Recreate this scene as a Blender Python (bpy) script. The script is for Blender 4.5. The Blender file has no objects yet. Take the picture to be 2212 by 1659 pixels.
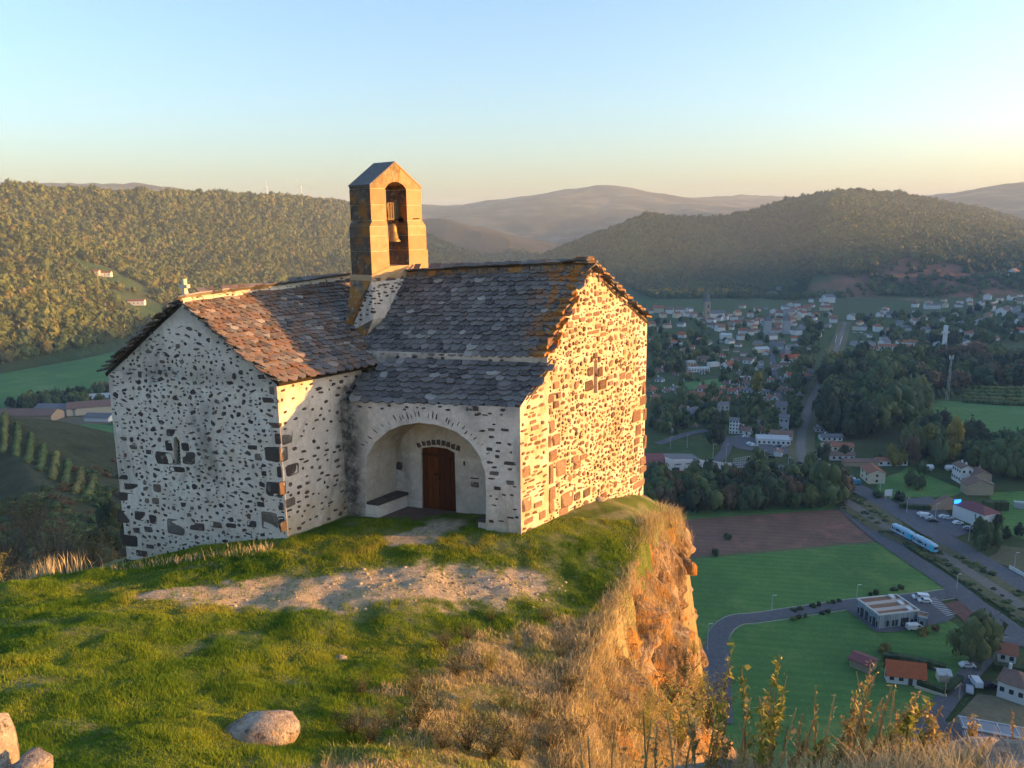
import bpy, bmesh, math, random
import numpy as np
from mathutils import Vector, Matrix, noise as mn
from mathutils.geometry import tessellate_polygon
random.seed(7); rng = np.random.default_rng(7)
S = bpy.context.scene; COL = S.collection
cos, sin, PI = math.cos, math.sin, math.pi

# ------------------------------------------------------------ camera, sky, sun, exposure
F_ = 1662.; TH = math.radians(11.6); PH = math.radians(0.7)
_R0 = np.array([1, 0, 0.]); _U0 = np.array([0, sin(TH), cos(TH)]); FW = np.array([0, cos(TH), -sin(TH)])
RT = _R0*cos(PH) - _U0*sin(PH); UP = _U0*cos(PH) + _R0*sin(PH)
cam = bpy.data.cameras.new('camera'); camo = bpy.data.objects.new('camera', cam); COL.objects.link(camo)
cam.sensor_width = 36; cam.lens = F_/2212*36; cam.clip_start = .1; cam.clip_end = 40000
camo.matrix_world = Matrix(((RT[0], UP[0], -FW[0], 0), (RT[1], UP[1], -FW[1], 0), (RT[2], UP[2], -FW[2], 0), (0, 0, 0, 1)))
S.camera = camo
SUN_EL = math.radians(5.0); SUN_AZ = math.radians(90.6)      # azimuth from +Y towards +X
world = bpy.data.worlds.new('World'); S.world = world; world.use_nodes = True
wn = world.node_tree; wn.nodes.clear()
sky = wn.nodes.new('ShaderNodeTexSky'); sky.sky_type = 'NISHITA'; sky.sun_disc = False
sky.sun_elevation = SUN_EL; sky.sun_rotation = SUN_AZ; sky.altitude = 600
sky.air_density = 1.0; sky.dust_density = 3.8; sky.ozone_density = 2.3
bg = wn.nodes.new('ShaderNodeBackground'); bg.inputs[1].default_value = .15
wo = wn.nodes.new('ShaderNodeOutputWorld')
wn.links.new(sky.outputs[0], bg.inputs[0]); wn.links.new(bg.outputs[0], wo.inputs[0])
sl = bpy.data.lights.new('sun', 'SUN'); sl.energy = 4.9; sl.angle = math.radians(.53); sl.color = (1, .45, .10)
so = bpy.data.objects.new('sun', sl); COL.objects.link(so)
SD = Vector((sin(SUN_AZ)*cos(SUN_EL), cos(SUN_AZ)*cos(SUN_EL), sin(SUN_EL)))
so.rotation_euler = SD.to_track_quat('Z', 'Y').to_euler(); so.location = (60, 0, 40)
vs = S.view_settings; vs.view_transform = 'Standard'; vs.look = 'None'; vs.gamma = 1; vs.exposure = 2.2; vs.use_curve_mapping = False
S.cycles.use_denoising = True; S.cycles.max_bounces = 6; S.cycles.diffuse_bounces = 3; S.cycles.volume_bounces = 0
S.cycles.use_adaptive_sampling = True; S.cycles.adaptive_threshold = .02

# ------------------------------------------------------------ helpers
Z0 = -128.
def ray(px, py): return (px-1106)*RT - (py-829.5)*UP + F_*FW
def atz(px, py, z): d = ray(px, py); return d*(z/d[2])
def atY(px, py, Y): d = ray(px, py); return d*(Y/d[1])
def onv(px, py, P, d2):
    d = ray(px, py); n = np.array([-d2[1], d2[0]]); return d*((n@P[:2])/(n@d[:2]))
def onp(px, py, P, n): d = ray(px, py); return d*((n@P)/(n@d))
def nrm(v): v = np.array(v, float); return v/np.linalg.norm(v)

def tag(o, label=None, cat=None, group=None, kind=None):
    if label: o['label'] = label
    if cat: o['category'] = cat
    if group: o['group'] = group
    if kind: o['kind'] = kind
    return o
def link(o, parent=None):
    COL.objects.link(o)
    if parent: o.parent = parent
    return o
def empty(name, loc=(0, 0, 0), rz=0, parent=None):
    o = bpy.data.objects.new(name, None); o.location = loc; o.rotation_euler = (0, 0, rz); o.empty_display_size = .2
    return link(o, parent)
def mesh(name, V, Fs, mats=None, rnd=None, mi=None, smooth=False, attrs=None):
    m = bpy.data.meshes.new(name)
    V = np.asarray(V, dtype=np.float32).reshape(-1, 3)
    if isinstance(Fs, np.ndarray):
        n, k = Fs.shape
        m.vertices.add(len(V)); m.vertices.foreach_set('co', V.ravel())
        m.loops.add(n*k); m.loops.foreach_set('vertex_index', Fs.astype(np.int32).ravel())
        m.polygons.add(n); m.polygons.foreach_set('loop_start', np.arange(0, n*k, k, dtype=np.int32))
        m.update(calc_edges=True)
    else:
        m.from_pydata(V.tolist(), [], Fs); m.update()
    if mats:
        for x in (mats if isinstance(mats, (list, tuple)) else [mats]): m.materials.append(x)
    if rnd is not None:
        a = m.attributes.new('rnd', 'FLOAT', 'FACE'); a.data.foreach_set('value', np.broadcast_to(np.asarray(rnd, np.float32), (len(m.polygons),)).copy())
    if mi is not None: m.polygons.foreach_set('material_index', np.asarray(mi, np.int32))
    if attrs:
        for k, v in attrs.items():
            a = m.attributes.new(k, 'FLOAT', 'POINT'); a.data.foreach_set('value', np.asarray(v, np.float32))
    if smooth: m.polygons.foreach_set('use_smooth', np.ones(len(m.polygons), bool))
    return m
def obj(name, m, parent=None, loc=None, rz=0):
    o = bpy.data.objects.new(name, m)
    if loc is not None: o.location = loc
    if rz: o.rotation_euler = (0, 0, rz)
    return link(o, parent)

class MB:
    def __init__(s): s.v = []; s.f = []; s.r = []; s.m = []
    def add(s, V, Fs, r=0., m=0):
        b = len(s.v); s.v.extend([tuple(map(float, p)) for p in V])
        for f in Fs: s.f.append(tuple(i+b for i in f)); s.r.append(r); s.m.append(m)
    def box(s, c, sz, rz=0, r=0., m=0, ax=None):
        x, y, z = [k/2 for k in sz]
        P = [(-x, -y, -z), (x, -y, -z), (x, y, -z), (-x, y, -z), (-x, -y, z), (x, -y, z), (x, y, z), (-x, y, z)]
        if ax is not None:
            P = [np.array(c)+p[0]*ax[0]+p[1]*ax[1]+p[2]*ax[2] for p in P]
        else:
            ca, sa = cos(rz), sin(rz); P = [(c[0]+p[0]*ca-p[1]*sa, c[1]+p[0]*sa+p[1]*ca, c[2]+p[2]) for p in P]
        s.add(P, [(0, 3, 2, 1), (4, 5, 6, 7), (0, 1, 5, 4), (1, 2, 6, 5), (2, 3, 7, 6), (3, 0, 4, 7)], r, m)
    def tube(s, pts, rad, n=6, r=0., m=0, cap=True):
        pts = [np.array(p, float) for p in pts]; rad = rad if hasattr(rad, '__len__') else [rad]*len(pts)
        V = []
        for i, p in enumerate(pts):
            d = nrm(pts[min(i+1, len(pts)-1)]-pts[max(i-1, 0)])
            a = nrm(np.cross(d, [0, 0, 1.] if abs(d[2]) < .9 else [1., 0, 0])); b = np.cross(d, a)
            for k in range(n): V.append(p+rad[i]*(cos(2*PI*k/n)*a+sin(2*PI*k/n)*b))
        Fs = [(i*n+k, i*n+(k+1) % n, (i+1)*n+(k+1) % n, (i+1)*n+k) for i in range(len(pts)-1) for k in range(n)]
        if cap: Fs += [tuple(range(n))[::-1], tuple(range((len(pts)-1)*n, len(pts)*n))]
        s.add(V, Fs, r, m)
    def lathe(s, c, prof, n=16, r=0., m=0):
        V = [(c[0]+q[0]*cos(2*PI*k/n), c[1]+q[0]*sin(2*PI*k/n), c[2]+q[1]) for q in prof for k in range(n)]
        s.add(V, [(i*n+k, i*n+(k+1) % n, (i+1)*n+(k+1) % n, (i+1)*n+k) for i in range(len(prof)-1) for k in range(n)], r, m)
    def prism(s, poly, d, r=0., m=0):
        """closed prism: poly = 3D points (planar), d = offset vector"""
        P = [np.array(p, float) for p in poly]; d = np.array(d, float); n = len(P)
        V = P+[p+d for p in P]
        T = tessellate_polygon([[Vector(p) for p in P]])
        Fs = [tuple(t) for t in T]+[tuple(i+n for i in t)[::-1] for t in T]
        Fs += [(i, (i+1) % n, (i+1) % n+n, i+n) for i in range(n)]
        s.add(V, Fs, r, m)
    def mesh(s, name, mats, smooth=False):
        m = mesh(name, s.v, s.f, mats, s.r, s.m, smooth)
        return m
    def obj(s, name, mats, parent=None, loc=None, smooth=False, fix=True):
        m = s.mesh(name, mats, smooth)
        if fix:
            bm = bmesh.new(); bm.from_mesh(m); bmesh.ops.recalc_face_normals(bm, faces=bm.faces); bm.to_mesh(m); bm.free()
        return obj(name, m, parent, loc)

def fbm(P, sc=1., oct=4, seed=0.):
    """numpy value-noise fbm over (N,2|3) points"""
    P = np.asarray(P, float)*sc+seed*17.13
    if P.shape[1] == 2: P = np.c_[P, np.zeros(len(P))+seed]
    out = np.zeros(len(P)); amp = .5
    for o in range(oct):
        i = np.floor(P).astype(np.int64); f = P-i; f = f*f*(3-2*f)
        def h(a, b, c):
            n = (i[:, 0]+a)*374761393+(i[:, 1]+b)*668265263+(i[:, 2]+c)*2147483647
            n = (n ^ (n >> 13))*1274126177; n &= 0x7fffffff; n = (n ^ (n >> 16)) & 0xffff
            return n/65535.*2-1
        x00 = h(0, 0, 0)*(1-f[:, 0])+h(1, 0, 0)*f[:, 0]; x10 = h(0, 1, 0)*(1-f[:, 0])+h(1, 1, 0)*f[:, 0]
        x01 = h(0, 0, 1)*(1-f[:, 0])+h(1, 0, 1)*f[:, 0]; x11 = h(0, 1, 1)*(1-f[:, 0])+h(1, 1, 1)*f[:, 0]
        out += amp*((x00*(1-f[:, 1])+x10*f[:, 1])*(1-f[:, 2])+(x01*(1-f[:, 1])+x11*f[:, 1])*f[:, 2])
        P = P*2.03+5.7; amp *= .5
    return out

# ------------------------------------------------------------ materials
class N:
    def __init__(s, name, rough=.9):
        s.m = bpy.data.materials.new(name); s.m.use_nodes = True; s.t = s.m.node_tree; s.n = s.t.nodes
        s.b = s.n['Principled BSDF']; s.b.inputs['Roughness'].default_value = rough
        s.b.inputs['Specular IOR Level'].default_value = .25
    def nd(s, typ, **kw):
        x = s.n.new('ShaderNode'+typ)
        for k, v in kw.items():
            if k.startswith('i_'):
                key = k[2:].replace('_', ' '); key = int(key) if key.isdigit() else key
                s.put(x.inputs[key], v)
            else: setattr(x, k, v)
        return x
    def put(s, inp, v):
        if isinstance(v, bpy.types.NodeSocket): s.t.links.new(v, inp)
        elif isinstance(v, bpy.types.Node): s.t.links.new(v.outputs[0], inp)
        else:
            if isinstance(v, (tuple, list)) and len(v) == 3 and len(inp.default_value) == 4: v = tuple(v)+(1,)
            inp.default_value = v
    def co(s, sc=(1, 1, 1), obj=False):
        g = s.nd('TexCoord').outputs['Object'] if obj else s.nd('NewGeometry').outputs['Position']
        return s.nd('Mapping', i_Vector=g, i_Scale=sc).outputs[0]
    def noise(s, sc, det=4, co=None, rough=.55, dist=0.):
        return s.nd('TexNoise', i_Vector=co if co is not None else s.co(), i_Scale=sc, i_Detail=det, i_Roughness=rough, i_Distortion=dist).outputs[0]
    def attr(s, name): return s.nd('Attribute', attribute_name=name).outputs['Fac']
    def ramp(s, fac, stops, interp='LINEAR'):
        r = s.nd('ValToRGB', i_0=fac); e = r.color_ramp; e.interpolation = interp
        while len(e.elements) > 1: e.elements.remove(e.elements[-1])
        for k, (p, c) in enumerate(stops):
            el = e.elements[0] if k == 0 else e.elements.new(p)
            el.position = p; el.color = (c, c, c, 1) if not hasattr(c, '__len__') else tuple(c)+(1,)
        return r.outputs[0]
    def mix(s, f, a, b, mode='MIX'):
        x = s.nd('Mix', data_type='RGBA', blend_type=mode); s.put(x.inputs[0], f); s.put(x.inputs[6], a); s.put(x.inputs[7], b); return x.outputs[2]
    def math(s, op, a, b=0., c=0.):
        x = s.nd('Math', operation=op); s.put(x.inputs[0], a); s.put(x.inputs[1], b); s.put(x.inputs[2], c); return x.outputs[0]
    def out(s, col, bump=None, bs=.5, bd=.02, rough=None):
        s.put(s.b.inputs['Base Color'], col)
        if bump is not None: s.put(s.b.inputs['Normal'], s.nd('Bump', i_Height=bump, i_Strength=bs, i_Distance=bd))
        if rough is not None: s.put(s.b.inputs['Roughness'], rough)
        return s.m
def plain(name, c, rough=.8, vary=.12, sc=3., metal=0.):
    k = N(name, rough); n = k.noise(sc, 3)
    k.b.inputs['Metallic'].default_value = metal
    return k.out(k.mix(n, tuple(x*(1-vary) for x in c), tuple(min(1, x*(1+vary)) for x in c)))
def sepz(k): return k.nd('SeparateXYZ', i_0=k.nd('NewGeometry').outputs['Position']).outputs[2]

def m_plaster():
    k = N('lime_plaster', .95); a = k.noise(1.3, 5, rough=.65); b = k.noise(9, 5); c2 = k.noise(.8, 6, co=k.co((1, 1, .35)), rough=.7, dist=.6)
    col = k.ramp(a, [(.25, (.58, .49, .41)), (.5, (.69, .60, .52)), (.72, (.76, .69, .61))])
    col = k.mix(k.ramp(b, [(.35, .35), (.6, 0)]), col, (.40, .35, .31))
    col = k.mix(k.ramp(c2, [(.52, 0), (.68, .75)]), col, (.22, .20, .175))      # weather stains
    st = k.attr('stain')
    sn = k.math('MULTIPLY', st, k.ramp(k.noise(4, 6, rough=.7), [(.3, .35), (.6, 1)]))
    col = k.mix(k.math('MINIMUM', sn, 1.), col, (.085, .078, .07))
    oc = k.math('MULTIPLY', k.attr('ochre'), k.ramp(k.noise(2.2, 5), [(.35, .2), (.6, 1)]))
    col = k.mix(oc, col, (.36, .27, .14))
    return k.out(col, k.math('ADD', k.math('MULTIPLY', k.noise(6, 6, rough=.7), 1.), k.math('MULTIPLY', k.noise(30, 4), .4)), .9, .03)
def m_stone():
    k = N('basalt_stone', .9); r = k.attr('rnd'); a = k.noise(14, 5)
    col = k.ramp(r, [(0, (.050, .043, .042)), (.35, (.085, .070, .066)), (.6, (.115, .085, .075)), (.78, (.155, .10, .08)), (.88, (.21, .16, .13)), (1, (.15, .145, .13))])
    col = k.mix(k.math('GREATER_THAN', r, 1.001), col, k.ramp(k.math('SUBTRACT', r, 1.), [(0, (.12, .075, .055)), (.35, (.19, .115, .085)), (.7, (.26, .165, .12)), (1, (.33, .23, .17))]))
    col = k.mix(k.ramp(a, [(.3, .5), (.7, 0)]), col, (.045, .04, .038))
    col = k.mix(k.ramp(k.noise(5, 4), [(.60, 0), (.72, .55)]), col, (.33, .30, .26))
    return k.out(col, k.noise(22, 5, rough=.7), .8, .02)
def m_tile():
    k = N('lauze_slate', .62); r = k.attr('rnd'); a = k.noise(5, 5); b = k.noise(20, 5, rough=.7)
    col = k.ramp(r, [(0, (.045, .042, .045)), (.3, (.10, .094, .093)), (.6, (.15, .14, .135)), (.85, (.205, .19, .18)), (.95, (.18, .165, .145)), (1, (.36, .34, .31))])
    col = k.mix(k.ramp(b, [(.5, 0), (.62, .6)]), col, (.27, .255, .235))
    col = k.mix(k.ramp(k.noise(1.1, 4), [(.5, 0), (.68, .2)]), col, (.11, .095, .075))
    li = k.math('MULTIPLY', k.ramp(k.noise(3.2, 5), [(.45, 0), (.56, 1)]), k.attr('lich'))
    col = k.mix(li, col, (.36, .13, .02))
    return k.out(col, k.noise(28, 5, rough=.7), .7, .012)
def m_lichen():
    k = N('lichened_masonry', .9); a = k.noise(2.4, 5); b = k.noise(9, 5)
    col = k.ramp(k.noise(5, 5), [(.3, (.07, .06, .05)), (.5, (.14, .11, .085)), (.7, (.22, .185, .15))])
    col = k.mix(k.ramp(a, [(.46, 0), (.56, .85)]), col, (.34, .15, .03))
    col = k.mix(k.ramp(b, [(.58, 0), (.66, .7)]), col, (.38, .35, .28))
    return k.out(col, k.noise(20, 5, rough=.7), .8, .02)
def m_belfry():
    k = N('ochre_sandstone', .9); a = k.noise(1.6, 5); b = k.noise(18, 5)
    col = k.ramp(k.attr('rnd'), [(0, (.37, .245, .14)), (.5, (.43, .29, .175)), (1, (.47, .33, .21))])
    col = k.mix(k.ramp(b, [(.3, .45), (.65, 0)]), col, (.27, .17, .09))
    col = k.mix(k.ramp(k.noise(3.1, 5), [(.52, 0), (.64, .6)]), col, (.34, .20, .06))
    col = k.mix(k.math('MULTIPLY', k.attr('lich'), k.ramp(k.noise(4.5, 6), [(.38, 0), (.55, 1)])), col, (.11, .10, .06))
    return k.out(col, k.noise(40, 5), .5, .01)
def m_wood():
    k = N('red_brown_door_wood', .7); c = k.co((14, 14, .8)); a = k.noise(2.2, 6, co=c, rough=.7)
    col = k.ramp(a, [(.3, (.055, .016, .006)), (.55, (.13, .036, .012)), (.75, (.21, .066, .022))])
    col = k.mix(k.attr('rnd'), col, (.05, .016, .01))
    return k.out(col, a, .5, .006)
M = {}
M['plaster'] = m_plaster(); M['stone'] = m_stone(); M['tile'] = m_tile(); M['lichen'] = m_lichen(); M['belfry'] = m_belfry(); M['wood'] = m_wood()
M['mortar'] = plain('pale_mortar', (.60, .53, .42), .95, .15, 8)
M['iron'] = plain('black_iron', (.02, .019, .018), .55, .2, 9, .6)
M['bronze'] = plain('weathered_bronze', (.24, .17, .08), .5, .35, 14, .55)
M['dark'] = plain('dark_interior', (.012, .011, .010), .9)
M['glass'] = plain('dark_leaded_glass', (.02, .022, .026), .15)
M['roofbase'] = plain('roof_underlay', (.03, .027, .025), .95)
M['ridge'] = M['tile']

# ------------------------------------------------------------ terrain function
n1 = nrm([-.94, .34]); d2 = nrm([.62, .785]); dS = nrm([.57, .82]); dC = nrm([-.96, .28])
A = atz(1126, 1155, -8.6)
P_ = onv(750, 1112, A, n1)
C_ = onv(622, 1160, P_, dS)
L_ = onv(275, 1220, C_, dC)
FB = onv(1395, 1070, A, d2)
ctl = [tuple(p) for p in (A, P_, L_, FB)]+[tuple(C_+np.array([0, 0, -.05]))]
ctl += [tuple(atz(*q)) for q in ((275, 1228, -8.8), (400, 1206, -8.85), (510, 1188, -8.75))]
ctl += [tuple(atz(*q)) for q in ((0, 1274, -8.25), (0, 1400, -7.4), (0, 1600, -6.5), (400, 1260, -8.45), (200, 1300, -8.2), (250, 1450, -7.4), (2, 1500, -6.9), (565, 1590, -7.35), (565, 1400, -8.05), (700, 1290, -8.62),
        (900, 1200, -8.62), (950, 1120, -8.66), (1000, 1400, -8.75), (1106, 1500, -8.75), (1106, 1380, -9.05), (1106, 1659, -7.9), (800, 1650, -7.0), (1200, 1300, -9.2), (1200, 1180, -8.75), (1300, 1120, -8.75), (1350, 1100, -8.7))]
ctl += [(1.4, 4.2, -3.42), (2.9, 3.9, -3.08), (4.5, 3.5, -3.5), (0, 0, -1.65), (0, 3, -3.3), (-3, 3, -4.1), (-3, 0, -2.5), (-5.5, 6.6, -5.6), (-2.5, 6, -5.7), (0, 6, -5.6), (-20, 15, -11), (-20, 5, -8.5),
        (1.0, 12.8, -9.0), (1.0, 9.8, -8.2), (1.2, 7.3, -6.7), (1.9, 15.8, -9.25), (3.1, 18.8, -9.4), (4.7, 21.8, -9.2), (7.0, 27, -11.2), (5.4, 24.3, -10.3), (4.6, 25, -9.3), (0, 30, -10), (-6, 29, -10), (-12, 0, -5), (5, 0, -2.6), (9, 2, -5.5), (0, -10, -3), (10, -10, -6), (-20, -10, -8)]
ctl = np.array(ctl)
def _ker(r): return r
_Dm = np.linalg.norm(ctl[:, None, :2]-ctl[None, :, :2], axis=2)
_n = len(ctl); _A = np.zeros((_n+3, _n+3)); _A[:_n, :_n] = _ker(_Dm)+np.eye(_n)*-.02; _A[:_n, _n:] = np.c_[np.ones(_n), ctl[:, :2]]; _A[_n:, :_n] = _A[:_n, _n:].T
_w = np.linalg.solve(_A, np.r_[ctl[:, 2], 0, 0, 0])
PLAT = np.array([(6.4, 27.6), (5.2, 25), (4.1, 21.8), (3.0, 18.8), (1.9, 15.8), (1.1, 12.8), (1.0, 9.8), (1.3, 7.0), (2.2, 5.3), (4.6, 4.2), (5.6, 2.8), (6.5, -1), (7, -12), (-22, -12), (-30, 2), (-22, 15), (-14.3, 19.6), (-12.9, 22.6), (-11, 27), (-5, 31), (2, 31)])
RATE = np.array([6, 6, 6.5, 6, 4.2, 2.6, 1.7, 1.5, 2.2, 2.2, 2.0, 1.2, 1.0, .6, .5, .5, .5, .55, .6, .9, 2.0])
def plat(x, y):
    """distance outside plateau polygon, and slope rate at nearest edge"""
    P = np.c_[x, y]; best = np.full(len(P), 1e9); rate = np.zeros(len(P)); ins = np.zeros(len(P), bool); n = len(PLAT)
    for i in range(n):
        a = PLAT[i]; b = PLAT[(i+1) % n]; ab = b-a
        t = np.clip(((P-a)@ab)/(ab@ab), 0, 1); d = np.linalg.norm(P-(a+t[:, None]*ab), axis=1)
        k = d < best; best = np.where(k, d, best); rate = np.where(k, RATE[i]*(1-t)+RATE[(i+1) % n]*t, rate)
        c = ((a[1] > y) != (b[1] > y)); xi = a[0]+(y-a[1])/(ab[1] if ab[1] else 1e-9)*ab[0]; ins ^= c & (x < xi)
    return np.where(ins, 0, best), np.where(ins, best, 0), rate
def Hnear(x, y):
    r = np.hypot(x, y); k = np.minimum(1, 45/np.maximum(r, 1)); xx, yy = x*k, y*k
    z = np.zeros(len(x))
    for i in range(_n): z += _w[i]*_ker(np.hypot(xx-ctl[i, 0], yy-ctl[i, 1]))
    z += _w[_n]+_w[_n+1]*xx+_w[_n+2]*yy
    d, din, rt = plat(x, y)
    z = np.minimum(z, -1.6)
    lim = np.where(rt > 1.5, 9., 60.)
    far = np.where(rt > 1.5, 2.2, np.where(rt > .8, .9, .16))
    z -= rt*np.minimum(d, lim)+far*np.maximum(d-lim, 0)
    return z, d, rt
def ridge(pts):
    return [tuple(atY(*q)) if len(q) == 3 and not isinstance(q[0], tuple) else q for q in pts]
RIDGES = []   # (points xyz, slope left/right)
def rd(pts, slope, sh=1.): RIDGES.append(([np.array(atY(*p)) for p in pts], slope, sh))
rd([(1180, 610, 1650), (1240, 565, 1800), (1330, 500, 2000), (1400, 464, 2080), (1440, 466, 2120), (1520, 470, 2180), (1600, 462, 2220), (1700, 436, 2260), (1790, 415, 2300), (1850, 408, 2340), (1930, 414, 2360), (2000, 428, 2400), (2100, 446, 2500), (2212, 478, 2600), (2400, 500, 2700)], .36)
rd([(1850, 408, 2340), (1812, 414, 2240), (1800, 422, 2080), (1790, 448, 1900), (1790, 498, 1740), (1800, 560, 1620)], .60001)
rd([(1700, 438, 2260), (1620, 540, 2000), (1560, 605, 1750)], .36)
rd([(1500, 472, 2180), (1430, 555, 1900), (1380, 612, 1700)], .36)
rd([(2150, 500, 2900), (2212, 470, 2900), (2400, 440, 2900), (2700, 400, 2700)], .36)
rd([(-500, 390, 1250), (-200, 398, 1300), (0, 404, 1400), (300, 412, 1600), (600, 428, 2000), (765, 442, 2300), (860, 490, 2350), (930, 540, 2300), (1010, 590, 2250)], .42)
rd([(-400, 400, 1000), (-200, 440, 1050), (0, 472, 1100), (200, 522, 1200), (400, 580, 1300), (520, 610, 1400)], .5)
rd([(-400, 470, 800), (-200, 530, 850), (0, 575, 920), (150, 610, 980), (300, 660, 1050)], .5)
rd([(640, 470, 2300), (760, 520, 2150), (800, 560, 2000)], .4)
rd([(400, 440, 1700), (560, 520, 1600), (620, 570, 1550)], .4)
rd([(-900, 360, 4800), (-200, 388, 4800), (0, 394, 4500), (150, 391, 4200), (290, 389, 4200), (380, 403, 4200), (500, 419, 4600), (640, 422, 4600), (760, 436, 4800), (900, 436, 5200), (1000, 440, 5500), (1100, 427, 5500), (1160, 414, 5400), (1220, 404, 5400), (1300, 400, 5400), (1370, 411, 5300), (1410, 424, 5300),
    (1500, 425, 5800), (1600, 422, 6000), (1750, 425, 6200), (1980, 420, 6300), (2080, 414, 5600), (2140, 400, 5000), (2212, 389, 4600), (2500, 370, 4300), (3000, 350, 4300)], .16)
rd([(1300, 410, 5300), (1250, 470, 4300), (1150, 520, 3600)], .22)
rd([(1410, 430, 5300), (1450, 450, 4400), (1560, 458, 3800), (1700, 448, 3400)], .2)
rd([(880, 470, 3300), (950, 478, 3100), (1040, 505, 2900), (1120, 545, 2700), (1170, 575, 2550)], .24)
rd([(700, 425, 4600), (820, 450, 3800), (880, 470, 3300)], .2)
def addr(pts, slope): RIDGES.append(([np.array(p, float) for p in pts], slope, 1.))
addr([(-9, 22, -17), (-52, 80, -44), (-120, 190, -71), tuple(atY(0, 938, 290)), tuple(atY(-300, 895, 330)), (-400, 300, -40)], .42001)   # flank of the rock, left
addr([(-70, 15, -14), (-200, 20, -30), (-500, 150, -20), (-900, 400, 60), (-1300, 800, 130)], .40001)
addr([(1550, -1400, 80), (1500, -300, 97), (1560, 18, 99), (1560, 50, 131), (1600, 400, 124), (1750, 700, 98), (1950, 1100, 115), (2300, 1550, -10), (3000, 2000, -10)], .45)   # unseen plateau, its crest shaped to keep the sun off the valley
addr([(-300, -900, 20), (300, -1200, 40), (1500, -1400, 120)], .3)
def Hfar(x, y):
    z = np.full(len(x), Z0-30.); P = np.c_[x, y]
    for pts, slope, sh in RIDGES:
        for a, b in zip(pts[:-1], pts[1:]):
            ab = (b-a)[:2]; t = np.clip(((P-a[:2])@ab)/(ab@ab), 0, 1)
            d = np.linalg.norm(P-(a[:2]+t[:, None]*ab), axis=1)
            zc = a[2]*(1-t)+b[2]*t; h = np.maximum(zc-Z0, 5.)
            w = h/slope
            if slope == .60001: w = h/np.where(ab[0]*(y-a[1])-ab[1]*(x-a[0]) > 0, .27, .62)
            u = d/w
            zz = Z0+h*(1-u*1.0) + np.where(u < .12, 0, 0) - h*.02
            if slope in (.42001, .40001): zz = zz-1.5*np.maximum(0, x+14)
            k = 14.; m = np.maximum(z, zz); z = m+np.maximum(k-np.abs(z-zz), 0)**2/(4*k)
    return z
def H(x, y, det=True):
    x = np.asarray(x, float); y = np.asarray(y, float)
    z = Hfar(x, y); r = np.hypot(x, y)
    hill = np.clip((z-Z0-4)/40, 0, 1)
    n = (fbm(np.c_[x, y], 1/420., 4, 3)*34+fbm(np.c_[x, y], 1/90., 3, 5)*9)*np.where((x > 0) & (y < 2900), np.where(x > 1250, .12, .55), 1.)
    z = z+n*hill*np.clip((r-120)/400, 0, 1)
    f = Z0+0*x
    k = 6.; m = np.maximum(z, f); z = np.where(np.abs(z-f) < k, m+np.maximum(k-np.abs(z-f), 0)**2/(4*k), m)
    z = np.where(z-Z0 < k/4+.01, f, z-k/4*np.clip(1-(z-f)/40, 0, 1))
    z = np.maximum(z, f)
    zn, d, rt = Hnear(x, y)
    return np.maximum(z, zn)
def h1(x, y): return float(H(np.array([x]), np.array([y]))[0])

def hitH(px, py, y0=250, y1=3600):
    d = ray(px, py); Y = np.arange(y0, y1, 8.); P = d[None]*(Y/d[1])[:, None]; h = H(P[:, 0], P[:, 1]); k = np.where(P[:, 2] < h)[0]
    return P[k[0]] if len(k) else P[-1]
# ============================================================ THE CHAPEL
M['crust_shade'] = (lambda k: k.out(k.mix(k.ramp(k.noise(1.9, 5), [(.50, 0), (.60, .8)]), k.mix(k.ramp(k.noise(8, 6, rough=.7), [(.56, 0), (.64, .8)]), k.ramp(k.noise(4, 5), [(.3, (.055, .042, .035)), (.7, (.13, .095, .07))]), (.30, .28, .22)), (.30, .12, .02)), k.noise(20, 5), .7, .015))(N('lichen_crust_and_shade', .95))
M['oldwood'] = plain('weathered_oak', (.15, .11, .065), .9, .3, 12)
def inpoly(p, poly):
    x, y = p; c = False; n = len(poly)
    for i in range(n):
        a = poly[i]; b = poly[(i+1) % n]
        if (a[1] > y) != (b[1] > y) and x < (b[0]-a[0])*(y-a[1])/(b[1]-a[1])+a[0]: c = not c
    return c
def pdist(p, poly):
    best = 1e9; n = len(poly)
    for i in range(n):
        ax, ay = poly[i]; bx, by = poly[(i+1) % n]; dx, dy = bx-ax, by-ay
        t = max(0, min(1, ((p[0]-ax)*dx+(p[1]-ay)*dy)/(dx*dx+dy*dy+1e-12)))
        best = min(best, math.hypot(p[0]-ax-t*dx, p[1]-ay-t*dy))
    return best
def ccw(poly):
    a = sum(poly[i][0]*poly[(i+1) % len(poly)][1]-poly[(i+1) % len(poly)][0]*poly[i][1] for i in range(len(poly)))
    return poly if a > 0 else poly[::-1]

class Frame:
    """vertical wall plane: origin O, horizontal dir u, outward normal n"""
    def __init__(s, O, u, out):
        s.O = np.array([O[0], O[1], 0.]); s.u = np.array([u[0], u[1], 0.]); n = np.array([-u[1], u[0], 0.]); s.n = n if n[:2]@np.array(out) > 0 else -n
        s.amp = 0.; s.poly = None
    def disp(s, a, z):
        if not s.amp: return 0.
        e = pdist((a, z), s.poly)
        return s.amp*min(1, e/.3)*(mn.noise(Vector((a*1.7, z*1.7, s.O[0])))*1.4+mn.noise(Vector((a*.6, z*.6, s.O[0]+5)))*1.6)
    def p(s, a, z, w=0.): return s.O+s.u*a+np.array([0, 0, z])+s.n*w
    def px(s, x, y): q = onv(x, y, s.O, s.u[:2]); return ((q-s.O)@s.u, q[2])
    def sz(s, q): return ((np.array(q)-s.O)@s.u, q[2])

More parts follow.
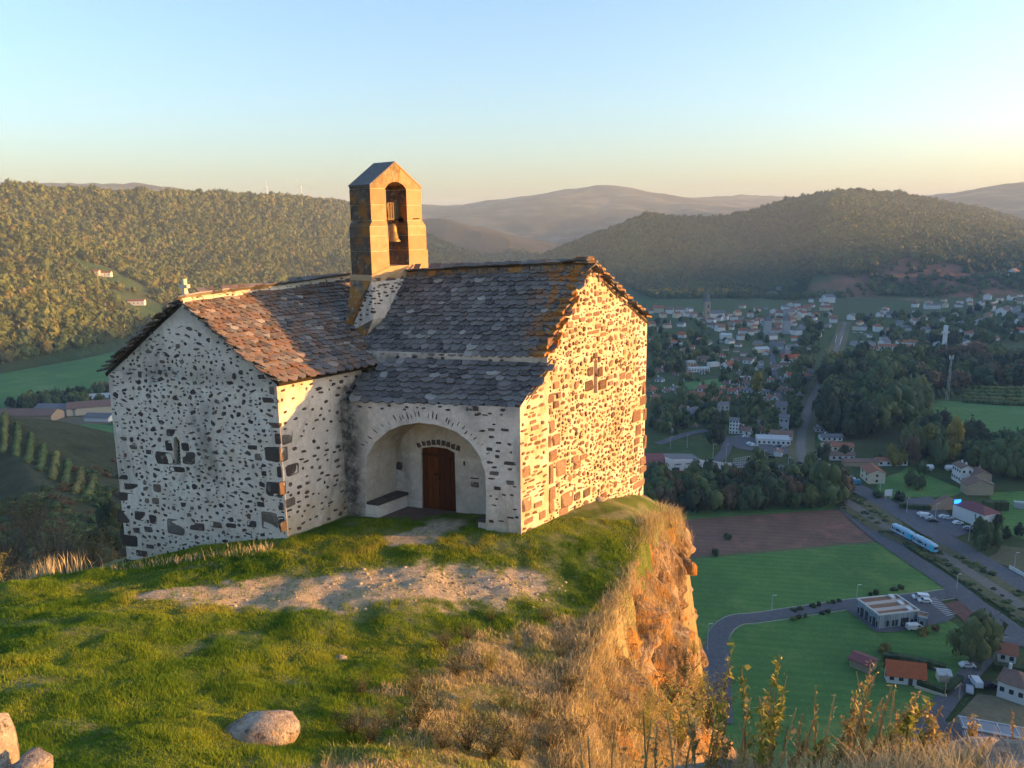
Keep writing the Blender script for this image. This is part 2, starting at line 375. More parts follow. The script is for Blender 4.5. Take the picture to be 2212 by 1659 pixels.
def wall(name, fr, poly, parent, holes=(), step=.16, amp=.02, mat=None, stain=None, ochre=None, jamb=.3, jm=None):
    poly = ccw([tuple(map(float, p)) for p in poly]); fr.amp = amp; fr.poly = poly; xs = [p[0] for p in poly]; zs = [p[1] for p in poly]
    bm = bmesh.new(); nx = int((max(xs)-min(xs))/step)+2; nz = int((max(zs)-min(zs))/step)+2
    g = [[bm.verts.new((min(xs)-.01+i*step, min(zs)-.01+j*step, 0)) for j in range(nz)] for i in range(nx)]
    for i in range(nx-1):
        for j in range(nz-1): bm.faces.new((g[i][j], g[i+1][j], g[i+1][j+1], g[i][j+1]))
    def bis(a, b, clear):
        bmesh.ops.bisect_plane(bm, geom=bm.verts[:]+bm.edges[:]+bm.faces[:], plane_co=(a[0], a[1], 0), plane_no=((b[1]-a[1]), -(b[0]-a[0]), 0), clear_outer=clear, dist=1e-5)
    for i in range(len(poly)): bis(poly[i], poly[(i+1) % len(poly)], True)
    for h in holes:
        h = ccw(h)
        for i in range(len(h)): bis(h[i], h[(i+1) % len(h)], False)
        dl = [f for f in bm.faces if inpoly((f.calc_center_median().x, f.calc_center_median().y), h)]
        bmesh.ops.delete(bm, geom=dl, context='FACES')
    bmesh.ops.remove_doubles(bm, verts=bm.verts[:], dist=.002)
    bm.verts.ensure_lookup_table(); V = []; ST = []; OC = []
    for v in bm.verts:
        a, z = v.co.x, v.co.y; e = pdist((a, z), poly)
        for h in holes: e = min(e, pdist((a, z), h))
        w = amp*min(1, e/.3)*(mn.noise(Vector((a*1.7, z*1.7, fr.O[0])))*1.4+mn.noise(Vector((a*.6, z*.6, fr.O[0]+5)))*1.6)
        V.append(fr.p(a, z, w)); ST.append(stain(a, z) if stain else 0.); OC.append(ochre(a, z) if ochre else 0.)
    Fs = [tuple(v.index for v in f.verts) for f in bm.faces]; bm.free()
    flip = np.cross(fr.u, [0, 0, 1.])@fr.n < 0
    if flip: Fs = [f[::-1] for f in Fs]
    for h in holes:
        if jamb <= 0: continue
        b = len(V); m = len(h)
        for (a, z) in h: V.append(fr.p(a, z, .0)); V.append(fr.p(a, z, -jamb)); ST += [0, .35]; OC += [0, 0]
        Fs += [(b+2*i, b+2*((i+1) % m), b+2*((i+1) % m)+1, b+2*i+1) for i in range(m)]
    m = mesh(name, V, Fs, mat or M['plaster'], smooth=False, attrs={'stain': ST, 'ochre': OC})
    return obj(name, m, parent)

STONES = []     # (area, wallobj, V, F, rnd)
def stone_geo(fr, a, z, w, h, p=.02, rot=0., k=10, sq=.12, sharp=.22):
    ph = random.random()*6.28; V = []; pts = []
    ex = 2/(2+sq*6)
    for i in range(k):
        t = 2*PI*i/k+random.uniform(-.16, .16)
        c_, s_ = cos(t), sin(t); x = math.copysign(abs(c_)**ex, c_)*w/2; y = math.copysign(abs(s_)**ex, s_)*h/2
        q = 1+random.uniform(-sharp, sharp*.7)
        pts.append((x*q, y*q))
    cr, sr = cos(rot), sin(rot)
    off = fr.disp(a, z) if hasattr(fr, 'disp') and getattr(fr, 'poly', None) else 0.
    def P(x, y, d): return fr.p(a+x*cr-y*sr, z+x*sr+y*cr, d+off)
    for x, y in pts: V.append(P(x, y, -.05))
    for x, y in pts: V.append(P(x*.98, y*.98, p*.55))
    tilt = (random.uniform(-.12, .12), random.uniform(-.2, .2))
    for x, y in pts: V.append(P(x*.72, y*.70, p+tilt[0]*x+tilt[1]*y*.5+random.uniform(-.3, .3)*p))
    V.append(P(0, 0, p*1.1))
    Fs = [(i, (i+1) % k, k+(i+1) % k, k+i) for i in range(k)]+[(k+i, k+(i+1) % k, 2*k+(i+1) % k, 2*k+i) for i in range(k)]+[(2*k+i, 2*k+(i+1) % k, 3*k) for i in range(k)]
    if np.cross(fr.u, [0, 0, 1.])@fr.n < 0: Fs = [f[::-1] for f in Fs]
    return V, Fs
def put_stone(wo, fr, a, z, w, h, rnd=None, **kw):
    V, Fs = stone_geo(fr, a, z, w, h, **kw); rnd = random.random()*.8 if rnd is None else rnd
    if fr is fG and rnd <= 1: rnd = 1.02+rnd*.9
    STONES.append((w*h, wo, V, Fs, rnd))
def coursed(wo, fr, poly, big, holes=(), rowh=(.14, .2), sw=(.09, .26), gap=(.08, .2), hf=(.45, .85), skip=.1, p=.018, margin=.06, slope=0., rfun=None, dens=None, sharp=.2, rotj=.15):
    xs = [q[0] for q in poly]; zs = [q[1] for q in poly]; z = min(zs)
    while z < max(zs):
        rh = random.uniform(*rowh); x = min(xs)+random.random()*.2
        while x < max(xs):
            w = random.uniform(*sw)*(.7+.6*random.random()); h = rh*random.uniform(*hf); h = min(h, w*1.25)
            cx, cz = x+w/2, z+rh/2+random.uniform(-.42, .42)*rh
            x += w+random.uniform(*gap)
            if random.random() < skip or (dens and random.random() > dens(cx, cz)): continue
            if not inpoly((cx, cz), poly) or pdist((cx, cz), poly) < margin+h*.4: continue
            if any(inpoly((cx, cz), q) or pdist((cx, cz), q) < .09+w*.3 for q in holes): continue
            if any(abs(cx-b[0]) < (b[2]+w)*.5+.01 and abs(cz-b[1]) < (b[3]+h)*.5+.01 for b in big): continue
            put_stone(wo, fr, cx, cz, w, h, rfun(cx, cz) if rfun else None, p=p*random.uniform(.5, 1.4), rot=random.uniform(-rotj, rotj), sharp=sharp, k=random.choice((7, 8, 9)))
            big.append((cx, cz, w, h))
        z += rh
def bigs(wo, fr, lst, cv, p=.02, sq=.9):
    out = []
    for q in lst:
        x, y, w, h = q[:4]; r = q[4] if len(q) > 4 else random.random()*.5
        a0, z0 = fr.px(*cv(x-w/2, y)); a1, z1 = fr.px(*cv(x+w/2, y)); _, t0 = fr.px(*cv(x, y-h/2)); _, t1 = fr.px(*cv(x, y+h/2)); ac, zc = fr.px(*cv(x, y))
        W, Hh = abs(a1-a0), abs(t0-t1); out.append((ac, zc, W, Hh)); put_stone(wo, fr, ac, zc, W, Hh, r, p=p, sq=sq, sharp=.1, k=11)
    return out
c3 = lambda x, y: ((200+x/2.458)*.8848, (850+y/2.458)*.8848)
cg = lambda x, y: ((1240+x/3.95)*.8848, (900+y/3.95)*.8848)
cp = lambda x, y: ((840+x/4.484)*.8848, (960+y/4.484)*.8848)

chapel = empty('chapel', (0, 22, -9.2)); CH = chapel
tag(chapel, 'small whitewashed rubble stone chapel with slate roofs and a bell gable on the rock edge', 'chapel')
chapel.location = (0, 0, 0)
M1 = onv(1182, 775, A, d2); APX = onv(1268, 572, A, d2); FE = onv(1398, 692, A, d2)
fG = Frame(A, d2, (1, -1)); fPF = Frame(A, n1, (0, -1)); fM = Frame(M1, n1, (0, -1)); fS = Frame(P_, dS, (1, -.3)); fC = Frame(C_, dC, (0, -1))
# --- nave gable (sunlit)
ga = [fG.sz(M1)[0]]; zapx = fG.sz(APX); zfe = fG.sz(FE)
gpoly = [(ga[0], -10.5), (zfe[0], -12), (zfe[0], zfe[1]), (zapx[0]+.25, zapx[1]), (zapx[0]-.12, zapx[1]), (ga[0], fG.sz(M1)[1])]
slit = [fG.px(*cg(826, 236)), fG.px(*cg(862, 236)), fG.px(*cg(862, -70)), fG.px(*cg(845, -105)), fG.px(*cg(830, -70))]
oc_g = lambda a, z: .15
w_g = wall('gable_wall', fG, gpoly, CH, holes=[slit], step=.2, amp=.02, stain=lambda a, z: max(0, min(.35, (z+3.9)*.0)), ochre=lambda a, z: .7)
pz = fG.px(1182, 790)[1]; eA = fG.px(1128, 878)[1]
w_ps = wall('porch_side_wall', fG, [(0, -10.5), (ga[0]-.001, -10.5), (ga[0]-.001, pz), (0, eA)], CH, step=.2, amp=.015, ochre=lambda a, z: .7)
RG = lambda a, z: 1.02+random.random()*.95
bl = bigs(w_g, fG, [(470, 685, 75, 115, .78), (435, 840, 75, 110, .78), (510, 955, 105, 160, .97), (570, 1265, 120, 150, .85), (540, 1375, 90, 90, .85), (670, 1230, 60, 70), (760, 1195, 70, 80), (920, 1230, 60, 70), (1240, 455, 80, 110, .5), (1255, 590, 50, 110, .5), (1240, 700, 60, 70, .5), (1230, 780, 40, 50), (1290, 310, 80, 90, .5), (1318, 440, 30, 120, .5), (1318, 710, 30, 130, .5), (1300, 890, 50, 80, .8), (1300, 970, 55, 60, .8), (1210, 1070, 70, 60, .85), (1260, 1115, 110, 60, .85), (650, 870, 65, 60, .85), (670, 930, 70, 70, .85), (730, 850, 70, 50, .85), (488, 255, 40, 60), (465, 345, 60, 70), (465, 160, 60, 70, .85), (782, 165, 78, 105, .0), (910, 155, 84, 95, .02), (890, 30, 56, 100, .0), (798, 30, 56, 90, .02), (845, -125, 40, 60, .0), (815, -90, 26, 60, .0), (880, -90, 30, 60, .0), (1310, 190, 35, 130, .5), (1290, 90, 60, 40, .4), (1100, 70, 55, 65, .85), (1160, 70, 50, 65, .85), (980, 85, 60, 40, .85), (990, 140, 50, 40, .85), (1040, 145, 40, 40, .85)], cg, p=.035)
bl += bigs(w_g, fG, [(1000, 830, 80, 60, .75), (1100, 840, 60, 55, .75), (1185, 750, 90, 60, .6), (1085, 765, 85, 40, .7), (915, 800, 100, 60, .8), (830, 905, 90, 90, .85), (1150, 1000, 160, 50, .85), (1280, 1030, 80, 50, .85), (1210, 920, 80, 70, .75), (1280, 950, 60, 70, .8), (780, 1040, 80, 70, .85), (860, 990, 60, 60, .85), (1240, 265, 60, 120, .85), (1155, 230, 50, 60, .8), (1190, 480, 60, 80, .85), (1230, 560, 50, 80, .85), (1310, 660, 50, 60, .8), (1385, 880, 80, 60, .8), (1450, 965, 60, 40, .6), (1570, 965, 70, 50, .6), (1690, 760, 50, 90, .5), (580, 1130, 100, 120, .3), (600, 1255, 70, 60, .2)], lambda x, y: ((1240+x/5.53)*.8848, (630+y/5.53)*.8848), p=.03)
bl += bigs(w_g, fG, [(425, 560, 50, 130, .8), (415, 1015, 40, 200, .7), (425, 1205, 60, 140, .75), (420, 1330, 50, 120, .8), (418, 285, 55, 90, .45), (408, 410, 25, 70, .6), (405, 705, 30, 120, .7)], cg, p=.03)
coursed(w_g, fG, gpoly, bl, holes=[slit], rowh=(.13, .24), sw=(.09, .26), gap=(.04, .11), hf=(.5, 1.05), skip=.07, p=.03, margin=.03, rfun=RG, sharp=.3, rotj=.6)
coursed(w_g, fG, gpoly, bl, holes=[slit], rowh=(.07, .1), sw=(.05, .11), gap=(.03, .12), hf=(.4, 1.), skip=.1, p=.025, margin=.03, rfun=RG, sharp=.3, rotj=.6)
bl2 = bigs(w_ps, fG, [(180, 995, 80, 110, .95), (180, 1310, 90, 130, .95), (330, 1410, 60, 80, .8), (205, 1465, 90, 50, .8), (290, 1305, 80, 50, .85), (265, 570, 80, 45, .8), (245, 515, 70, 35, .8), (250, 675, 60, 40, .8)], cg, p=.03)
coursed(w_ps, fG, [(0, -10.2), (ga[0]-.05, -10.2), (ga[0]-.05, pz-.1), (0.02, eA-.05)], bl2, rowh=(.12, .18), sw=(.12, .34), gap=(.04, .09), hf=(.4, .75), skip=.05, p=.025, margin=.0, rfun=RG, sharp=.2, rotj=.12)
# --- main front wall of the nave with the door
door_px = [(912, 1116), (986, 1120), (982, 978), (965, 969), (935, 965), (910, 968)]
dh = [fM.px(*q) for q in door_px]
fme = fM.px(812, 762)
w_m = wall('nave_front_wall', fM, [(0, -10), (5.9, -10), (5.9, fme[1]+.05), (0, fM.px(1180, 770)[1])], CH, holes=[dh], jamb=.16, amp=.015,
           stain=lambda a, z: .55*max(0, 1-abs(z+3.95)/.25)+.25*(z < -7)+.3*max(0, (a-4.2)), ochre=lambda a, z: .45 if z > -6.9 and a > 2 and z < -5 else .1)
coursed(w_m, fM, [(.1, fme[1]-.28), (5.4, fme[1]-.28), (5.4, fme[1]-.02), (.1, fme[1]+.06)], [], rowh=(.12, .14), sw=(.1, .2), gap=(.2, .6), skip=.2, p=.02, margin=0)
bl = bigs(w_m, fM, [(595, 795, 90, 90, .2), (1430, 1000, 90, 60, .95), (1430, 932, 100, 14, .4), (1315, 770, 20, 60, .2)], cp, p=.012)
# --- door
door = empty('door', parent=CH)
q = [fM.px(*v) for v in ((912, 1116), (986, 1120), (982, 970), (912, 968))]
s0, s1 = q[1][0], q[0][0]; zb, zt = min(v[1] for v in q), max(v[1] for v in q)+.02
npk = 6; bw = (s1-s0)/npk
for i in range(npk):
    mb = MB(); a0, a1 = s0+i*bw+.006, s0+(i+1)*bw-.006; d = -.10+(.012 if i % 2 else 0)
    mb.prism([fM.p(a0, zb-.02, d), fM.p(a1, zb-.02, d), fM.p(a1, zt, d), fM.p(a0, zt, d)], fM.n*-.05, r=(.65, .75, .6, .05, 0, .35)[i])
    mb.obj('plank', M['wood'], door)
mb = MB(); mid = (s0+s1)/2
for zz in (zb+.25, zt-.3): mb = MB(); mb.box(fM.p(mid, zz, -.085), ((s1-s0)*.94, .02, .09), ax=(fM.u, fM.n, np.array([0, 0, 1.])), r=.8); mb.obj('ledge', M['wood'], door)
pass
mb = MB(); zc = fM.px(*cp(1000, 893))[1]
mb.box(fM.p(fM.px(*cp(1000, 893))[0], zc, -.07), (.17, .03, .035), ax=(fM.u, fM.n, np.array([0, 0, 1.])))
mb.box(fM.p(fM.px(*cp(1038, 940))[0], zc-.12, -.07), (.05, .03, .07), ax=(fM.u, fM.n, np.array([0, 0, 1.])))
mb.obj('bolt', M['iron'], door)
# door surround: shallow relieving arch stones
for i in range(9):
    t = i/8; ap = (905+(990-905)*t, 964-9*math.sin(PI*t)+8*t); a_, z_ = fM.px(*ap); put_stone(w_m, fM, a_, z_+.05, .15, .17, .55, p=.012, rot=(t-.5)*.5, sq=1)
mb = MB(); a_, z_ = fM.px(950, 1118)
mb.box(fM.p(a_, z_-.07, .12), (1.35, .42, .14), ax=(fM.u, fM.n, np.array([0, 0, 1.])), r=.5); mb.obj('threshold', M['stone'], CH)
# --- porch front with arch
arch_px = [(1049, 1150), (1050, 1070), (1048, 1020), (1036, 985), (1015, 955), (985, 932), (945, 918), (905, 913), (870, 918), (840, 930), (810, 955), (793, 985), (789, 1040), (790, 1150)]
ah = [fPF.px(*q) for q in arch_px]; PE = fPF.px(752, 866)
fpoly = [(0, -10), (5.75, -10), (5.75, PE[1]), (0, eA)]
aL = ah[-1][0]
def st_p(a, z):
    v = .9*max(0, (a-4.75)/.5) if a > 4.75 else 0
    v = max(v, .75*max(0, 1-abs(a-aL-.12)/.38)*(z < -5.4)); v = max(v, .6*max(0, 1-(PE[1]+.1-z)/.3)*(.5+.5*sin(a*5)))
    v = max(v, .7*max(0, 1-abs(a-1.45)/.35)*max(0, 1-(eA-z)/1.2)); v = max(v, .5*max(0, 1-(z+8.9)/.5)); return min(1, v)
w_p = wall('porch_wall', fPF, fpoly, CH, holes=[ah], step=.14, jamb=0, amp=.018, stain=st_p, ochre=lambda a, z: .3*max(0, 1-(z+8.7)/.7))
D3 = np.array([d2[0], d2[1], 0])*1.33
V = []; Fs = []; st = []; K = 6
for k in range(K+1):
    for (a, z) in ah: V.append(fPF.p(a, z)+D3*k/K+np.array([0, 0, .02*mn.noise(Vector((a*2, z*2, k)))])); st.append(.25 if a > 3.5 else .1)
m_ = len(ah)
Fs = [(k*m_+i, k*m_+i+1, (k+1)*m_+i+1, (k+1)*m_+i) for k in range(K) for i in range(m_-1)]
obj('porch_vault', mesh('porch_vault', V, Fs, M['plaster'], attrs={'stain': st, 'ochre': [.45]*len(V)}, smooth=False), CH)
# voussoir joints: thin dark stones radiating round the arch
cx, cz = sum(a for a, z in ah[2:12])/10, ah[2][1]-.25
for i in range(34):
    t = PI*(.10+.80*i/33)+random.uniform(-.02, .02); R_ = 1
    # find arch radius at t
    for r_ in np.arange(.6, 2.4, .03):
        if not inpoly((cx+r_*cos(t), cz+r_*sin(t)*1.0), ah): R_ = r_; break
    if random.random() < .25 and .5 < t < 2.4: continue
    l = random.uniform(.12, .26); R_ += .06+l/2+random.uniform(0, .1)
    put_stone(w_p, fPF, cx+R_*cos(t), cz+R_*sin(t), l, random.uniform(.02, .05), .35, p=.008, rot=t, sharp=.3)
bl = bigs(w_p, fPF, [(1600, 400, 90, 34, .95), (1775, 405, 130, 30, .5), (1690, 545, 60, 24), (1590, 615, 70, 40), (1680, 635, 50, 24), (1820, 770, 150, 40, .4), (1625, 875, 130, 45, .85), (1680, 1040, 80, 40), (1820, 980, 90, 50, .9), (1540, 240, 60, 16), (1450, 235, 50, 30, .2), (1820, 1365, 80, 22), (1890, 1360, 40, 24), (1720, 1400, 60, 16), (1520, 1390, 60, 20), (1350, 175, 30, 40, .1), (1440, 170, 70, 50, .3), (1900, 140, 60, 30, .2)], cp, p=.012)
coursed(w_p, fPF, [(.1, eA-.28), (5.3, PE[1]-.22), (5.3, PE[1]-.03), (.1, eA-.04)], [], rowh=(.1, .12), sw=(.08, .16), gap=(.06, .3), skip=.25, p=.02, margin=0)
coursed(w_p, fPF, [(.1, -8.8), (1.2, -8.8), (1.2, -5.2), (.1, -5.2)], bl, holes=[ah], rowh=(.16, .24), sw=(.08, .25), gap=(.1, .4), hf=(.2, .5), skip=.4, p=.01, margin=0.02)
# porch floor + benches
mb = MB(); fl = [fPF.p(a, 0, .15)*[1, 1, 0]+np.array([0, 0, -8.68]) for a in (ah[0][0]-.1, aL+.1)]
mb.prism([fl[0], fl[1], fl[1]+D3*1.15, fl[0]+D3*1.15], (0, 0, -.3), r=.8); mb.obj('porch_floor', M['stone'], CH)
def bench(s, w, zt, l0, l1):
    b = empty('bench', parent=CH); base = fPF.p(s, 0)*[1, 1, 0]; u = fPF.u
    mb = MB(); e = nrm(D3)
    P4 = [base+e*l0, base+e*l0+u*w, base+e*l1+u*w, base+e*l1]; mb.prism([p+np.array([0, 0, zt-.08]) for p in P4], (0, 0, -1.0)); o = mb.obj('bench_base', M['plaster'], b)
    n = max(1, int((l1-l0)/.55)); sg = -1 if w > 0 else 1
    for i in range(n):
        mb = MB(); a0 = l0+(l1-l0)*i/n; a1 = l0+(l1-l0)*(i+1)/n-.015
        P4 = [base+e*a0+u*sg*.05, base+e*(a0+.03)+u*w, base+e*a1+u*w, base+e*(a1-.02)+u*sg*.07]
        mb.prism([p+np.array([0, 0, zt+random.uniform(0, .02)]) for p in P4], (0, 0, -.085), r=.45); mb.obj('slab', M['stone'], b)
bench(aL-.42, .42, -8.2, .02, 1.3)
bench(ah[0][0]+.30, -.30, -8.35, .1, .6)
# --- choir side wall
fCe = fS.px(600, 822); fE = fS.px(815, 781)
C2 = fS.sz(C_)[0]
spoly = [(C2, -10), (.3, -10), (.3+1.0, fE[1]), (C2, fCe[1])]
spoly = [(C2, -10), (1.2, -10), (1.2, fE[1]+.02), (C2, fCe[1])]
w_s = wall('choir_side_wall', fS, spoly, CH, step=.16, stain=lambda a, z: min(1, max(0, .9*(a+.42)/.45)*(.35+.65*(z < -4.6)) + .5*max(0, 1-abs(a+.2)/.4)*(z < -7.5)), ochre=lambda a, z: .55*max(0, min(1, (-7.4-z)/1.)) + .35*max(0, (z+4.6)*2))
bl = bigs(w_s, fS, [(1232, 535, 68, 85, .97), (1212, 635, 50, 90, .9), (1262, 730, 85, 70, .6), (1250, 925, 60, 55, .9), (1205, 840, 40, 80, .75), (1212, 1070, 40, 60, .3)], c3, p=.01)
coursed(w_s, fS, spoly, bl, rowh=(.15, .24), sw=(.08, .22), gap=(.1, .3), hf=(.3, .6), skip=.25, p=.01, margin=.05)
# --- choir front gable
Le = fC.px(232, 800); Ce = fC.px(600, 825); AP = fC.px(388, 655)
cpoly = [(0, -10.5), (fC.sz(L_)[0]+.02, -12), (Le[0], Le[1]), (AP[0], AP[1]), (0, Ce[1])]
slc = [fC.px(*c3(*q)) for q in ((546, 704), (594, 704), (586, 560), (566, 530), (550, 540))]
w_c = wall('choir_gable_wall', fC, cpoly, CH, holes=[slc], amp=.025, stain=lambda a, z: min(1, .5*max(0, 1-pdist((a, z), cpoly[2:])/.35)*(z > -4.6)), ochre=lambda a, z: .4*max(0, min(1, (-8.9-z)/.7)))
bl = bigs(w_c, fC, [(557, 512, 112, 52, .15), (522, 585, 50, 66, .1), (617, 592, 52, 50, .15), (494, 660, 104, 78, .2), (640, 662, 92, 80, .35), (570, 726, 96, 32, .05),
    (1130, 312, 100, 32, .3), (1150, 462, 90, 32, .8), (1176, 545, 36, 70, .3), (1148, 635, 96, 90, .35), (1186, 742, 28, 70, .1), (1160, 845, 110, 85, .35), (1195, 948, 34, 48, .4), (1130, 1035, 100, 110, .88), (1198, 1050, 40, 85, .2),
    (565, 1072, 110, 98, .98), (258, 1012, 76, 75, .35), (352, 1005, 68, 55, .3), (432, 1025, 42, 55, .35), (268, 890, 100, 52, .3), (240, 772, 74, 32, .2), (295, 832, 88, 40, .3), (285, 1155, 100, 70, .1), (690, 1070, 92, 44, .5), (800, 1062, 74, 38, .8), (895, 1065, 66, 26), (1018, 1055, 60, 40, .3), (360, 1232, 70, 38, .3), (335, 1093, 54, 34), (405, 1085, 50, 32), (248, 1225, 34, 50, .4), (290, 1285, 76, 36, .2), (453, 838, 48, 50, .85), (445, 915, 40, 38, .9), (408, 1190, 45, 25), (232, 542, 80, 28, .9), (280, 592, 100, 26, .95), (1062, 652, 46, 44, .9), (1025, 595, 60, 26, .4), (1140, 255, 30, 50, .9), (400, 625, 40, 28), (1085, 940, 75, 30, .1), (1095, 750, 32, 30, .1)], c3, p=.014, sq=.7)
coursed(w_c, fC, cpoly, bl, holes=[slc], rowh=(.14, .23), sw=(.06, .22), gap=(.05, .17), hf=(.3, .85), skip=.14, p=.012, margin=.06, sharp=.42, rotj=.45,
        rfun=lambda a, z: random.choice((.1, .2, .3, .35, .45, .5, .3, .2, .9, .97, .8)), dens=lambda a, z: min(1, (AP[1]-.55-z)/.6))
coursed(w_c, fC, cpoly, bl, holes=[slc], rowh=(.085, .12), sw=(.05, .15), gap=(.04, .2), hf=(.25, .7), skip=.2, p=.01, margin=.05, sharp=.4, rotj=.4, rfun=lambda a, z: random.choice((.1, .2, .35, .45, .9, .97)), dens=lambda a, z: min(1, (AP[1]-.5-z)/.6))
# windows: leaded glass deep in each slit
for fr, hh in ((fC, slc), (fG, slit)):
    w = empty('window', parent=CH)
    aa = [q[0] for q in hh]; zz = [q[1] for q in hh]; mb = MB()
    mb.prism([fr.p(a, z, -.2) for a, z in ((min(aa)-.04, min(zz)-.04), (max(aa)+.04, min(zz)-.04), (max(aa)+.04, max(zz)+.04), (min(aa)-.04, max(zz)+.04))], fr.n*-.02); mb.obj('pane', M['glass'], w)
    mb = MB(); W = max(aa)-min(aa); Hh = max(zz)-min(zz); k = W*.9
    z = min(zz)-W
    while z < max(zz):
        for sg in (1, -1):
            p0 = (min(aa), z if sg > 0 else z+W); p1 = (max(aa), z+W if sg > 0 else z)
            mb.tube([fr.p(*p0, -.185), fr.p(*p1, -.185)], .006, 4)
        z += .11
    mb.obj('lead_lattice', M['iron'] if fr is fG else M['mortar'], w)
# rear walls (plain, they close the building)
bk = MB(); n3 = np.array([n1[0], n1[1], 0]); s3 = np.array([dS[0], dS[1], 0])
f1 = fG.p(zfe[0], 0); ridge_l = None
bk.prism([f1+[0, 0, -12], f1+n3*6.2+[0, 0, -12], f1+n3*6.2+[0, 0, zfe[1]-.35], f1+[0, 0, zfe[1]-.02]], -fG.u*.5)
g1 = fC.p(Le[0], 0); bk.prism([g1+[0, 0, -12.5], g1+s3*7+[0, 0, -12.5], g1+s3*7+[0, 0, Le[1]], g1+[0, 0, Le[1]-.02]], -fC.u*.5)
b0 = g1+s3*7; b1 = f1+n3*6.2; bk.prism([b0+[0, 0, -12.5], b1+[0, 0, -12.5], b1+[0, 0, -3.6], b0+[0, 0, -3.9]], (0.1, -.5, 0))
bk.obj('rear_wall', M['plaster'], CH)

# --- roofs
TILES = []
def roofplane(P0, a, pts3, upv):
    """returns frame: origin, a (along eave), b (up-slope), n"""
    a = nrm(a); n = nrm(np.cross(a, upv)); n = n if n[2] > 0 else -n; b = np.cross(n, a); b = b if b[2] > 0 else -b
    return P0, a, b, n
def tile_geo(O, a, b, n, x, y, w, l, th, lift, yaw):
    k = [(-.5, 1.), (.5, 1.), (.52, .42), (.44, .18), (.22, .02), (0, -.02), (-.24, .03), (-.45, .2), (-.52, .45)]
    cy, sy = cos(yaw), sin(yaw); V = []
    j = [(u+random.uniform(-.04, .04), v+random.uniform(-.05, .05)) for u, v in k]
    for dz in (0, th):
        for u, v in j:
            px_, py_ = u*w, v*l; px_, py_ = px_*cy-py_*sy, px_*sy+py_*cy
            V.append(O+a*(x+px_)+b*(y+py_)+n*(dz+lift*(1-v)))
    m = len(j)
    return V, [tuple(range(m, 2*m)), tuple(range(m))[::-1]]+[(i, (i+1) % m, (i+1) % m+m, i+m) for i in range(m)]
def tiles(part, fr, poly3, wid, exp_, th=.034, lichf=None, over=.07, big0=0., rb=0.):
    O, a, b, n = fr
    pl = [((p-O)@a, (p-O)@b) for p in poly3]; y0 = min(q[1] for q in pl); y1 = max(q[1] for q in pl); xs = [q[0] for q in pl]
    y = y0-over; row = 0
    while y < y1-.02:
        e = exp_*(1+big0*max(0, 1-(y-y0)/.8))*random.uniform(.88, 1.12); wv = wid*(1+big0*.6*max(0, 1-(y-y0)/.8)); x = min(xs)-.1+random.random()*wv
        wob = random.uniform(0, 6)
        while x < max(xs)+.1:
            w = wv*random.uniform(.72, 1.3); cx = x+w/2; cy = y+.02*sin(cx*1.3+wob)+random.uniform(-.018, .018)
            x += w*.97
            t = (cx, max(cy+exp_*.5, y0+.01))
            if not inpoly(t, pl) and pdist(t, pl) > .09: continue
            V, Fs = tile_geo(O, a, b, n, cx, cy, w*1.04, e*1.95, th*random.uniform(.7, 1.4), th*2.1+random.uniform(0, .012), random.uniform(-.13, .13))
            r = min(1, max(0, random.gauss(.45+rb, .22))); r = .97+random.random()*.03 if random.random() < .045 else r
            TILES.append((w*e*(1 if part.name.startswith('porch') else 1.), part, V, Fs, r, lichf(*t) if lichf else 0.))
        y += e; row += 1
RN = nrm(np.cross(M1-APX, onv(885, 590, APX, n1)-APX)); RN = RN if RN[2] > 0 else -RN
RL = onv(885, 590, APX, n1)
Nv = lambda x, y: onp(x, y, APX, RN)
VAL = Nv(757, 718); NEL = Nv(806, 764); NER = Nv(1178, 771)
def slab(parent, name, pts, n, th=.1, mat='roofbase'):
    mb = MB(); mb.prism([p-n*.012 for p in pts], -n*th); return mb.obj(name, M[mat], parent)
roofN = slab(CH, 'nave_roof', [RL, VAL, NEL, NER, APX+np.array([.02, 0, 0])], RN)
ea = nrm(NER-NEL); fr = roofplane(NEL, ea, None, RL-NEL)
tiles(roofN, fr, [RL, VAL, NEL, NER+ea*.06, APX+ea*.08], .262, .158, lichf=lambda x, y: max(0, (x-4.6)/1.2), big0=.15)
# nave back slope
CN = None
BL = onv(1398, 692, A, d2)+n3*6.2+np.array([0, 0, -.35]); FE3 = FE.copy()
bn = nrm(np.cross(FE3-APX, RL-APX)); bn = bn if bn[2] > 0 else -bn
roofB = slab(CH, 'rear_roof', [APX, FE3+fG.u*.15+np.array([0, 0, -.08]), BL+fG.u*.15, RL], bn)
frb = roofplane(FE3, nrm(BL-FE3), None, APX-FE3)
tiles(roofB, frb, [APX, FE3, BL, RL], .36, .26)
# porch lean-to roof
PT_R = onv(1184, 788, A, d2); PE_R = onv(1131, 880, A, d2); PE_L = onv(749, 866, A, n1)
PT_L = onv(835, 780, M1, n1)
RP = nrm(np.cross(PT_R-PE_R, PE_L-PE_R)); RP = RP if RP[2] > 0 else -RP
PX = lambda x, y: onp(x, y, PE_R, RP)
pp = [PX(748, 864), PX(1131, 880), PX(1186, 790), PX(838, 786), PX(820, 796)]
pp = [p-np.array([0, 0, .03]) for p in pp]
roofP = slab(CH, 'porch_roof', pp, RP)
frp = roofplane(pp[0], nrm(pp[1]-pp[0]), None, pp[2]-pp[1])
tiles(roofP, frp, pp, .33, .168, th=.036, big0=.1, rb=-.07)
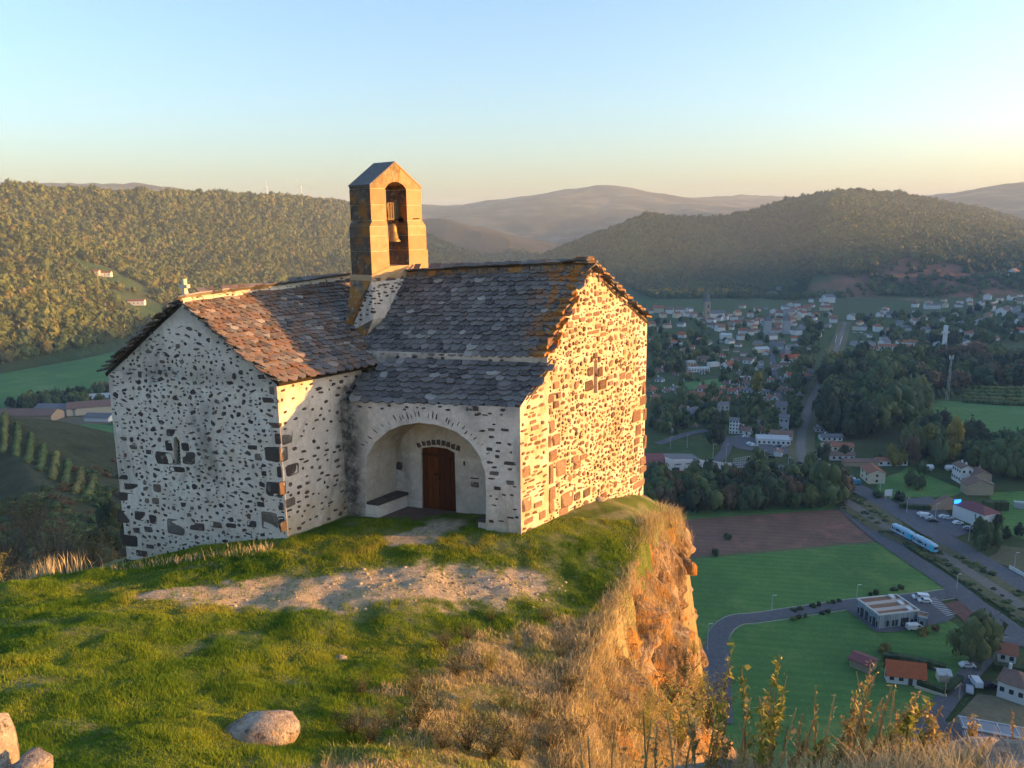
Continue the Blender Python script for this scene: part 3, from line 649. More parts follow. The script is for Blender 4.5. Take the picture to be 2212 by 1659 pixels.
# choir roof
CeP = fS.p(*fS.px(600, 822)); apP = onv(388, 652, C_, dC); RcP = onv(762, 600, apP, dS)
CeP = onv(601, 825, C_, dC)
CNn = nrm(np.cross(CeP-apP, RcP-apP)); CNn = CNn if CNn[2] > 0 else -CNn
Cv = lambda x, y: onp(x, y, apP, CNn)
cpol = [Cv(386, 648), Cv(604, 829), Cv(818, 786), Cv(800, 750), Cv(757, 718), Cv(752, 690), Cv(770, 600)]
roofC = slab(CH, 'choir_roof', cpol, CNn)
frc = roofplane(cpol[1], nrm(cpol[2]-cpol[1]), None, cpol[0]-cpol[1])
tiles(roofC, frc, cpol, .225, .155, lichf=lambda x, y: .25, big0=.55, rb=.05)
LeP = fC.p(*fC.px(226, 806)); LeB = LeP+s3*7+np.array([0, 0, .3])
ln = nrm(np.cross(LeP-apP, RcP-apP)); ln = ln if ln[2] > 0 else -ln
roofL = slab(CH, 'choir_rear_roof', [apP, LeP, LeB, RcP], ln)
tiles(roofL, roofplane(LeP, nrm(LeB-LeP), None, apP-LeP), [apP, LeP, LeB, RcP], .34, .24)
# verge slabs on the gables (each slab is a part)
def verges(p0, p1, outdir, n, cnt, ln_, th, mat, name='verge_slab', jit=.3, rndr=(.1, .6), lich=0., back=.1, dep=.36, drop=0.):
    root = empty('verge', parent=CH)
    for i in range(cnt):
        t = (i+.5)/cnt; c_ = p0*(1-t)+p1*t; al = nrm(p1-p0); w = np.linalg.norm(p1-p0)/cnt
        L = ln_*random.uniform(1-jit, 1+jit); o = nrm(outdir); up_ = nrm(np.cross(o, al)); up_ = up_ if up_[2] > 0 else -up_
        hor = nrm(np.array([al[0], al[1], al[2]*.35])) ; up2 = nrm(np.cross(o, hor)); up2 = up2 if up2[2] > 0 else -up2
        e1 = random.uniform(.02, .10)+back
        V = []
        pts = [(-dep*.5, -L), (dep*.55, -L+random.uniform(0, .08)), (dep*.6, -.1), (dep*.5, e1*.8), (0, e1+random.uniform(-.03, .03)), (-dep*.5, e1*.8)]
        mb = MB(); base = c_-np.array([0, 0, drop])
        mb.prism([base+hor*u+o*v+up2*random.uniform(-.008, .008) for u, v in pts], up2*th*random.uniform(.7, 1.5), r=random.uniform(*rndr))
        ob = mb.obj(name, M[mat], root)
    return root
out_g = fG.n
verges(APX+[0, 0, .03], M1+[0, 0, .05]+fG.u*-.12, out_g, None, 14, .5, .075, 'lichen', back=-.02, dep=.27)
verges(APX+[0, 0, .03]+fG.u*.3, FE+[0, 0, .04]+fG.u*.12, out_g, None, 14, .36, .05, 'lichen', back=.07, dep=.36)
verges(apP+[0, 0, .05], LeP+[0, 0, .02]+fC.u*.1, fC.n, None, 15, .4, .05, 'tile', back=.07, dep=.42, rndr=(0, .3))
verges(apP+[0, 0, .0], CeP+[0, 0, .0], fC.n, None, 14, .3, .03, 'tile', back=.03, dep=.34, rndr=(.1, .5))
# ridge stones
def ridgeline(p0, p1, cnt, w, h, mat, name='ridge_stone', rr=(.3, .9)):
    root = empty('ridge', parent=CH); d = nrm(p1-p0); sd = nrm(np.cross(d, [0, 0, 1.])); L = np.linalg.norm(p1-p0)/cnt
    for i in range(cnt):
        c_ = p0+(p1-p0)*((i+.5)/cnt)+[0, 0, random.uniform(-.015, .02)]; V = []; ww = w*random.uniform(.85, 1.15); hh = h*random.uniform(.8, 1.2)
        prof = [(-ww, -.12), (-ww*.75, hh*.45), (-ww*.25, hh), (ww*.3, hh*.95), (ww*.8, hh*.4), (ww, -.12)]; l = L*.5*random.uniform(.9, 1.0)
        mb = MB(); m = len(prof)
        for e in (-l, l):
            for x, z in prof: V.append(c_+d*(e+random.uniform(-.02, .02))+sd*x+np.array([0, 0, z+random.uniform(-.012, .012)]))
        mb.add(V, [(k, (k+1) % m, (k+1) % m+m, k+m) for k in range(m)]+[tuple(range(m))[::-1], tuple(range(m, 2*m))], r=random.uniform(*rr))
        mb.obj(name, M[mat], root)
ridgeline(RL+[0, 0, -.02], APX+[0, 0, -.02], 17, .2, .11, 'lichen')
RcM = onv(640, 613, apP, dS)
ridgeline(apP+[0, 0, -.02], RcP+[0, 0, .0], 20, .17, .12, 'mortar')
# cap stones on the nave gable apex
cap = empty('gable_cap', parent=CH)
for k, (dx, dz, l, w, t) in enumerate([(.05, .0, .42, .75, .06), (.02, .07, .36, .62, .06), (.06, .135, .3, .42, .05)]):
    mb = MB(); c_ = APX+fG.u*dx+fG.n*(-.12)+np.array([0, 0, dz+.06]); e = fG.u; f = fG.n
    P6 = [c_+e*w*.5*cos(a)*random.uniform(.9, 1.1)+f*l*sin(a)*random.uniform(.9, 1.1) for a in np.linspace(0, 2*PI, 9)[:-1]]
    mb.prism(P6, (0, 0, t), r=.5+.2*k); mb.obj('cap_stone', M['lichen'], cap)
# stone cross on the choir apex
mb = MB(); cb = onv(389, 652, C_, dC)+s3*.12; zt_ = atY(384, 603, cb[1])[2]; hC = zt_-cb[2]; ux = nrm(np.array([dC[0], dC[1], 0]))
mb.prism([cb+ux*x*.7+np.array([0, 0, z*hC]) for x, z in ((-.11, -.1), (.11, -.1), (.085, .25), (.055, .45), (-.055, .45), (-.085, .25))], s3*.12, r=.5)
mb.prism([cb+ux*x*.68+s3*.012+np.array([0, 0, z*hC]) for x, z in ((-.06, .44), (.06, .44), (.05, .60), (.19, .57), (.20, .74), (.055, .72), (.07, .98), (-.06, 1.0), (-.055, .73), (-.18, .76), (-.19, .60), (-.05, .60))], s3*.10, r=.8)
mb.obj('stone_cross', M['mortar'], CH)

# --- belfry and the raking wall below it
Bn = onv(803, 598, RL, d2); fB = Frame(Bn, d2, (1, -1)); tdir = -fB.n; T = .95
fb = lambda x, y: fB.px(x, y)
cb3 = lambda x, y: ((840+x/5.183)*.8848, (380+y/5.183)*.8848)
belfry = empty('belfry', parent=CH)
sL = 0.; sR = fb(924, 590)[0]; zb_ = fb(805, 592)[1]-.05
kz = [fb(*cb3(330, y))[1] for y in (1430, 1215, 1015, 890, 815, 620, 410, 385)]
aps, apz = fb(*cb3(640, 92)); wu = (fb(*cb3(325, 385))[0], fb(*cb3(972, 405))[0]); wl = (fb(*cb3(325, 900))[0], fb(*cb3(1035, 900))[0])
zs_ = fb(*cb3(325, 385))[1]; zs2 = zs_
oL = fb(*cb3(560, 1000))[0]; oR = fb(*cb3(812, 1000))[0]; oL2 = fb(*cb3(530, 600))[0]; oR2 = fb(*cb3(792, 600))[0]
zo = fb(*cb3(640, 1395))[1]; zch0 = fb(*cb3(560, 895))[1]; zch1 = fb(*cb3(560, 820))[1]; zsp = fb(*cb3(640, 455))[1]; ztop = fb(*cb3(665, 333))[1]
cxo = (oL2+oR2)/2; rx = (oR2-oL2)/2
print('belfry', sR, kz, oL, oR, zo, ztop, apz)
def arcpt(t): return (cxo+rx*cos(t), zsp+(ztop-zsp)*sin(t))
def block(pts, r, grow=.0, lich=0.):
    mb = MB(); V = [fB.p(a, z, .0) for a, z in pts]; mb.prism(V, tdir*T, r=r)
    o = mb.obj('stone_block', [M['belfry'], M['crust_shade']], belfry)
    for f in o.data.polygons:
        if -np.array(f.normal)@fB.u > .6: f.material_index = 1  # left faces: lichen crust on the outside, painted shade on the inner jamb
    at = o.data.attributes.new('lich', 'FLOAT', 'POINT'); at.data.foreach_set('value', [lich]*len(o.data.vertices)); return o
g = .007
lv = [zb_+.0, fb(*cb3(330, 1215))[1], fb(*cb3(330, 1018))[1], zch0, zch1, fb(*cb3(330, 620))[1], zs_-.06]
for i in range(len(lv)-1):
    z0, z1 = lv[i], lv[i+1]
    up_ = z0 >= zch1-.01; ch = abs(z0-zch0) < .01
    for side in (0, 1):
        if i == 0: z0_ = max(z0, zo)
        o0 = (oL, oR)[side]; o1 = (oL2, oR2)[side]; e0 = (wl)[side]+(0 if side else 0); e1 = (wu)[side]
        if side: e0 = wl[1]+(.05 if i == 0 else .0)
        a0, a1 = (o1, o1) if up_ else ((o0, o1) if ch else (o0, o0)); b0_, b1_ = (e1, e1) if up_ else ((e0, e1) if ch else (e0, e0))
        if ch: pts = [(b0_, z0+g), (a0, z0+g), (a1, z1-g), (b1_, z1-g)]
        else: pts = [(b0_, z0+g), (a0, z0+g), (a1, z1-g), (b1_, z1-g)]
        if side == 0 and ch: pts = [(wl[0], z0+g), (a0, z0+g), (a1, z1-g), (wu[0]+.03, z1-g)]
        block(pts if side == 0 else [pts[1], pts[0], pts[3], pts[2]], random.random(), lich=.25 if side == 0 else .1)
# voussoir head blocks: left, keystone, right
zH = zs_-.06+g
kx = .17
lh = [(wu[0], zH), (oL2, zH)]+[arcpt(t) for t in np.linspace(PI-math.asin(max(-1, min(1, (zH-zsp)/(ztop-zsp)))), PI/2+.28, 7)[1:]]
keyb = [arcpt(PI/2+.25), arcpt(PI/2), arcpt(PI/2-.25)]
def rakez(a): return apz-(apz-zs_)*abs(a-aps)/((aps-wu[0]) if a < aps else (wu[1]-aps))
l_top = (keyb[0][0]-.10, rakez(keyb[0][0]-.10)); r_top = (keyb[2][0]+.10, rakez(keyb[2][0]+.10))
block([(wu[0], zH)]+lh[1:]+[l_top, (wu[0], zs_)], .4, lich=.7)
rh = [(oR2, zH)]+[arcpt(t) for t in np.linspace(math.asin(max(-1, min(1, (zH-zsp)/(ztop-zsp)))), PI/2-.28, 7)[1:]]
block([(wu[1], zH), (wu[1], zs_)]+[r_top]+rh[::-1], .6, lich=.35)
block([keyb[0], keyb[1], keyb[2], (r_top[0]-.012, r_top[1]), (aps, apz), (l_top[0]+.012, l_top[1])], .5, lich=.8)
# mortar core a few mm inside the faces
mb = MB(); e = .035
core = [(wl[0]+e, zb_), (wl[0]+e, zch0), (wu[0]+e, zch1), (wu[0]+e, zs_), (aps, apz-e*2), (wu[1]-e, zs_), (wu[1]-e, zch1), (wl[1]-e, zch0), (wl[1]-e, zb_), (oR+e, zb_), (oR+e, zch0), (oR2+e, zch1), (oR2+e, zsp)]
core += [(cxo+(rx+e)*cos(t), zsp+(ztop-zsp+e)*sin(t)) for t in np.linspace(0, PI, 13)[1:-1]]+[(oL2-e, zsp), (oL2-e, zch1), (oL-e, zch0), (oL-e, zb_)]
mb.prism([fB.p(a, z, -.012) for a, z in core], tdir*(T-.024)); mb.obj('mortar_core', M['mortar'], belfry)
# roof slabs of the belfry
for sgn, (ea_, ez_) in ((0, (wu[0], zs_)), (1, (wu[1], zs_))):
    mb = MB(); d = .035; nn = nrm([-(apz-ez_)*(1 if sgn == 0 else -1), (aps-ea_)*(1 if sgn == 0 else -1)]); nn = nn if nn[1] > 0 else -nn
    pts = [(ea_, ez_+.004), (aps, apz+.004), (aps, apz+.05), (ea_+nn[0]*.045, ez_+.05)]
    mb.prism([fB.p(a, z, .015) for a, z in pts], tdir*(T+.03), r=.3); mb.obj('coping', M['tile'] if sgn == 0 else M['belfry'], belfry)
# sill course
mb = MB(); mb.prism([fB.p(a, z, .03) for a, z in ((sL-.03, zb_-.16), (sR+.55, zb_-.10), (sR+.42, zb_+.02), (oR+.06, zo+.002), (oL, zo+.002), (sL-.03, zb_+.0))], tdir*(T+.06), r=.6); mb.obj('sill_course', M['belfry'], belfry)
# raking wall: dark lichened coping strip, plaster side
rk = MB(); Bt = fB.p(-.02, zb_-.14); Bb = Bt+tdir*T; Wv = Cv(745, 704); V2 = VAL+np.array([0, 0, .02])
low = np.array([0, 0, -1.2])
strip = [Bt, V2, Wv, Bb]
rk.add(strip+[p+low for p in strip], [(0, 1, 2, 3), (7, 6, 5, 4), (0, 4, 5, 1), (1, 5, 6, 2), (2, 6, 7, 3), (3, 7, 4, 0)])
rk.obj('raking_coping', M['lichen'], CH)
RLp = fB.p(fb(885, 590)[0], zb_-.14)
rk = MB(); off = -fB.n*.02; T3 = [Bt+fB.n*.01, V2+fB.n*.01, RL+fB.n*.03+np.array([0, 0, .05]), fB.p(sR+.3, zb_-.15, .01)]
pr = MB(); pr.add([T3[0], T3[1], T3[2], T3[3]]+[T3[0]+low, T3[1]+low, T3[2]+low, T3[3]+low], [(0, 1, 2), (0, 2, 3), (0, 4, 5, 1), (1, 5, 6, 2), (2, 6, 7, 3), (3, 7, 4, 0), (4, 7, 6, 5)])
rw = pr.obj('raking_wall', M['plaster'], CH)
# stones on the raking wall (triangle plane)
e1 = nrm(T3[2]-T3[0]); nn = nrm(np.cross(T3[2]-T3[0], T3[1]-T3[0])); nn = nn if nn@(-T3[0]) > 0 else -nn
class PF_(Frame):
    def __init__(s, O, u, n): s.O = O; s.u = u; s.n = n; s.v = np.cross(n, u); s.v = s.v if s.v[2] > 0 else -s.v
    def p(s, a, z, w=0.): return s.O+s.u*a+s.v*z+s.n*w
fT = PF_(T3[0], e1, nn)
fL2 = Frame(Bt, nrm((V2-Bt)[:2]), (1, -1))
for x, y, w, h in [(405, 1565, 120, 50), (585, 1548, 165, 60), (735, 1535, 60, 50), (455, 1640, 50, 20), (540, 1625, 70, 18), (650, 1610, 60, 14), (720, 1600, 50, 12)]:
    q = fB.px(*cb3(x, y)); put_stone(rw, fB, q[0], q[1], w*.8848/5.183*.0178, h*.8848/5.183*.0155, .72, p=.03, sq=1)
placed = []
for i in range(400):
    x = random.uniform(758, 872); y = random.uniform(614, 712)
    if not inpoly((x, y), [(800, 616), (868, 612), (800, 680), (765, 706), (756, 706)]): continue
    w, h = random.uniform(.08, .2), random.uniform(.035, .09); fr_ = fB if x > 806 else fL2; q = fr_.px(x, y)
    if any(abs(x-a) < 8 and abs(y-b) < 5 for a, b in placed): continue
    placed.append((x, y)); put_stone(rw, fr_, q[0], q[1], w, h, random.uniform(.3, .8), p=.022, rot=random.uniform(-.3, .1))
# --- bell (hangs in the arch: its own thing)
bell = empty('bell', (0, 0, 0)); tag(bell, 'bronze bell hanging on a worn wooden headstock inside the belfry arch', 'bell')
zbl = fb(*cb3(650, 1090))[1]; zbt = fb(*cb3(630, 855))[1]; hB = zbt-zbl; sb = fb(*cb3(650, 1000))[0]+.28
bc = fB.p(sb, zbl, -T*.42); bell.location = tuple(bc); rb_ = hB*.40
mb = MB(); mb.lathe((0, 0, 0), [(rb_*1.0, 0), (rb_*1.02, .02), (rb_*.86, hB*.12), (rb_*.68, hB*.3), (rb_*.58, hB*.55), (rb_*.53, hB*.8), (rb_*.42, hB*.93), (rb_*.2, hB*1.0), (0.001, hB*1.01), (0.001, hB*.95), (rb_*.45, hB*.8), (rb_*.8, hB*.12), (rb_*.9, .0), (rb_*1.0, 0)], 28)
mb.obj('bell_body', M['bronze'], bell, smooth=True)
mb = MB(); mb.tube([(0, 0, hB*.5), (0, 0, -.14)], .014, 6); mb.lathe((0, 0, -.2), [(.001, 0), (.04, .02), (.045, .06), (.02, .1), (.001, .11)], 10); mb.obj('clapper', M['iron'], bell)
mb = MB(); zz = zbt-zbl+.1; hw = [(-.30, zz), (.30, zz), (.26, zz+.12), (.30, zz+.52), (.22, zz+.55), (-.22, zz+.55), (-.30, zz+.50), (-.24, zz+.12)]
e3 = fB.u; mb.prism([e3*x+np.array([0, 0, z])-fB.n*.07 for x, z in hw], fB.n*.14, r=.2)
for x in (-.15, -.05, .05, .15): mb.box(e3*x+fB.n*.08+np.array([0, 0, zz+.3]), (.03, .02, .46), ax=(e3, fB.n, np.array([0, 0, 1.])), r=.3)
mb.obj('headstock', M['oldwood'], bell)
mb = MB(); mb.tube([e3*-.48+np.array([0, 0, zz+.02]), e3*.48+np.array([0, 0, zz+.02])], .025, 8); mb.tube([fB.n*.1+e3*.05+np.array([0, 0, zz+.02]), fB.n*.5+e3*.7+np.array([0, 0, zz+.04])], .02, 6)
for x in (-.12, 0, .12): mb.tube([e3*x*.5+np.array([0, 0, hB*.97]), e3*x+np.array([0, 0, zz+.02])], .02, 6)
mb.lathe(tuple(e3*.26+fB.n*.1+np.array([0, 0, zz-.06])), [(.001, 0), (.08, .03), (.09, .08), (.05, .14), (.001, .16)], 10)
mb.obj('axle', M['iron'], bell)
# lightning cable down the gable verge
mb = MB(); pts = [onv(x, y, A-np.array([0, 0, 0])+np.r_[fG.n[:2]*.05, 0], d2)+fG.n*.05 for x, y in ((1264, 582), (1253, 610), (1240, 640), (1222, 672), (1208, 700), (1203, 722))]
mb.tube([p-fG.n*.3+np.array([0, 0, .1]) for p in pts], .009, 5); mb.obj('cable', M['belfry'], CH)

# ---- link stones / tiles: the 300 that show largest are objects, the others one part
def flush(items, name, mat, parent, lichs=False):
    items.sort(key=lambda q: -q[0])
    for it in items[:298]:
        m = mesh(name, it[2], it[3], mat, it[4])
        if lichs: a = m.attributes.new('lich', 'FLOAT', 'POINT'); a.data.foreach_set('value', [it[5]]*len(it[2]))
        o = obj(name, m, it[1])
    V = []; Fs = []; R_ = []; Lc = []
    for it in items[298:]:
        b = len(V); V += list(it[2]); Fs += [tuple(i+b for i in f) for f in it[3]]; R_ += [it[4]]*len(it[3])
        if lichs: Lc += [it[5]]*len(it[2])
    m = mesh(name, np.array(V), Fs, mat, R_)
    if lichs: a = m.attributes.new('lich', 'FLOAT', 'POINT'); a.data.foreach_set('value', Lc)
    tag(obj(name, m, parent), kind='stuff')
print('stones', len(STONES), 'tiles', len(TILES))
flush(STONES, 'stone', M['stone'], CH)
flush(TILES, 'roof_tile', M['tile'], CH, True)
# ============================================================ GROUND
def m_ground():
    k = N('terrace_turf_and_dirt', .95); P = k.co()
    g = k.ramp(k.noise(1.6, 6, rough=.65), [(.3, (.045, .085, .014)), (.5, (.08, .13, .02)), (.7, (.12, .16, .028))])
    g = k.mix(k.ramp(k.noise(11, 4), [(.5, 0), (.7, .5)]), g, (.13, .115, .05))
    dirt = k.ramp(k.noise(7, 6, rough=.75), [(.3, (.24, .19, .135)), (.5, (.40, .33, .24)), (.7, (.52, .45, .35))])
    dry = k.ramp(k.noise(5, 6, rough=.7), [(.3, (.15, .12, .06)), (.5, (.28, .23, .12)), (.72, (.40, .34, .19))])
    rock = k.ramp(k.noise(3, 6, rough=.75), [(.3, (.06, .05, .042)), (.5, (.16, .125, .09)), (.7, (.30, .25, .19))])
    rock = k.mix(k.ramp(k.noise(1.4, 5), [(.46, 0), (.58, .9)]), rock, (.36, .16, .03))
    col = k.mix(k.attr('dry'), g, dry); col = k.mix(k.attr('dirt'), col, dirt); col = k.mix(k.attr('rock'), col, rock)
    return k.out(col, k.noise(14, 7, rough=.75), 1., .06)
def m_cliff():
    k = N('lichened_cliff_rock', .92)
    P = k.co((1, 1, .38)); a = k.noise(1.1, 7, co=P, rough=.72); b = k.noise(4.5, 6, co=P, rough=.7)
    col = k.ramp(a, [(.28, (.05, .038, .03)), (.42, (.13, .09, .06)), (.55, (.24, .19, .14)), (.7, (.38, .33, .27))])
    col = k.mix(k.ramp(k.noise(.55, 6, co=P, rough=.65, dist=1.), [(.50, 0), (.58, .85)]), col, (.38, .19, .045))
    col = k.mix(k.ramp(b, [(.34, .97), (.46, 0)]), col, (.025, .02, .017))
    col = k.mix(k.ramp(k.noise(9, 5), [(.6, 0), (.7, .6)]), col, (.47, .43, .35))
    col = k.mix(k.attr('dry'), col, (.20, .15, .06))
    return k.out(col, k.math('ADD', k.math('MULTIPLY', a, 2.), b), 1., .12)
M['ground'] = m_ground(); M['cliff'] = m_cliff()
PATHC = [tuple(atz(x, y, -8.7)[:2]) for x, y in ((330, 1322), (470, 1308), (620, 1305), (760, 1285), (900, 1262), (1040, 1248), (1150, 1232))]
PATHW = [.4, 1.05, 1.2, 1.4, 1.35, 1.15, .7]
PATH2 = [tuple(atz(x, y, -8.6)[:2]) for x, y in ((950, 1135), (900, 1160), (860, 1166))]
def plined(P, L, W):
    best = np.full(len(P), 9.)
    for i in range(len(L)-1):
        a = np.array(L[i]); b = np.array(L[i+1]); ab = b-a; t = np.clip(((P-a)@ab)/(ab@ab), 0, 1)
        best = np.minimum(best, np.linalg.norm(P-(a+t[:, None]*ab), axis=1)/(W[i]*(1-t)+W[i+1]*t))
    return best
def zones(x, y):
    P = np.c_[x, y]; n = fbm(P, .9, 4, 2)*.8; n2 = fbm(P, 3.3, 3, 9)
    dirt = np.clip((1.05-plined(P, PATHC, PATHW)-n*.5+n2*.5)*2.2, 0, 1)
    dirt = np.maximum(dirt, np.clip((1.05-plined(P, PATH2, [.75, .7, .5])+n2*.5)*2.2, 0, 1))
    ex = np.interp(y, [4, 7, 9, 11, 12.5, 14, 16, 17.5, 20, 23, 26], [-2., -3.2, -1.9, -2.1, -2.4, -1.6, -.4, 1.6, 3.2, 4.6, 5.4])
    dry = np.clip((x-ex+n*1.3+n2*.4)*1.3, 0, 1)
    dry = np.maximum(dry, np.clip(1.2-np.hypot(x+2.3, y-8.9)/1.1+n, 0, 1))
    d, din, rt = plat(x, y)
    dry = np.maximum(dry, np.clip(d*.8*(rt < 1), 0, 1)*.6)
    bare = np.clip((fbm(P, 1.4, 4, 21)-.12)*5, 0, 1)*.5*(1-dry)
    patch = np.clip((fbm(P*np.array([1, 1.7]), .8, 4, 31)-.17)*4, 0, 1)*(x > -2.7)*(y < 16)
    return np.maximum(dirt, bare*.6), np.maximum(dry, patch*.8)
def Znear(x, y):
    z, d, rt = Hnear(x, y); P = np.c_[x, y]
    wall = np.clip((np.minimum(np.abs(x*.94*0+1), 1)), 0, 1)
    k = np.clip((20.3-y)/1.5, .15, 1)
    z = z+k*(fbm(P*np.array([1., .7]), .55, 3, 4)*.20+fbm(P, 1.7, 3, 6)*.10)+fbm(P, 5, 2, 8)*.03
    st = np.clip(d/1.5, 0, 1)
    z = z+st*(fbm(P, .45, 4, 12)*1.2)
    return z, d, rt
STEP = .115
gx = np.arange(-19, 12.01, STEP); gy = np.arange(-2, 36.01, STEP)
XX, YY = np.meshgrid(gx, gy, indexing='ij'); xf, yf = XX.ravel(), YY.ravel()
zz, dd, rr = Znear(xf, yf); di, dr = zones(xf, yf)
rk_ = np.clip((dd-.3)*(rr > 1.6)*1.2, 0, 1)*np.clip((fbm(np.c_[xf, yf], .8, 3, 40)+.35)*3, 0, 1)
# trodden stony patch right of the path
ZG = zz.reshape(XX.shape)
def zn(x, y):
    """bilinear height of the terrace"""
    x = np.asarray(x, float); y = np.asarray(y, float)
    fx = np.clip((x-gx[0])/STEP, 0, len(gx)-1.001); fy = np.clip((y-gy[0])/STEP, 0, len(gy)-1.001); i = fx.astype(int); j = fy.astype(int); fx -= i; fy -= j
    return (ZG[i, j]*(1-fx)+ZG[i+1, j]*fx)*(1-fy)+(ZG[i, j+1]*(1-fx)+ZG[i+1, j+1]*fx)*fy
nx, ny = XX.shape; idx = np.arange(nx*ny).reshape(nx, ny)
Fq = np.stack([idx[:-1, :-1], idx[1:, :-1], idx[1:, 1:], idx[:-1, 1:]], -1).reshape(-1, 4)
tag(obj('terrace_ground', mesh('terrace_ground', np.c_[xf, yf, zz], Fq, M['ground'], smooth=True, attrs={'dirt': di, 'dry': dr, 'rock': rk_})), kind='structure')
# --- cliff face
def catmull(P, n):
    P = [np.array(p, float) for p in P]; P = [2*P[0]-P[1]]+P+[2*P[-1]-P[-2]]; out = []
    for i in range(1, len(P)-2):
        for k in range(n):
            t = k/n; out.append(.5*((2*P[i])+(-P[i-1]+P[i+1])*t+(2*P[i-1]-5*P[i]+4*P[i+1]-P[i+2])*t*t+(-P[i-1]+3*P[i]-3*P[i+1]+P[i+2])*t**3))
    return np.array(out+[P[-2]])
ed = catmull([(5.0, 29.5), (6.3, 27.6), (5.1, 25), (4.1, 21.8), (3.0, 18.8), (1.9, 15.8), (1.1, 12.8), (1.0, 10.0)], 26)
tg = np.gradient(ed, axis=0); tg /= np.linalg.norm(tg, axis=1)[:, None]; no = np.c_[-tg[:, 1], tg[:, 0]]; no *= np.sign(no@np.array([1, -.3]))[:, None]
rates = np.interp(ed[:, 1], [10, 13, 16, 19, 22, 28], [1.4, 2.0, 3.2, 6, 7, 7])
dep = np.r_[np.linspace(-.35, 2, 26), np.linspace(2.1, 16, 110)]
E_, D_ = np.meshgrid(np.arange(len(ed)), dep, indexing='ij'); E_ = E_.ravel(); D_ = D_.ravel()
bx, by = ed[E_, 0], ed[E_, 1]; z0 = Hnear(bx, by)[0]
outw = np.where(D_ > 0, D_/rates[E_], D_*1.2)
x_ = bx+no[E_, 0]*outw; y_ = by+no[E_, 1]*outw; z_ = z0-np.maximum(D_, 0)
arc = np.r_[0, np.cumsum(np.linalg.norm(np.diff(ed, axis=0), axis=1))][E_]
Q = np.c_[arc*1.0, z_*.28, arc*0]
rg = 1-np.abs(fbm(Q, 1.3, 4, 51))*2.6                      # upright columns with cracks
cr = np.abs(fbm(np.c_[arc*.9, z_*.75, arc*0], .9, 4, 77))
led = fbm(np.c_[arc, z_, arc*0], .42, 4, 90)
amp = np.clip((D_+.2)/1.3, 0, 1)
blk = np.floor((z_*.8+fbm(np.c_[arc, z_*0, z_*0], .8, 2, 5)*2)*1.0); bo = np.sin(blk*12.9898+np.floor(arc*1.25+blk*.37)*78.233)*43758.5453; bo = bo-np.floor(bo); fine = fbm(np.c_[arc*1.0, z_*.5, arc*0], 3.2, 3, 44)
push = amp*(rg*.62+led*1.9+np.minimum(cr, .2)*1.6-.52+(bo-.5)*.55+fine*.35)+.10*amp
x_ += no[E_, 0]*push; y_ += no[E_, 1]*push; z_ += amp*fbm(np.c_[x_, y_, z_], 1.3, 3, 33)*.4+.03
nE, nD = len(ed), len(dep); idc = np.arange(nE*nD).reshape(nE, nD)
Fc = np.stack([idc[:-1, :-1], idc[:-1, 1:], idc[1:, 1:], idc[1:, :-1]], -1).reshape(-1, 4)
dryc = np.clip(1.1-(D_-.2)/np.interp(by, [10, 13, 18, 22, 27], [6, 4., 1.5, .8, .8])+led*2.2, 0, 1)*np.clip((fbm(np.c_[x_, y_, z_], .8, 3, 61)+.3)*4, 0, 1)
cl = obj('cliff', mesh('cliff', np.c_[x_, y_, z_], Fc, M['cliff'], attrs={'dry': dryc})); tag(cl, kind='structure')
CLV = (x_, y_, z_, D_, no[E_])

# --- the wide terrain
def m_terrain():
    k = N('valley_and_hill_ground', .95); n1_ = k.noise(.012, 6, rough=.6); n2 = k.noise(.09, 6, rough=.7)
    mead = k.ramp(n2, [(.3, (.034, .078, .025)), (.5, (.05, .10, .03)), (.7, (.07, .125, .04))])
    mead = k.mix(k.ramp(n1_, [(.42, 0), (.6, .55)]), mead, (.085, .095, .04))
    forest = k.ramp(n2, [(.3, (.022, .028, .012)), (.5, (.045, .045, .018)), (.7, (.075, .06, .025))])
    tan = k.ramp(k.noise(.006, 6, rough=.65), [(.35, (.03, .045, .028)), (.5, (.07, .075, .045)), (.62, (.15, .135, .09))])
    rockc = k.ramp(k.noise(.03, 6, rough=.7), [(.35, (.15, .075, .045)), (.6, (.30, .15, .09))])
    col = k.mix(k.attr('forest'), mead, forest); col = k.mix(k.attr('tan'), col, tan); col = k.mix(k.attr('rocky'), col, rockc); col = k.mix(k.attr('scrub'), col, k.ramp(n2, [(.3, (.045, .05, .025)), (.5, (.075, .085, .035)), (.6, (.10, .10, .05)), (.75, (.05, .085, .028))]))
    return k.out(col, k.noise(.1, 8, rough=.75), 1., 6.)
M['terrain'] = m_terrain()
an = np.radians(np.concatenate([np.arange(-180, -48, 2.), np.arange(-48, 42, .16), np.arange(42, 180, 2.)]))
ra = np.concatenate([np.linspace(8, 60, 14), np.geomspace(66, 700, 70), np.geomspace(712, 3600, 200), np.geomspace(3650, 9000, 70), np.geomspace(9500, 25000, 10)])
AA, RR_ = np.meshgrid(an, ra, indexing='ij'); xf, yf = (RR_*np.sin(AA)).ravel(), (RR_*np.cos(AA)).ravel()
zz = np.concatenate([H(xf[i:i+20000], yf[i:i+20000]) for i in range(0, len(xf), 20000)])
ins = (xf > -19) & (xf < 12) & (yf > -2) & (yf < 36); rr_ = np.hypot(xf, yf)
zz = np.where(ins, zz-2.5, zz-np.clip(1.2-(rr_-40)/40, 0, 1.2))
hz = zz-Z0
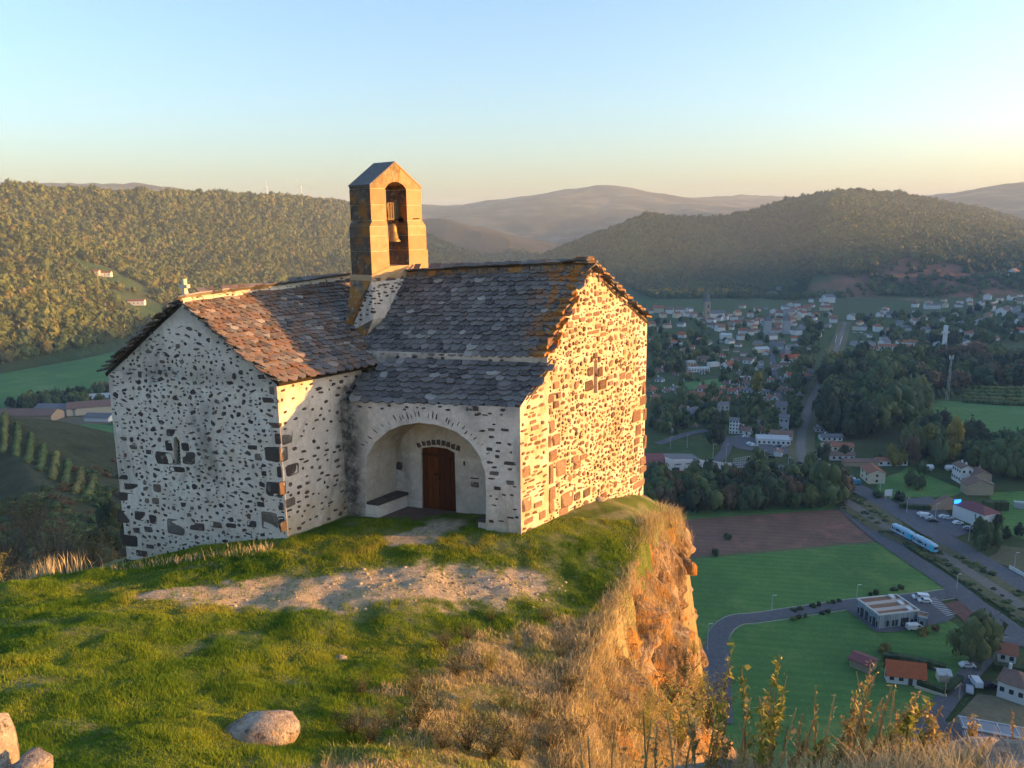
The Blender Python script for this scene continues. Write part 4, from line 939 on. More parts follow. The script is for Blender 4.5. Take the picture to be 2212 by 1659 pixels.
def forestmask(x, y, z):
    h = z-Z0; f = np.clip((h-6)/6, 0, 1)*(np.hypot(x, y) > 420)
    n = fbm(np.c_[x, y], 1/160., 4, 71)
    f = f*np.where(x < 0, np.clip((.42-n)*8, 0, 1), np.clip((.75-n)*8, 0, 1))
    X, Y = x, y
    for (px, py, Yc, rx, ry) in ((330, 632, 1010, 70, 45), (240, 612, 1080, 55, 30), (1740, 640, 1400, 90, 50)):
        c_ = atY(px, py, Yc); f = f*np.clip(((X-c_[0])/rx)**2+((Y-c_[1])/ry)**2-.8, 0, 1)
    t_ = y/np.maximum(1e-6, 1.); px_ = 1106+x/np.maximum(y, 1)*1670
    flat = np.clip((y-1330-60*fbm(np.c_[x, y], 1/120., 3, 8))/25, 0, 1)*(x > 250)*(px_ < 2130)*(h < 8)
    for (px, py, Yc, rx, ry) in ((1740, 640, 1400, 90, 50), (1500, 655, 1330, 40, 20)):
        c_ = atY(px, py, Yc); flat = flat*np.clip((((x-c_[0])/rx)**2+((y-c_[1])/ry)**2-.8)*3, 0, 1)
    f = np.maximum(f, flat)
    far = np.hypot(x, y) > 3300
    return np.where(far, f*np.clip((.1-fbm(np.c_[x, y], 1/500., 4, 83))*6, 0, 1), f)
fo = forestmask(xf, yf, zz)
tanm = np.clip((rr_-2900)/500, 0, 1)*(1-fo)
cr_ = hitH(1985, 598); rocky = np.clip(1.5-np.hypot((xf-cr_[0]-.35*(yf-cr_[1]))/120, (yf-cr_[1])/90)+fbm(np.c_[xf, yf], 1/60., 4, 14)*1.6, 0, 1)*.85
scr = np.clip((hz-2)/5, 0, 1)*(rr_ < 420)
nA, nR = AA.shape; idx = np.arange(nA*nR).reshape(nA, nR); ix2 = np.vstack([idx, idx[:1]])
Ft = np.stack([ix2[:-1, :-1], ix2[:-1, 1:], ix2[1:, 1:], ix2[1:, :-1]], -1).reshape(-1, 4)
tag(obj('terrain', mesh('terrain', np.c_[xf, yf, zz], Ft, M['terrain'], smooth=True, attrs={'forest': fo, 'tan': tanm, 'rocky': rocky, 'scrub': scr})), kind='structure')
print('terrain', len(xf))

# --- fields, roads, tracks (sheets over the flat valley floor)
G = lambda x, y, h=0.: atz(x, y, Z0+h)
def m_field(name, a, b, sc, stripe=None):
    k = N(name, .95); n = k.noise(sc, 6, rough=.65); col = k.mix(k.ramp(n, [(.3, 0), (.7, 1)]), a, b)
    n3 = k.ramp(k.noise(.02, 4), [(.4, 0), (.62, .5)]); col = k.mix(n3, col, tuple(x*.72 for x in a))
    col = k.mix(k.ramp(k.noise(.9, 5), [(.5, 0), (.75, .35)]), col, tuple(min(1, x*1.5) for x in b))
    if sc < .2:
        w_ = k.nd('TexWave', wave_type='BANDS', bands_direction='X', i_Vector=k.nd('Mapping', i_Vector=k.nd('NewGeometry').outputs['Position'], i_Rotation=(0, 0, 1.75)).outputs[0], i_Scale=.085, i_Distortion=1.2, i_Detail=2., i_Detail_Scale=.4)
        col = k.mix(k.math('MULTIPLY', w_.outputs[1], .28), col, tuple(x*.6 for x in a)); col = k.mix(k.ramp(k.noise(.035, 7, rough=.75), [(.52, 0), (.66, .5)]), col, tuple(min(1, q*w) for q, w in zip(b, (2.0, 1.25, 1.5))))
    return k.out(col, k.noise(1.2, 6), .8, .3)
M['brown'] = m_field('ploughed_earth', (.13, .075, .055), (.19, .115, .085), .15)
M['mead'] = m_field('meadow_grass', (.052, .145, .036), (.09, .205, .048), .12)
M['mead2'] = m_field('bright_meadow_grass', (.065, .17, .05), (.095, .22, .065), .05)
M['verge'] = m_field('rough_verge', (.08, .085, .04), (.14, .13, .07), .5)
M['asphalt'] = m_field('asphalt', (.08, .085, .10), (.12, .127, .145), .6)
M['ballast'] = m_field('ballast', (.12, .11, .10), (.19, .175, .16), 1.)
M['reeds'] = m_field('russet_reeds', (.12, .055, .05), (.17, .09, .075), .3)
M['greyreed'] = m_field('grey_reeds', (.11, .11, .11), (.17, .165, .165), .4)
M['dirtp'] = m_field('garden_soil', (.13, .11, .07), (.19, .165, .10), .3)
M['paint'] = plain('white_road_paint', (.6, .6, .6), .7)
M['kerb'] = plain('concrete_kerb', (.33, .32, .30), .9)
LAY = [0.03]
def sheet(name, pts, mat, h=None, kind='structure', world_=False, jag=0.):
    if h is None: LAY[0] += .012; h = LAY[0]
    P = [np.array(p) for p in pts] if world_ else [G(*p) for p in pts]
    if jag:
        Q_ = []
        for i in range(len(P)):
            a = P[i]; b = P[(i+1) % len(P)]; n = max(1, int(np.linalg.norm(b-a)/9))
            for k in range(n): Q_.append(a+(b-a)*k/n+np.array([random.uniform(-jag, jag), random.uniform(-jag, jag), 0]))
        P = Q_
    V = [(p[0], p[1], Z0+h) for p in P]; T_ = tessellate_polygon([[Vector(v) for v in V]])
    Fs = []
    for t in T_:
        a, b, c = [np.array(V[i]) for i in t]; Fs.append(tuple(t) if np.cross(b-a, c-a)[2] > 0 else tuple(t)[::-1])
    return tag(obj(name, mesh(name, V, Fs, mat)), kind=kind)
def strip(name, pts, w, mat, h=None, n=10, kind='structure', parent=None, world_=False, offs=0.):
    if h is None: LAY[0] += .012; h = LAY[0]
    P = catmull([(np.array(p) if world_ else G(*p))[:2] for p in pts], n); t = np.gradient(P, axis=0); t /= np.linalg.norm(t, axis=1)[:, None]; no_ = np.c_[-t[:, 1], t[:, 0]]
    P = P+no_*offs; V = []; ws = np.interp(np.linspace(0, 1, len(P)), np.linspace(0, 1, len(w)), w) if hasattr(w, '__len__') else np.full(len(P), w)
    for p, q, w_ in zip(P, no_, ws): V += [(*(p+q*w_/2), Z0+h), (*(p-q*w_/2), Z0+h)]
    Fs = [(2*i+1, 2*i+3, 2*i+2, 2*i) for i in range(len(P)-1)]
    o = obj(name, mesh(name, V, Fs, mat), parent)
    if kind: tag(o, kind=kind)
    return P, no_
def kerbs(P, no_, w, both=(1, -1)):
    for s_ in both:
        mb = MB(); Q_ = P+no_*s_*w/2; O_ = P+no_*s_*(w/2+.3)
        V = []
        for a, b in zip(Q_, O_): V += [(*a, Z0), (*a, Z0+.22), (*b, Z0+.22), (*b, Z0)]
        mb.add(V, [(4*i+k, 4*i+(k+1) % 4, 4*i+4+(k+1) % 4, 4*i+4+k) for i in range(len(Q_)-1) for k in range(4)])
        tag(mb.obj('kerb', M['kerb']), kind='structure')
sheet('field', [(1380, 1190), (1470, 1104), (1820, 1082), (1812, 1092), (1815, 1100), (1440, 1126)], M['mead'], jag=.8)
sheet('ploughed_field', [(1430, 1127), (1487, 1122), (1815, 1100), (1903, 1167), (1495, 1203), (1430, 1208)], M['brown'], jag=.6)
sheet('track', [(1430, 1209), (1495, 1203), (1903, 1167), (1912, 1171), (1495, 1208), (1430, 1214)], M['verge'], jag=.4)
sheet('meadow', [(1430, 1214), (1495, 1208), (1910, 1171), (2072, 1274), (1850, 1302), (1640, 1330), (1565, 1342), (1540, 1375), (1500, 1500), (1400, 1500)], M['mead'], jag=.5)
sheet('meadow', [(1556, 1500), (1562, 1385), (1580, 1352), (1640, 1340), (1840, 1312), (1900, 1367), (2050, 1340), (2130, 1395), (2085, 1450), (2000, 1560), (1900, 1660), (1560, 1660)], M['mead'], jag=.5)
sheet('meadow', [(1975, 862), (2230, 880), (2260, 960), (2150, 945), (1990, 905)], M['mead2'], jag=2)
sheet('meadow', [(1472, 826), (1560, 818), (1566, 835), (1490, 842)], M['mead2'], jag=1)
sheet('meadow', [(1840, 780), (1925, 775), (1925, 787), (1850, 790)], M['mead2'], jag=1)
sheet('meadow', [(-120, 772), (0, 768), (150, 762), (252, 757), (300, 765), (290, 850), (100, 855), (0, 888), (-120, 905)], M['mead2'], jag=2)
sheet('meadow', [(140, 925), (190, 915), (300, 925), (300, 965), (230, 955)], M['mead2'], jag=2)
sheet('dirt_yard', [(95, 918), (130, 903), (185, 900), (230, 905), (240, 915), (150, 918), (110, 928)], M['dirtp'], jag=1)
sheet('meadow', [(1895, 1040), (1960, 1010), (2090, 1062), (2060, 1072), (1900, 1078), (1895, 1060)], M['mead'], jag=1)
sheet('meadow', [(2130, 1065), (2250, 1060), (2250, 1180), (2170, 1150), (2160, 1100)], M['mead'], jag=1)
sheet('meadow', [(1440, 985), (1560, 1010), (1720, 1015), (1700, 1030), (1500, 1010), (1430, 1000)], M['verge'], jag=1)
sheet('garden_plot', [(2040, 1570), (2110, 1500), (2290, 1525), (2290, 1590), (2080, 1560)], M['dirtp'], jag=.5)
sheet('garden_plot', [(2130, 1210), (2160, 1180), (2290, 1190), (2290, 1240), (2212, 1235)], M['verge'], jag=1)
sheet('reed_bed', [(2040, 1306), (2105, 1290), (2150, 1320), (2165, 1350), (2120, 1368), (2080, 1345)], M['reeds'], jag=.7)
sheet('reed_bed', [(2120, 1330), (2150, 1318), (2215, 1362), (2230, 1380), (2150, 1378), (2115, 1366)], M['greyreed'], jag=.7)
sheet('bare_verge', [(1860, 1085), (1880, 1080), (2225, 1330), (2240, 1350), (2190, 1330)], M['verge'], jag=.5)
mainroad = [(1400, 985), (1440, 1000), (1500, 1006), (1600, 1005), (1700, 1012), (1790, 1028), (1880, 1070), (2000, 1142), (2120, 1215), (2300, 1325)]
Pm, nm = strip('main_road', mainroad, [7, 7, 7, 7, 8, 10, 10.5, 11, 11, 11], M['asphalt'])
kerbs(Pm[:45], nm[:45], 8.)
Ps, ns = strip('service_road', [(1800, 1075), (1830, 1098), (1900, 1160), (2050, 1262), (2130, 1325), (2330, 1460)], 8., M['asphalt'])
Pl, nl = strip('lane', [(1545, 1560), (1548, 1440), (1552, 1375), (1585, 1342), (1650, 1333), (1850, 1304), (2000, 1290), (2085, 1278)], [9, 8, 6.5, 6, 5.5, 5.5, 5.5, 6], M['asphalt']); kerbs(Pl, nl, 6.2)
Pw, nw = strip('lane', [(1960, 1630), (2000, 1570), (2060, 1495), (2110, 1440), (2150, 1400), (2190, 1388), (2330, 1378)], [7, 6, 5, 5, 5, 5, 5], M['asphalt'])
strip('lane', [(1405, 1010), (1470, 1003), (1530, 1000), (1560, 985), (1570, 955), (1540, 930), (1480, 940), (1420, 960)], 6, M['asphalt'])
strip('lane', [(1700, 960), (1672, 800), (1668, 740), (1690, 700)], [5, 5, 5, 5], M['asphalt'])
sheet('car_park', [(1812, 1306), (1850, 1301), (2000, 1292), (2030, 1296), (2062, 1335), (2045, 1345), (1940, 1366), (1893, 1368)], M['asphalt'], jag=0)
sheet('car_park', [(1935, 1080), (2010, 1074), (2042, 1104), (2095, 1150), (2065, 1162), (1955, 1110)], M['asphalt'])
sheet('car_park', [(1408, 1022), (1560, 1018), (1600, 1025), (1560, 1034), (1410, 1042)], M['asphalt'])
sheet('car_park', [(1960, 1600), (2030, 1560), (2290, 1590), (2350, 1700), (1980, 1680)], M['asphalt'])
sheet('car_park', [(1570, 945), (1600, 940), (1720, 975), (1690, 985), (1590, 970)], M['asphalt'])
sheet('station_yard', [(1812, 700), (1836, 700), (1830, 730), (1800, 760), (1792, 760)], M['asphalt'])
sheet('sports_court', [(1870, 765), (1935, 758), (1930, 770), (1862, 776)], plain('red_court', (.22, .09, .06)))
# centre line dashes and parking bay lines
Pm2 = catmull([G(*p)[:2] for p in mainroad], 60); L_acc = np.r_[0, np.cumsum(np.linalg.norm(np.diff(Pm2, axis=0), axis=1))]
s_ = 230.
while s_ < L_acc[-1]-5:
    mb = MB(); a = np.array([np.interp(s_, L_acc, Pm2[:, k]) for k in (0, 1)]); b = np.array([np.interp(s_+3, L_acc, Pm2[:, k]) for k in (0, 1)])
    d_ = nrm(b-a); q_ = np.array([-d_[1], d_[0]])*.12; mb.add([(*(a-q_), Z0+.4), (*(b-q_), Z0+.4), (*(b+q_), Z0+.4), (*(a+q_), Z0+.4)], [(0, 1, 2, 3)]); tag(mb.obj('road_marking', M['paint']), kind='structure'); s_ += 13
for i in range(11):
    t = i/10; a = G(1998+46*t, 1296+36*t); b = G(2022+42*t, 1294+34*t); d_ = nrm((b-a)[:2]); q_ = np.array([-d_[1], d_[0]])*.1
    mb = MB(); mb.add([(*(a[:2]-q_), Z0+.4), (*(b[:2]-q_), Z0+.4), (*(b[:2]+q_), Z0+.4), (*(a[:2]+q_), Z0+.4)], [(0, 1, 2, 3)]); tag(mb.obj('road_marking', M['paint']), kind='structure')
# railway
rail_px = [(1826, 696), (1812, 740), (1788, 800), (1755, 860), (1740, 905), (1731, 950), (1734, 990), (1755, 1022), (1800, 1062), (1850, 1098), (1920, 1144), (2020, 1192), (2110, 1248), (2300, 1372)]
strip('railway_verge', rail_px, 15, M['verge']); Pr, nr = strip('railway_ballast', rail_px, 5.2, M['ballast'], n=14)
M['rail'] = plain('rail_steel', (.20, .17, .15), .4, .1, 3, .6)
for o_ in (-.72, .72):
    V = []; Q_ = Pr+nr*o_
    for q_, m_2 in zip(Q_, nr): V += [(*(q_-m_2*.06), Z0+.2), (*(q_-m_2*.06), Z0+.46), (*(q_+m_2*.06), Z0+.46), (*(q_+m_2*.06), Z0+.2)]
    tag(obj('rail', mesh('rail', V, [(4*i+k, 4*i+(k+1) % 4, 4*i+4+(k+1) % 4, 4*i+4+k) for i in range(len(Q_)-1) for k in range(4)], M['rail'])), kind='structure')
# ============================================================ AIR
hz_ = MB(); hz_.box((0, 2500, (Z0-1+345)/2), (17000, 17000, 345-(Z0-1)))
k = bpy.data.materials.new('air_haze'); k.use_nodes = True; k.node_tree.nodes.clear()
pv = k.node_tree.nodes.new('ShaderNodeVolumePrincipled'); pv.inputs['Density'].default_value = 1.15e-4; pv.inputs['Color'].default_value = (.50, .70, 1, 1); pv.inputs['Anisotropy'].default_value = 0
ou = k.node_tree.nodes.new('ShaderNodeOutputMaterial'); k.node_tree.links.new(pv.outputs[0], ou.inputs['Volume'])
hb = tag(hz_.obj('haze', k), kind='stuff')
# ============================================================ TREES
def m_leaf(name, stops, nsc=.6, trans=0.):
    k = N(name, .8); r = k.nd('ObjectInfo').outputs['Random']
    col = k.ramp(r, stops)
    col = k.mix(k.ramp(k.noise(nsc, 3), [(.35, .0), (.65, .55)]), col, k.mix(.5, col, (.10, .10, .03)))
    if nsc < .1: col = k.mix(k.ramp(k.noise(.008, 5, rough=.65), [(.38, .5), (.55, 0)]), col, (.035, .055, .024))
    at = k.attr('rnd'); hsv = k.nd('HueSaturation', i_Value=k.math('ADD', k.math('MULTIPLY', at, .45 if nsc < .1 else .9), .8 if nsc < .1 else .6)); k.put(hsv.inputs['Color'], col)
    return k.out(hsv.outputs[0])
M['forest'] = m_leaf('autumn_forest_leaves', [(0, (.060, .092, .030)), (.3, (.080, .115, .034)), (.6, (.105, .135, .037)), (.85, (.13, .145, .042)), (1, (.16, .14, .046))], .03)
M['leafg'] = m_leaf('green_tree_leaves', [(0, (.036, .074, .036)), (.4, (.058, .10, .040)), (.7, (.082, .12, .042)), (1, (.11, .135, .05))])
M['leafd'] = m_leaf('dark_evergreen_needles', [(0, (.012, .030, .018)), (1, (.022, .042, .024))])
M['leafy'] = m_leaf('yellowing_leaves', [(0, (.20, .17, .035)), (.5, (.17, .16, .04)), (1, (.26, .19, .03))])
M['leafb'] = m_leaf('russet_leaves', [(0, (.10, .065, .04)), (1, (.14, .09, .05))])
M['hedge'] = m_leaf('hedge_leaves', [(0, (.015, .038, .018)), (1, (.025, .05, .02))])
M['bark'] = plain('grey_bark', (.11, .09, .07), .95, .3, 4)
def ico(sub):
    bm = bmesh.new(); bmesh.ops.create_icosphere(bm, subdivisions=sub, radius=1); V = np.array([v.co[:] for v in bm.verts]); Fs = np.array([[v.index for v in f.verts] for f in bm.faces]); bm.free(); return V, Fs
I1 = ico(1); I2 = ico(2); I3 = ico(3)
def crown_far(seed, con=False):
    V, Fs = I2; n = fbm(V, 1.6, 3, seed)*.9+fbm(V, 4, 2, seed+3)*.5
    V = V*(1+n[:, None]); V = V*np.array([1, 1, 1.0])
    if con: V[:, :2] *= (1.05-.45*(V[:, 2:]+1))
    m = 130; d = rng.normal(size=(m, 3)); d /= np.linalg.norm(d, axis=1)[:, None]; pc = d*rng.uniform(.8, 1.3, (m, 1)); t1 = rng.normal(size=(m, 3))*.2; t2 = rng.normal(size=(m, 3))*.2
    V = np.vstack([V*.92, np.stack([pc-t1, pc+t1, pc+t2*1.3], 1).reshape(-1, 3)]); Fs = np.vstack([Fs, np.arange(3*m).reshape(m, 3)+len(V)-3*m])
    return mesh('crown', V, Fs, M['forest'], rng.random(len(Fs)).astype(np.float32))
protos = [bpy.data.objects.new('crown_source', crown_far(s_)) for s_ in (1, 2, 3, 4)]
def scatter_stuff(name, pts, scl, protos, extra=None):
    """points carry 'scl' and 'pick'; a geometry-nodes modifier puts a crown on each"""
    m = bpy.data.meshes.new(name); m.vertices.add(len(pts)); m.vertices.foreach_set('co', np.asarray(pts, np.float32).ravel())
    a = m.attributes.new('scl', 'FLOAT_VECTOR', 'POINT'); a.data.foreach_set('vector', np.asarray(scl, np.float32).ravel())
    a = m.attributes.new('pick', 'INT', 'POINT'); a.data.foreach_set('value', rng.integers(0, len(protos), len(pts)).astype(np.int32))
    a = m.attributes.new('yaw', 'FLOAT_VECTOR', 'POINT'); yw = np.zeros((len(pts), 3), np.float32); yw[:, 2] = rng.random(len(pts))*6.28; a.data.foreach_set('vector', yw.ravel())
    o = obj(name, m); g = bpy.data.node_groups.new(name+'_nodes', 'GeometryNodeTree')
    g.interface.new_socket('Geometry', in_out='INPUT', socket_type='NodeSocketGeometry'); g.interface.new_socket('Geometry', in_out='OUTPUT', socket_type='NodeSocketGeometry')
    i = g.nodes.new('NodeGroupInput'); o_ = g.nodes.new('NodeGroupOutput'); ip = g.nodes.new('GeometryNodeInstanceOnPoints'); mp = g.nodes.new('GeometryNodeMeshToPoints')
    gi = g.nodes.new('GeometryNodeGeometryToInstance')
    for p in protos[::-1]:
        oi = g.nodes.new('GeometryNodeObjectInfo'); oi.inputs['Object'].default_value = p; oi.inputs['As Instance'].default_value = True; g.links.new(oi.outputs['Geometry'], gi.inputs[0])
    def na(nm, t):
        x = g.nodes.new('GeometryNodeInputNamedAttribute'); x.data_type = t; x.inputs['Name'].default_value = nm; return x.outputs['Attribute']
    g.links.new(i.outputs[0], mp.inputs['Mesh']); g.links.new(mp.outputs[0], ip.inputs['Points']); g.links.new(gi.outputs[0], ip.inputs['Instance']); ip.inputs['Pick Instance'].default_value = True
    g.links.new(na('pick', 'INT'), ip.inputs['Instance Index']); g.links.new(na('scl', 'FLOAT_VECTOR'), ip.inputs['Scale']); g.links.new(na('yaw', 'FLOAT_VECTOR'), ip.inputs['Rotation'])
    g.links.new(ip.outputs[0], o_.inputs[0]); md = o.modifiers.new('scatter', 'NODES'); md.node_group = g
    return tag(o, kind='stuff')
def jgrid(x0, x1, y0, y1, sp):
    a, b = np.meshgrid(np.arange(x0, x1, sp), np.arange(y0, y1, sp), indexing='ij'); p = np.c_[a.ravel(), b.ravel()]; return p+rng.uniform(-.45, .45, p.shape)*sp
P = np.vstack([jgrid(-1700, 0, 700, 1750, 7.), jgrid(-1700, 0, 1750, 2600, 9.), jgrid(0, 2000, 1050, 1800, 7.5), jgrid(0, 2300, 1800, 2700, 8.5)])
P = P[np.abs(P[:, 0]/P[:, 1]) < .76]; zP = H(P[:, 0], P[:, 1]); fm = forestmask(P[:, 0], P[:, 1], zP)
kk = (rng.random(len(P)) < fm*1.1) & ((zP-Z0 > 6) | ((P[:, 0] > 200) & (P[:, 1] > 1250)))
# nothing of the hidden back slopes: keep points whose ground faces the viewer
P = P[kk]; zP = zP[kk]; zb2 = H(P[:, 0]*1.02, P[:, 1]*1.02); kk = (zb2-zP*1.02 > -14) | (zP < -105); P = P[kk]; zP = zP[kk]
rk2 = np.clip(1.5-np.hypot((P[:, 0]-cr_[0]-.35*(P[:, 1]-cr_[1]))/120, (P[:, 1]-cr_[1])/90)+fbm(P, 1/60., 4, 14)*1.6, 0, 1); kk = rng.random(len(P)) > rk2*.85; P = P[kk]; zP = zP[kk]
s_ = 2.4+5.2*rng.random(len(P))**1.9*np.where(P[:, 0] > 0, .82, np.where(P[:, 1] > 1750, 1.15, 1)); print('forest', len(P))
big = s_[:, None]*np.c_[np.ones(len(P)), np.ones(len(P)), rng.uniform(.9, 1.35, len(P))]
lft = P[:, 0] < 60
scatter_stuff('hillside_forest', np.c_[P, zP+s_*.55][lft], big[lft], protos)
scatter_stuff('hillside_forest', np.c_[P, zP+s_*.55][~lft], big[~lft], protos)
# --- nearer trees: each one a thing with crown and trunk
def leafy_crown(seed, lumps, shape, mat, leaf=.30, nleaf=420, bumps=.32):
    R = random.Random(seed); V = []; Fs = []; rn = []; nb = 0; cs = []
    for i in range(lumps):
        while True:
            p = np.array([R.uniform(-1, 1), R.uniform(-1, 1), R.uniform(-1, 1)])
            if p@p < 1: break
        c_ = shape(p, R); cs.append(c_)
    for c_, r in cs:
        v, f = I1 if lumps > 10 else I2; n = fbm(v, 1.9, 3, seed+nb)*bumps*2.2; vv = v*(1+n[:, None])*r*np.array([1, 1, .85])+c_
        V.append(vv); Fs.append(f+nb); nb += len(vv); rn += [R.random()*.6]*len(f)
        m = int(nleaf/lumps); d = rng.normal(size=(m, 3)); d /= np.linalg.norm(d, axis=1)[:, None]; pc = c_+d*r*rng.uniform(.85, 1.22, (m, 1))*np.array([1, 1, .85])
        t1_ = rng.normal(size=(m, 3))*leaf*r; t2_ = rng.normal(size=(m, 3))*leaf*r; tri = np.stack([pc-t1_*.5, pc+t1_*.5, pc+t2_*.8], 1).reshape(-1, 3)
        V.append(tri); Fs.append(np.arange(3*m).reshape(m, 3)+nb); nb += 3*m; rn += list(rng.random(m)*.9+.1)
    return mesh('crown', np.vstack(V), np.vstack(Fs), mat, rn)
def sh_round(p, R): return np.array([p[0]*.62, p[1]*.62, .60+p[2]*.34]), R.uniform(.26, .42)
def sh_tall(p, R): h = p[2]*.5+.5; return np.array([p[0]*.24*(1.1-h*.7), p[1]*.24*(1.1-h*.7), .16+h*.74]), R.uniform(.11, .17)
def sh_cone(p, R): h = (p[2]*.5+.5); return np.array([p[0]*.42*(1-h), p[1]*.42*(1-h), .16+h*.74]), .10+.17*(1-h)
def sh_bush(p, R): return np.array([p[0]*.62, p[1]*.62, .34+p[2]*.26]), R.uniform(.24, .38)
def trunk_mesh(h=1.):
    mb = MB(); mb.tube([(0, 0, -.05), (0, 0, .3), (.02, .01, .62)], [.045, .032, .015], 6)
    for a in range(4): t = a*1.6; mb.tube([(0, 0, .3+.05*a), (.18*cos(t), .18*sin(t), .52+.06*a)], [.018, .008], 4)
    return mb.mesh('trunk', [M['bark']])
TR = trunk_mesh()
KIND = {}
for nm, sh, mt, lum in (('green', sh_round, 'leafg', 14), ('olive', sh_round, 'forest', 13), ('dark', sh_round, 'leafd', 13), ('poplar', sh_tall, 'leafg', 18), ('yellow', sh_tall, 'leafy', 18), ('yround', sh_bush, 'leafy', 11), ('conifer', sh_cone, 'leafd', 16), ('russet', sh_round, 'leafb', 13), ('bush', sh_bush, 'leafg', 10), ('dbush', sh_bush, 'hedge', 10)):
    KIND[nm] = [leafy_crown(hash_, lum, sh, M[mt]) for hash_ in (len(KIND)*7+1, len(KIND)*7+2, len(KIND)*7+3, len(KIND)*7+4)]
DESC = {'green': 'green leafy tree', 'olive': 'olive autumn tree', 'dark': 'dark evergreen tree', 'poplar': 'tall green poplar', 'yellow': 'tall yellowing poplar', 'yround': 'round yellow tree', 'conifer': 'dark pointed conifer', 'russet': 'russet brown tree', 'bush': 'green bush', 'dbush': 'dark green bush'}
NAME = {'poplar': 'poplar_tree', 'yellow': 'poplar_tree', 'conifer': 'conifer_tree', 'bush': 'bush', 'dbush': 'bush'}
TREECOUNT = {}
def tree(kind, x, y, z, h, w=None, label=None, group=None, where=''):
    nm = NAME.get(kind, 'broadleaf_tree'); w = w or h*{'poplar': .9, 'yellow': .9, 'conifer': .95}.get(kind, .62*1.)
    if kind in ('green', 'olive', 'dark', 'russet'): w = w
    r = empty(nm, (x, y, z), random.random()*6.28); m = random.choice(KIND[kind])
    c_ = obj('crown', m, r); c_.scale = (w, w, h)
    if kind not in ('bush', 'dbush', 'yround'): t_ = obj('trunk', TR, r); t_.scale = (w*.8, w*.8, h)
    tag(r, label or (DESC[kind]+' '+where).strip(), 'bush' if nm == 'bush' else 'tree', group); TREES.append((r, kind, where)); return r
TREES = []
def treepx(kind, x, y, hpx, wpx=None, **kw):
    p = G(x, y); t = Z0/(-(ray(x, y)[2]))*-1; t = abs(p[1]/ray(x, y)[1]); h = hpx*t/.93; w = wpx*t if wpx else None
    if w: w = w/{'poplar': .62, 'yellow': .62, 'conifer': .95, 'bush': 1.7, 'dbush': 1.7, 'yround': 1.7}.get(kind, 1.75)
    return tree(kind, p[0], p[1], Z0, h, w, **kw)
EXTRA = []
def belt(poly, n, kinds, hr, where, wr=(.8, 1.2), mind=.5, group=None):
    extra = int(n*1.1); keep = int(n*.62); n = keep+extra
    pts = []; tries = 0; xs = [p[0] for p in poly]; ys = [p[1] for p in poly]
    while len(pts) < n and tries < n*60:
        tries += 1; x = random.uniform(min(xs), max(xs)); y = random.uniform(min(ys), max(ys))
        if not inpoly((x, y), poly): continue
        h = random.uniform(*hr); p = G(x, y)
        if any(np.hypot(p[0]-q[0], p[1]-q[1]) < mind*(h+q[2])*.5 for q in pts): continue
        pts.append((p[0], p[1], h)); kd = random.choice(kinds)
        if len(pts) > keep: EXTRA.append((p[0], p[1], h, kd)); continue
        r = tree(kd, p[0], p[1], Z0, h, None, group=group, where=where); r.children[0].scale[0] *= random.uniform(*wr)
BELTS = [([(1785, 905), (1785, 850), (1805, 800), (1850, 800), (1960, 795), (1985, 870), (1980, 905), (1920, 925), (1850, 950), (1790, 935)], 62, ['poplar', 'green', 'green', 'olive', 'dark', 'poplar'], (15, 24), 'in the wood right of the railway'),
 ([(1970, 955), (1990, 930), (2080, 965), (2230, 985), (2260, 1050), (2160, 1030), (2070, 1000), (1980, 985)], 46, ['poplar', 'poplar', 'green', 'dark', 'olive', 'green'], (11, 18), 'in the poplar wood below the right meadow'),
 ([(1930, 800), (1960, 775), (2240, 775), (2240, 832), (2000, 850)], 60, ['poplar', 'green', 'russet', 'dark', 'russet', 'green'], (10, 16), 'in the wood above the orchard'),
 ([(1400, 1050), (1560, 1050), (1640, 1045), (1760, 1070), (1835, 1072), (1822, 1092), (1760, 1098), (1600, 1103), (1480, 1106), (1400, 1112)], 54, ['green', 'dark', 'green', 'olive', 'russet', 'dark'], (8, 14), 'in the tree belt above the ploughed field'),
 ([(1404, 700), (1520, 705), (1540, 780), (1480, 800), (1404, 830)], 34, ['green', 'dark', 'green', 'olive'], (6, 11), 'among the gardens below the church'),
 ([(1735, 700), (1775, 690), (1770, 740), (1735, 850), (1715, 850)], 12, ['green', 'dark', 'olive', 'green'], (8, 13), 'left of the straight railway'),
 ([(1850, 690), (2220, 665), (2220, 745), (1990, 750), (1900, 730)], 58, ['green', 'dark', 'olive', 'green'], (6, 11), 'between the houses at the foot of the hill'),
 ([(1410, 860), (1720, 860), (1735, 930), (1640, 940), (1560, 925), (1480, 935), (1410, 935)], 36, ['green', 'dark', 'olive', 'green', 'bush'], (4.5, 9), 'in the gardens above the roundabout')]
for b in BELTS: belt(*b[:4], b[4], group='trees '+b[4])
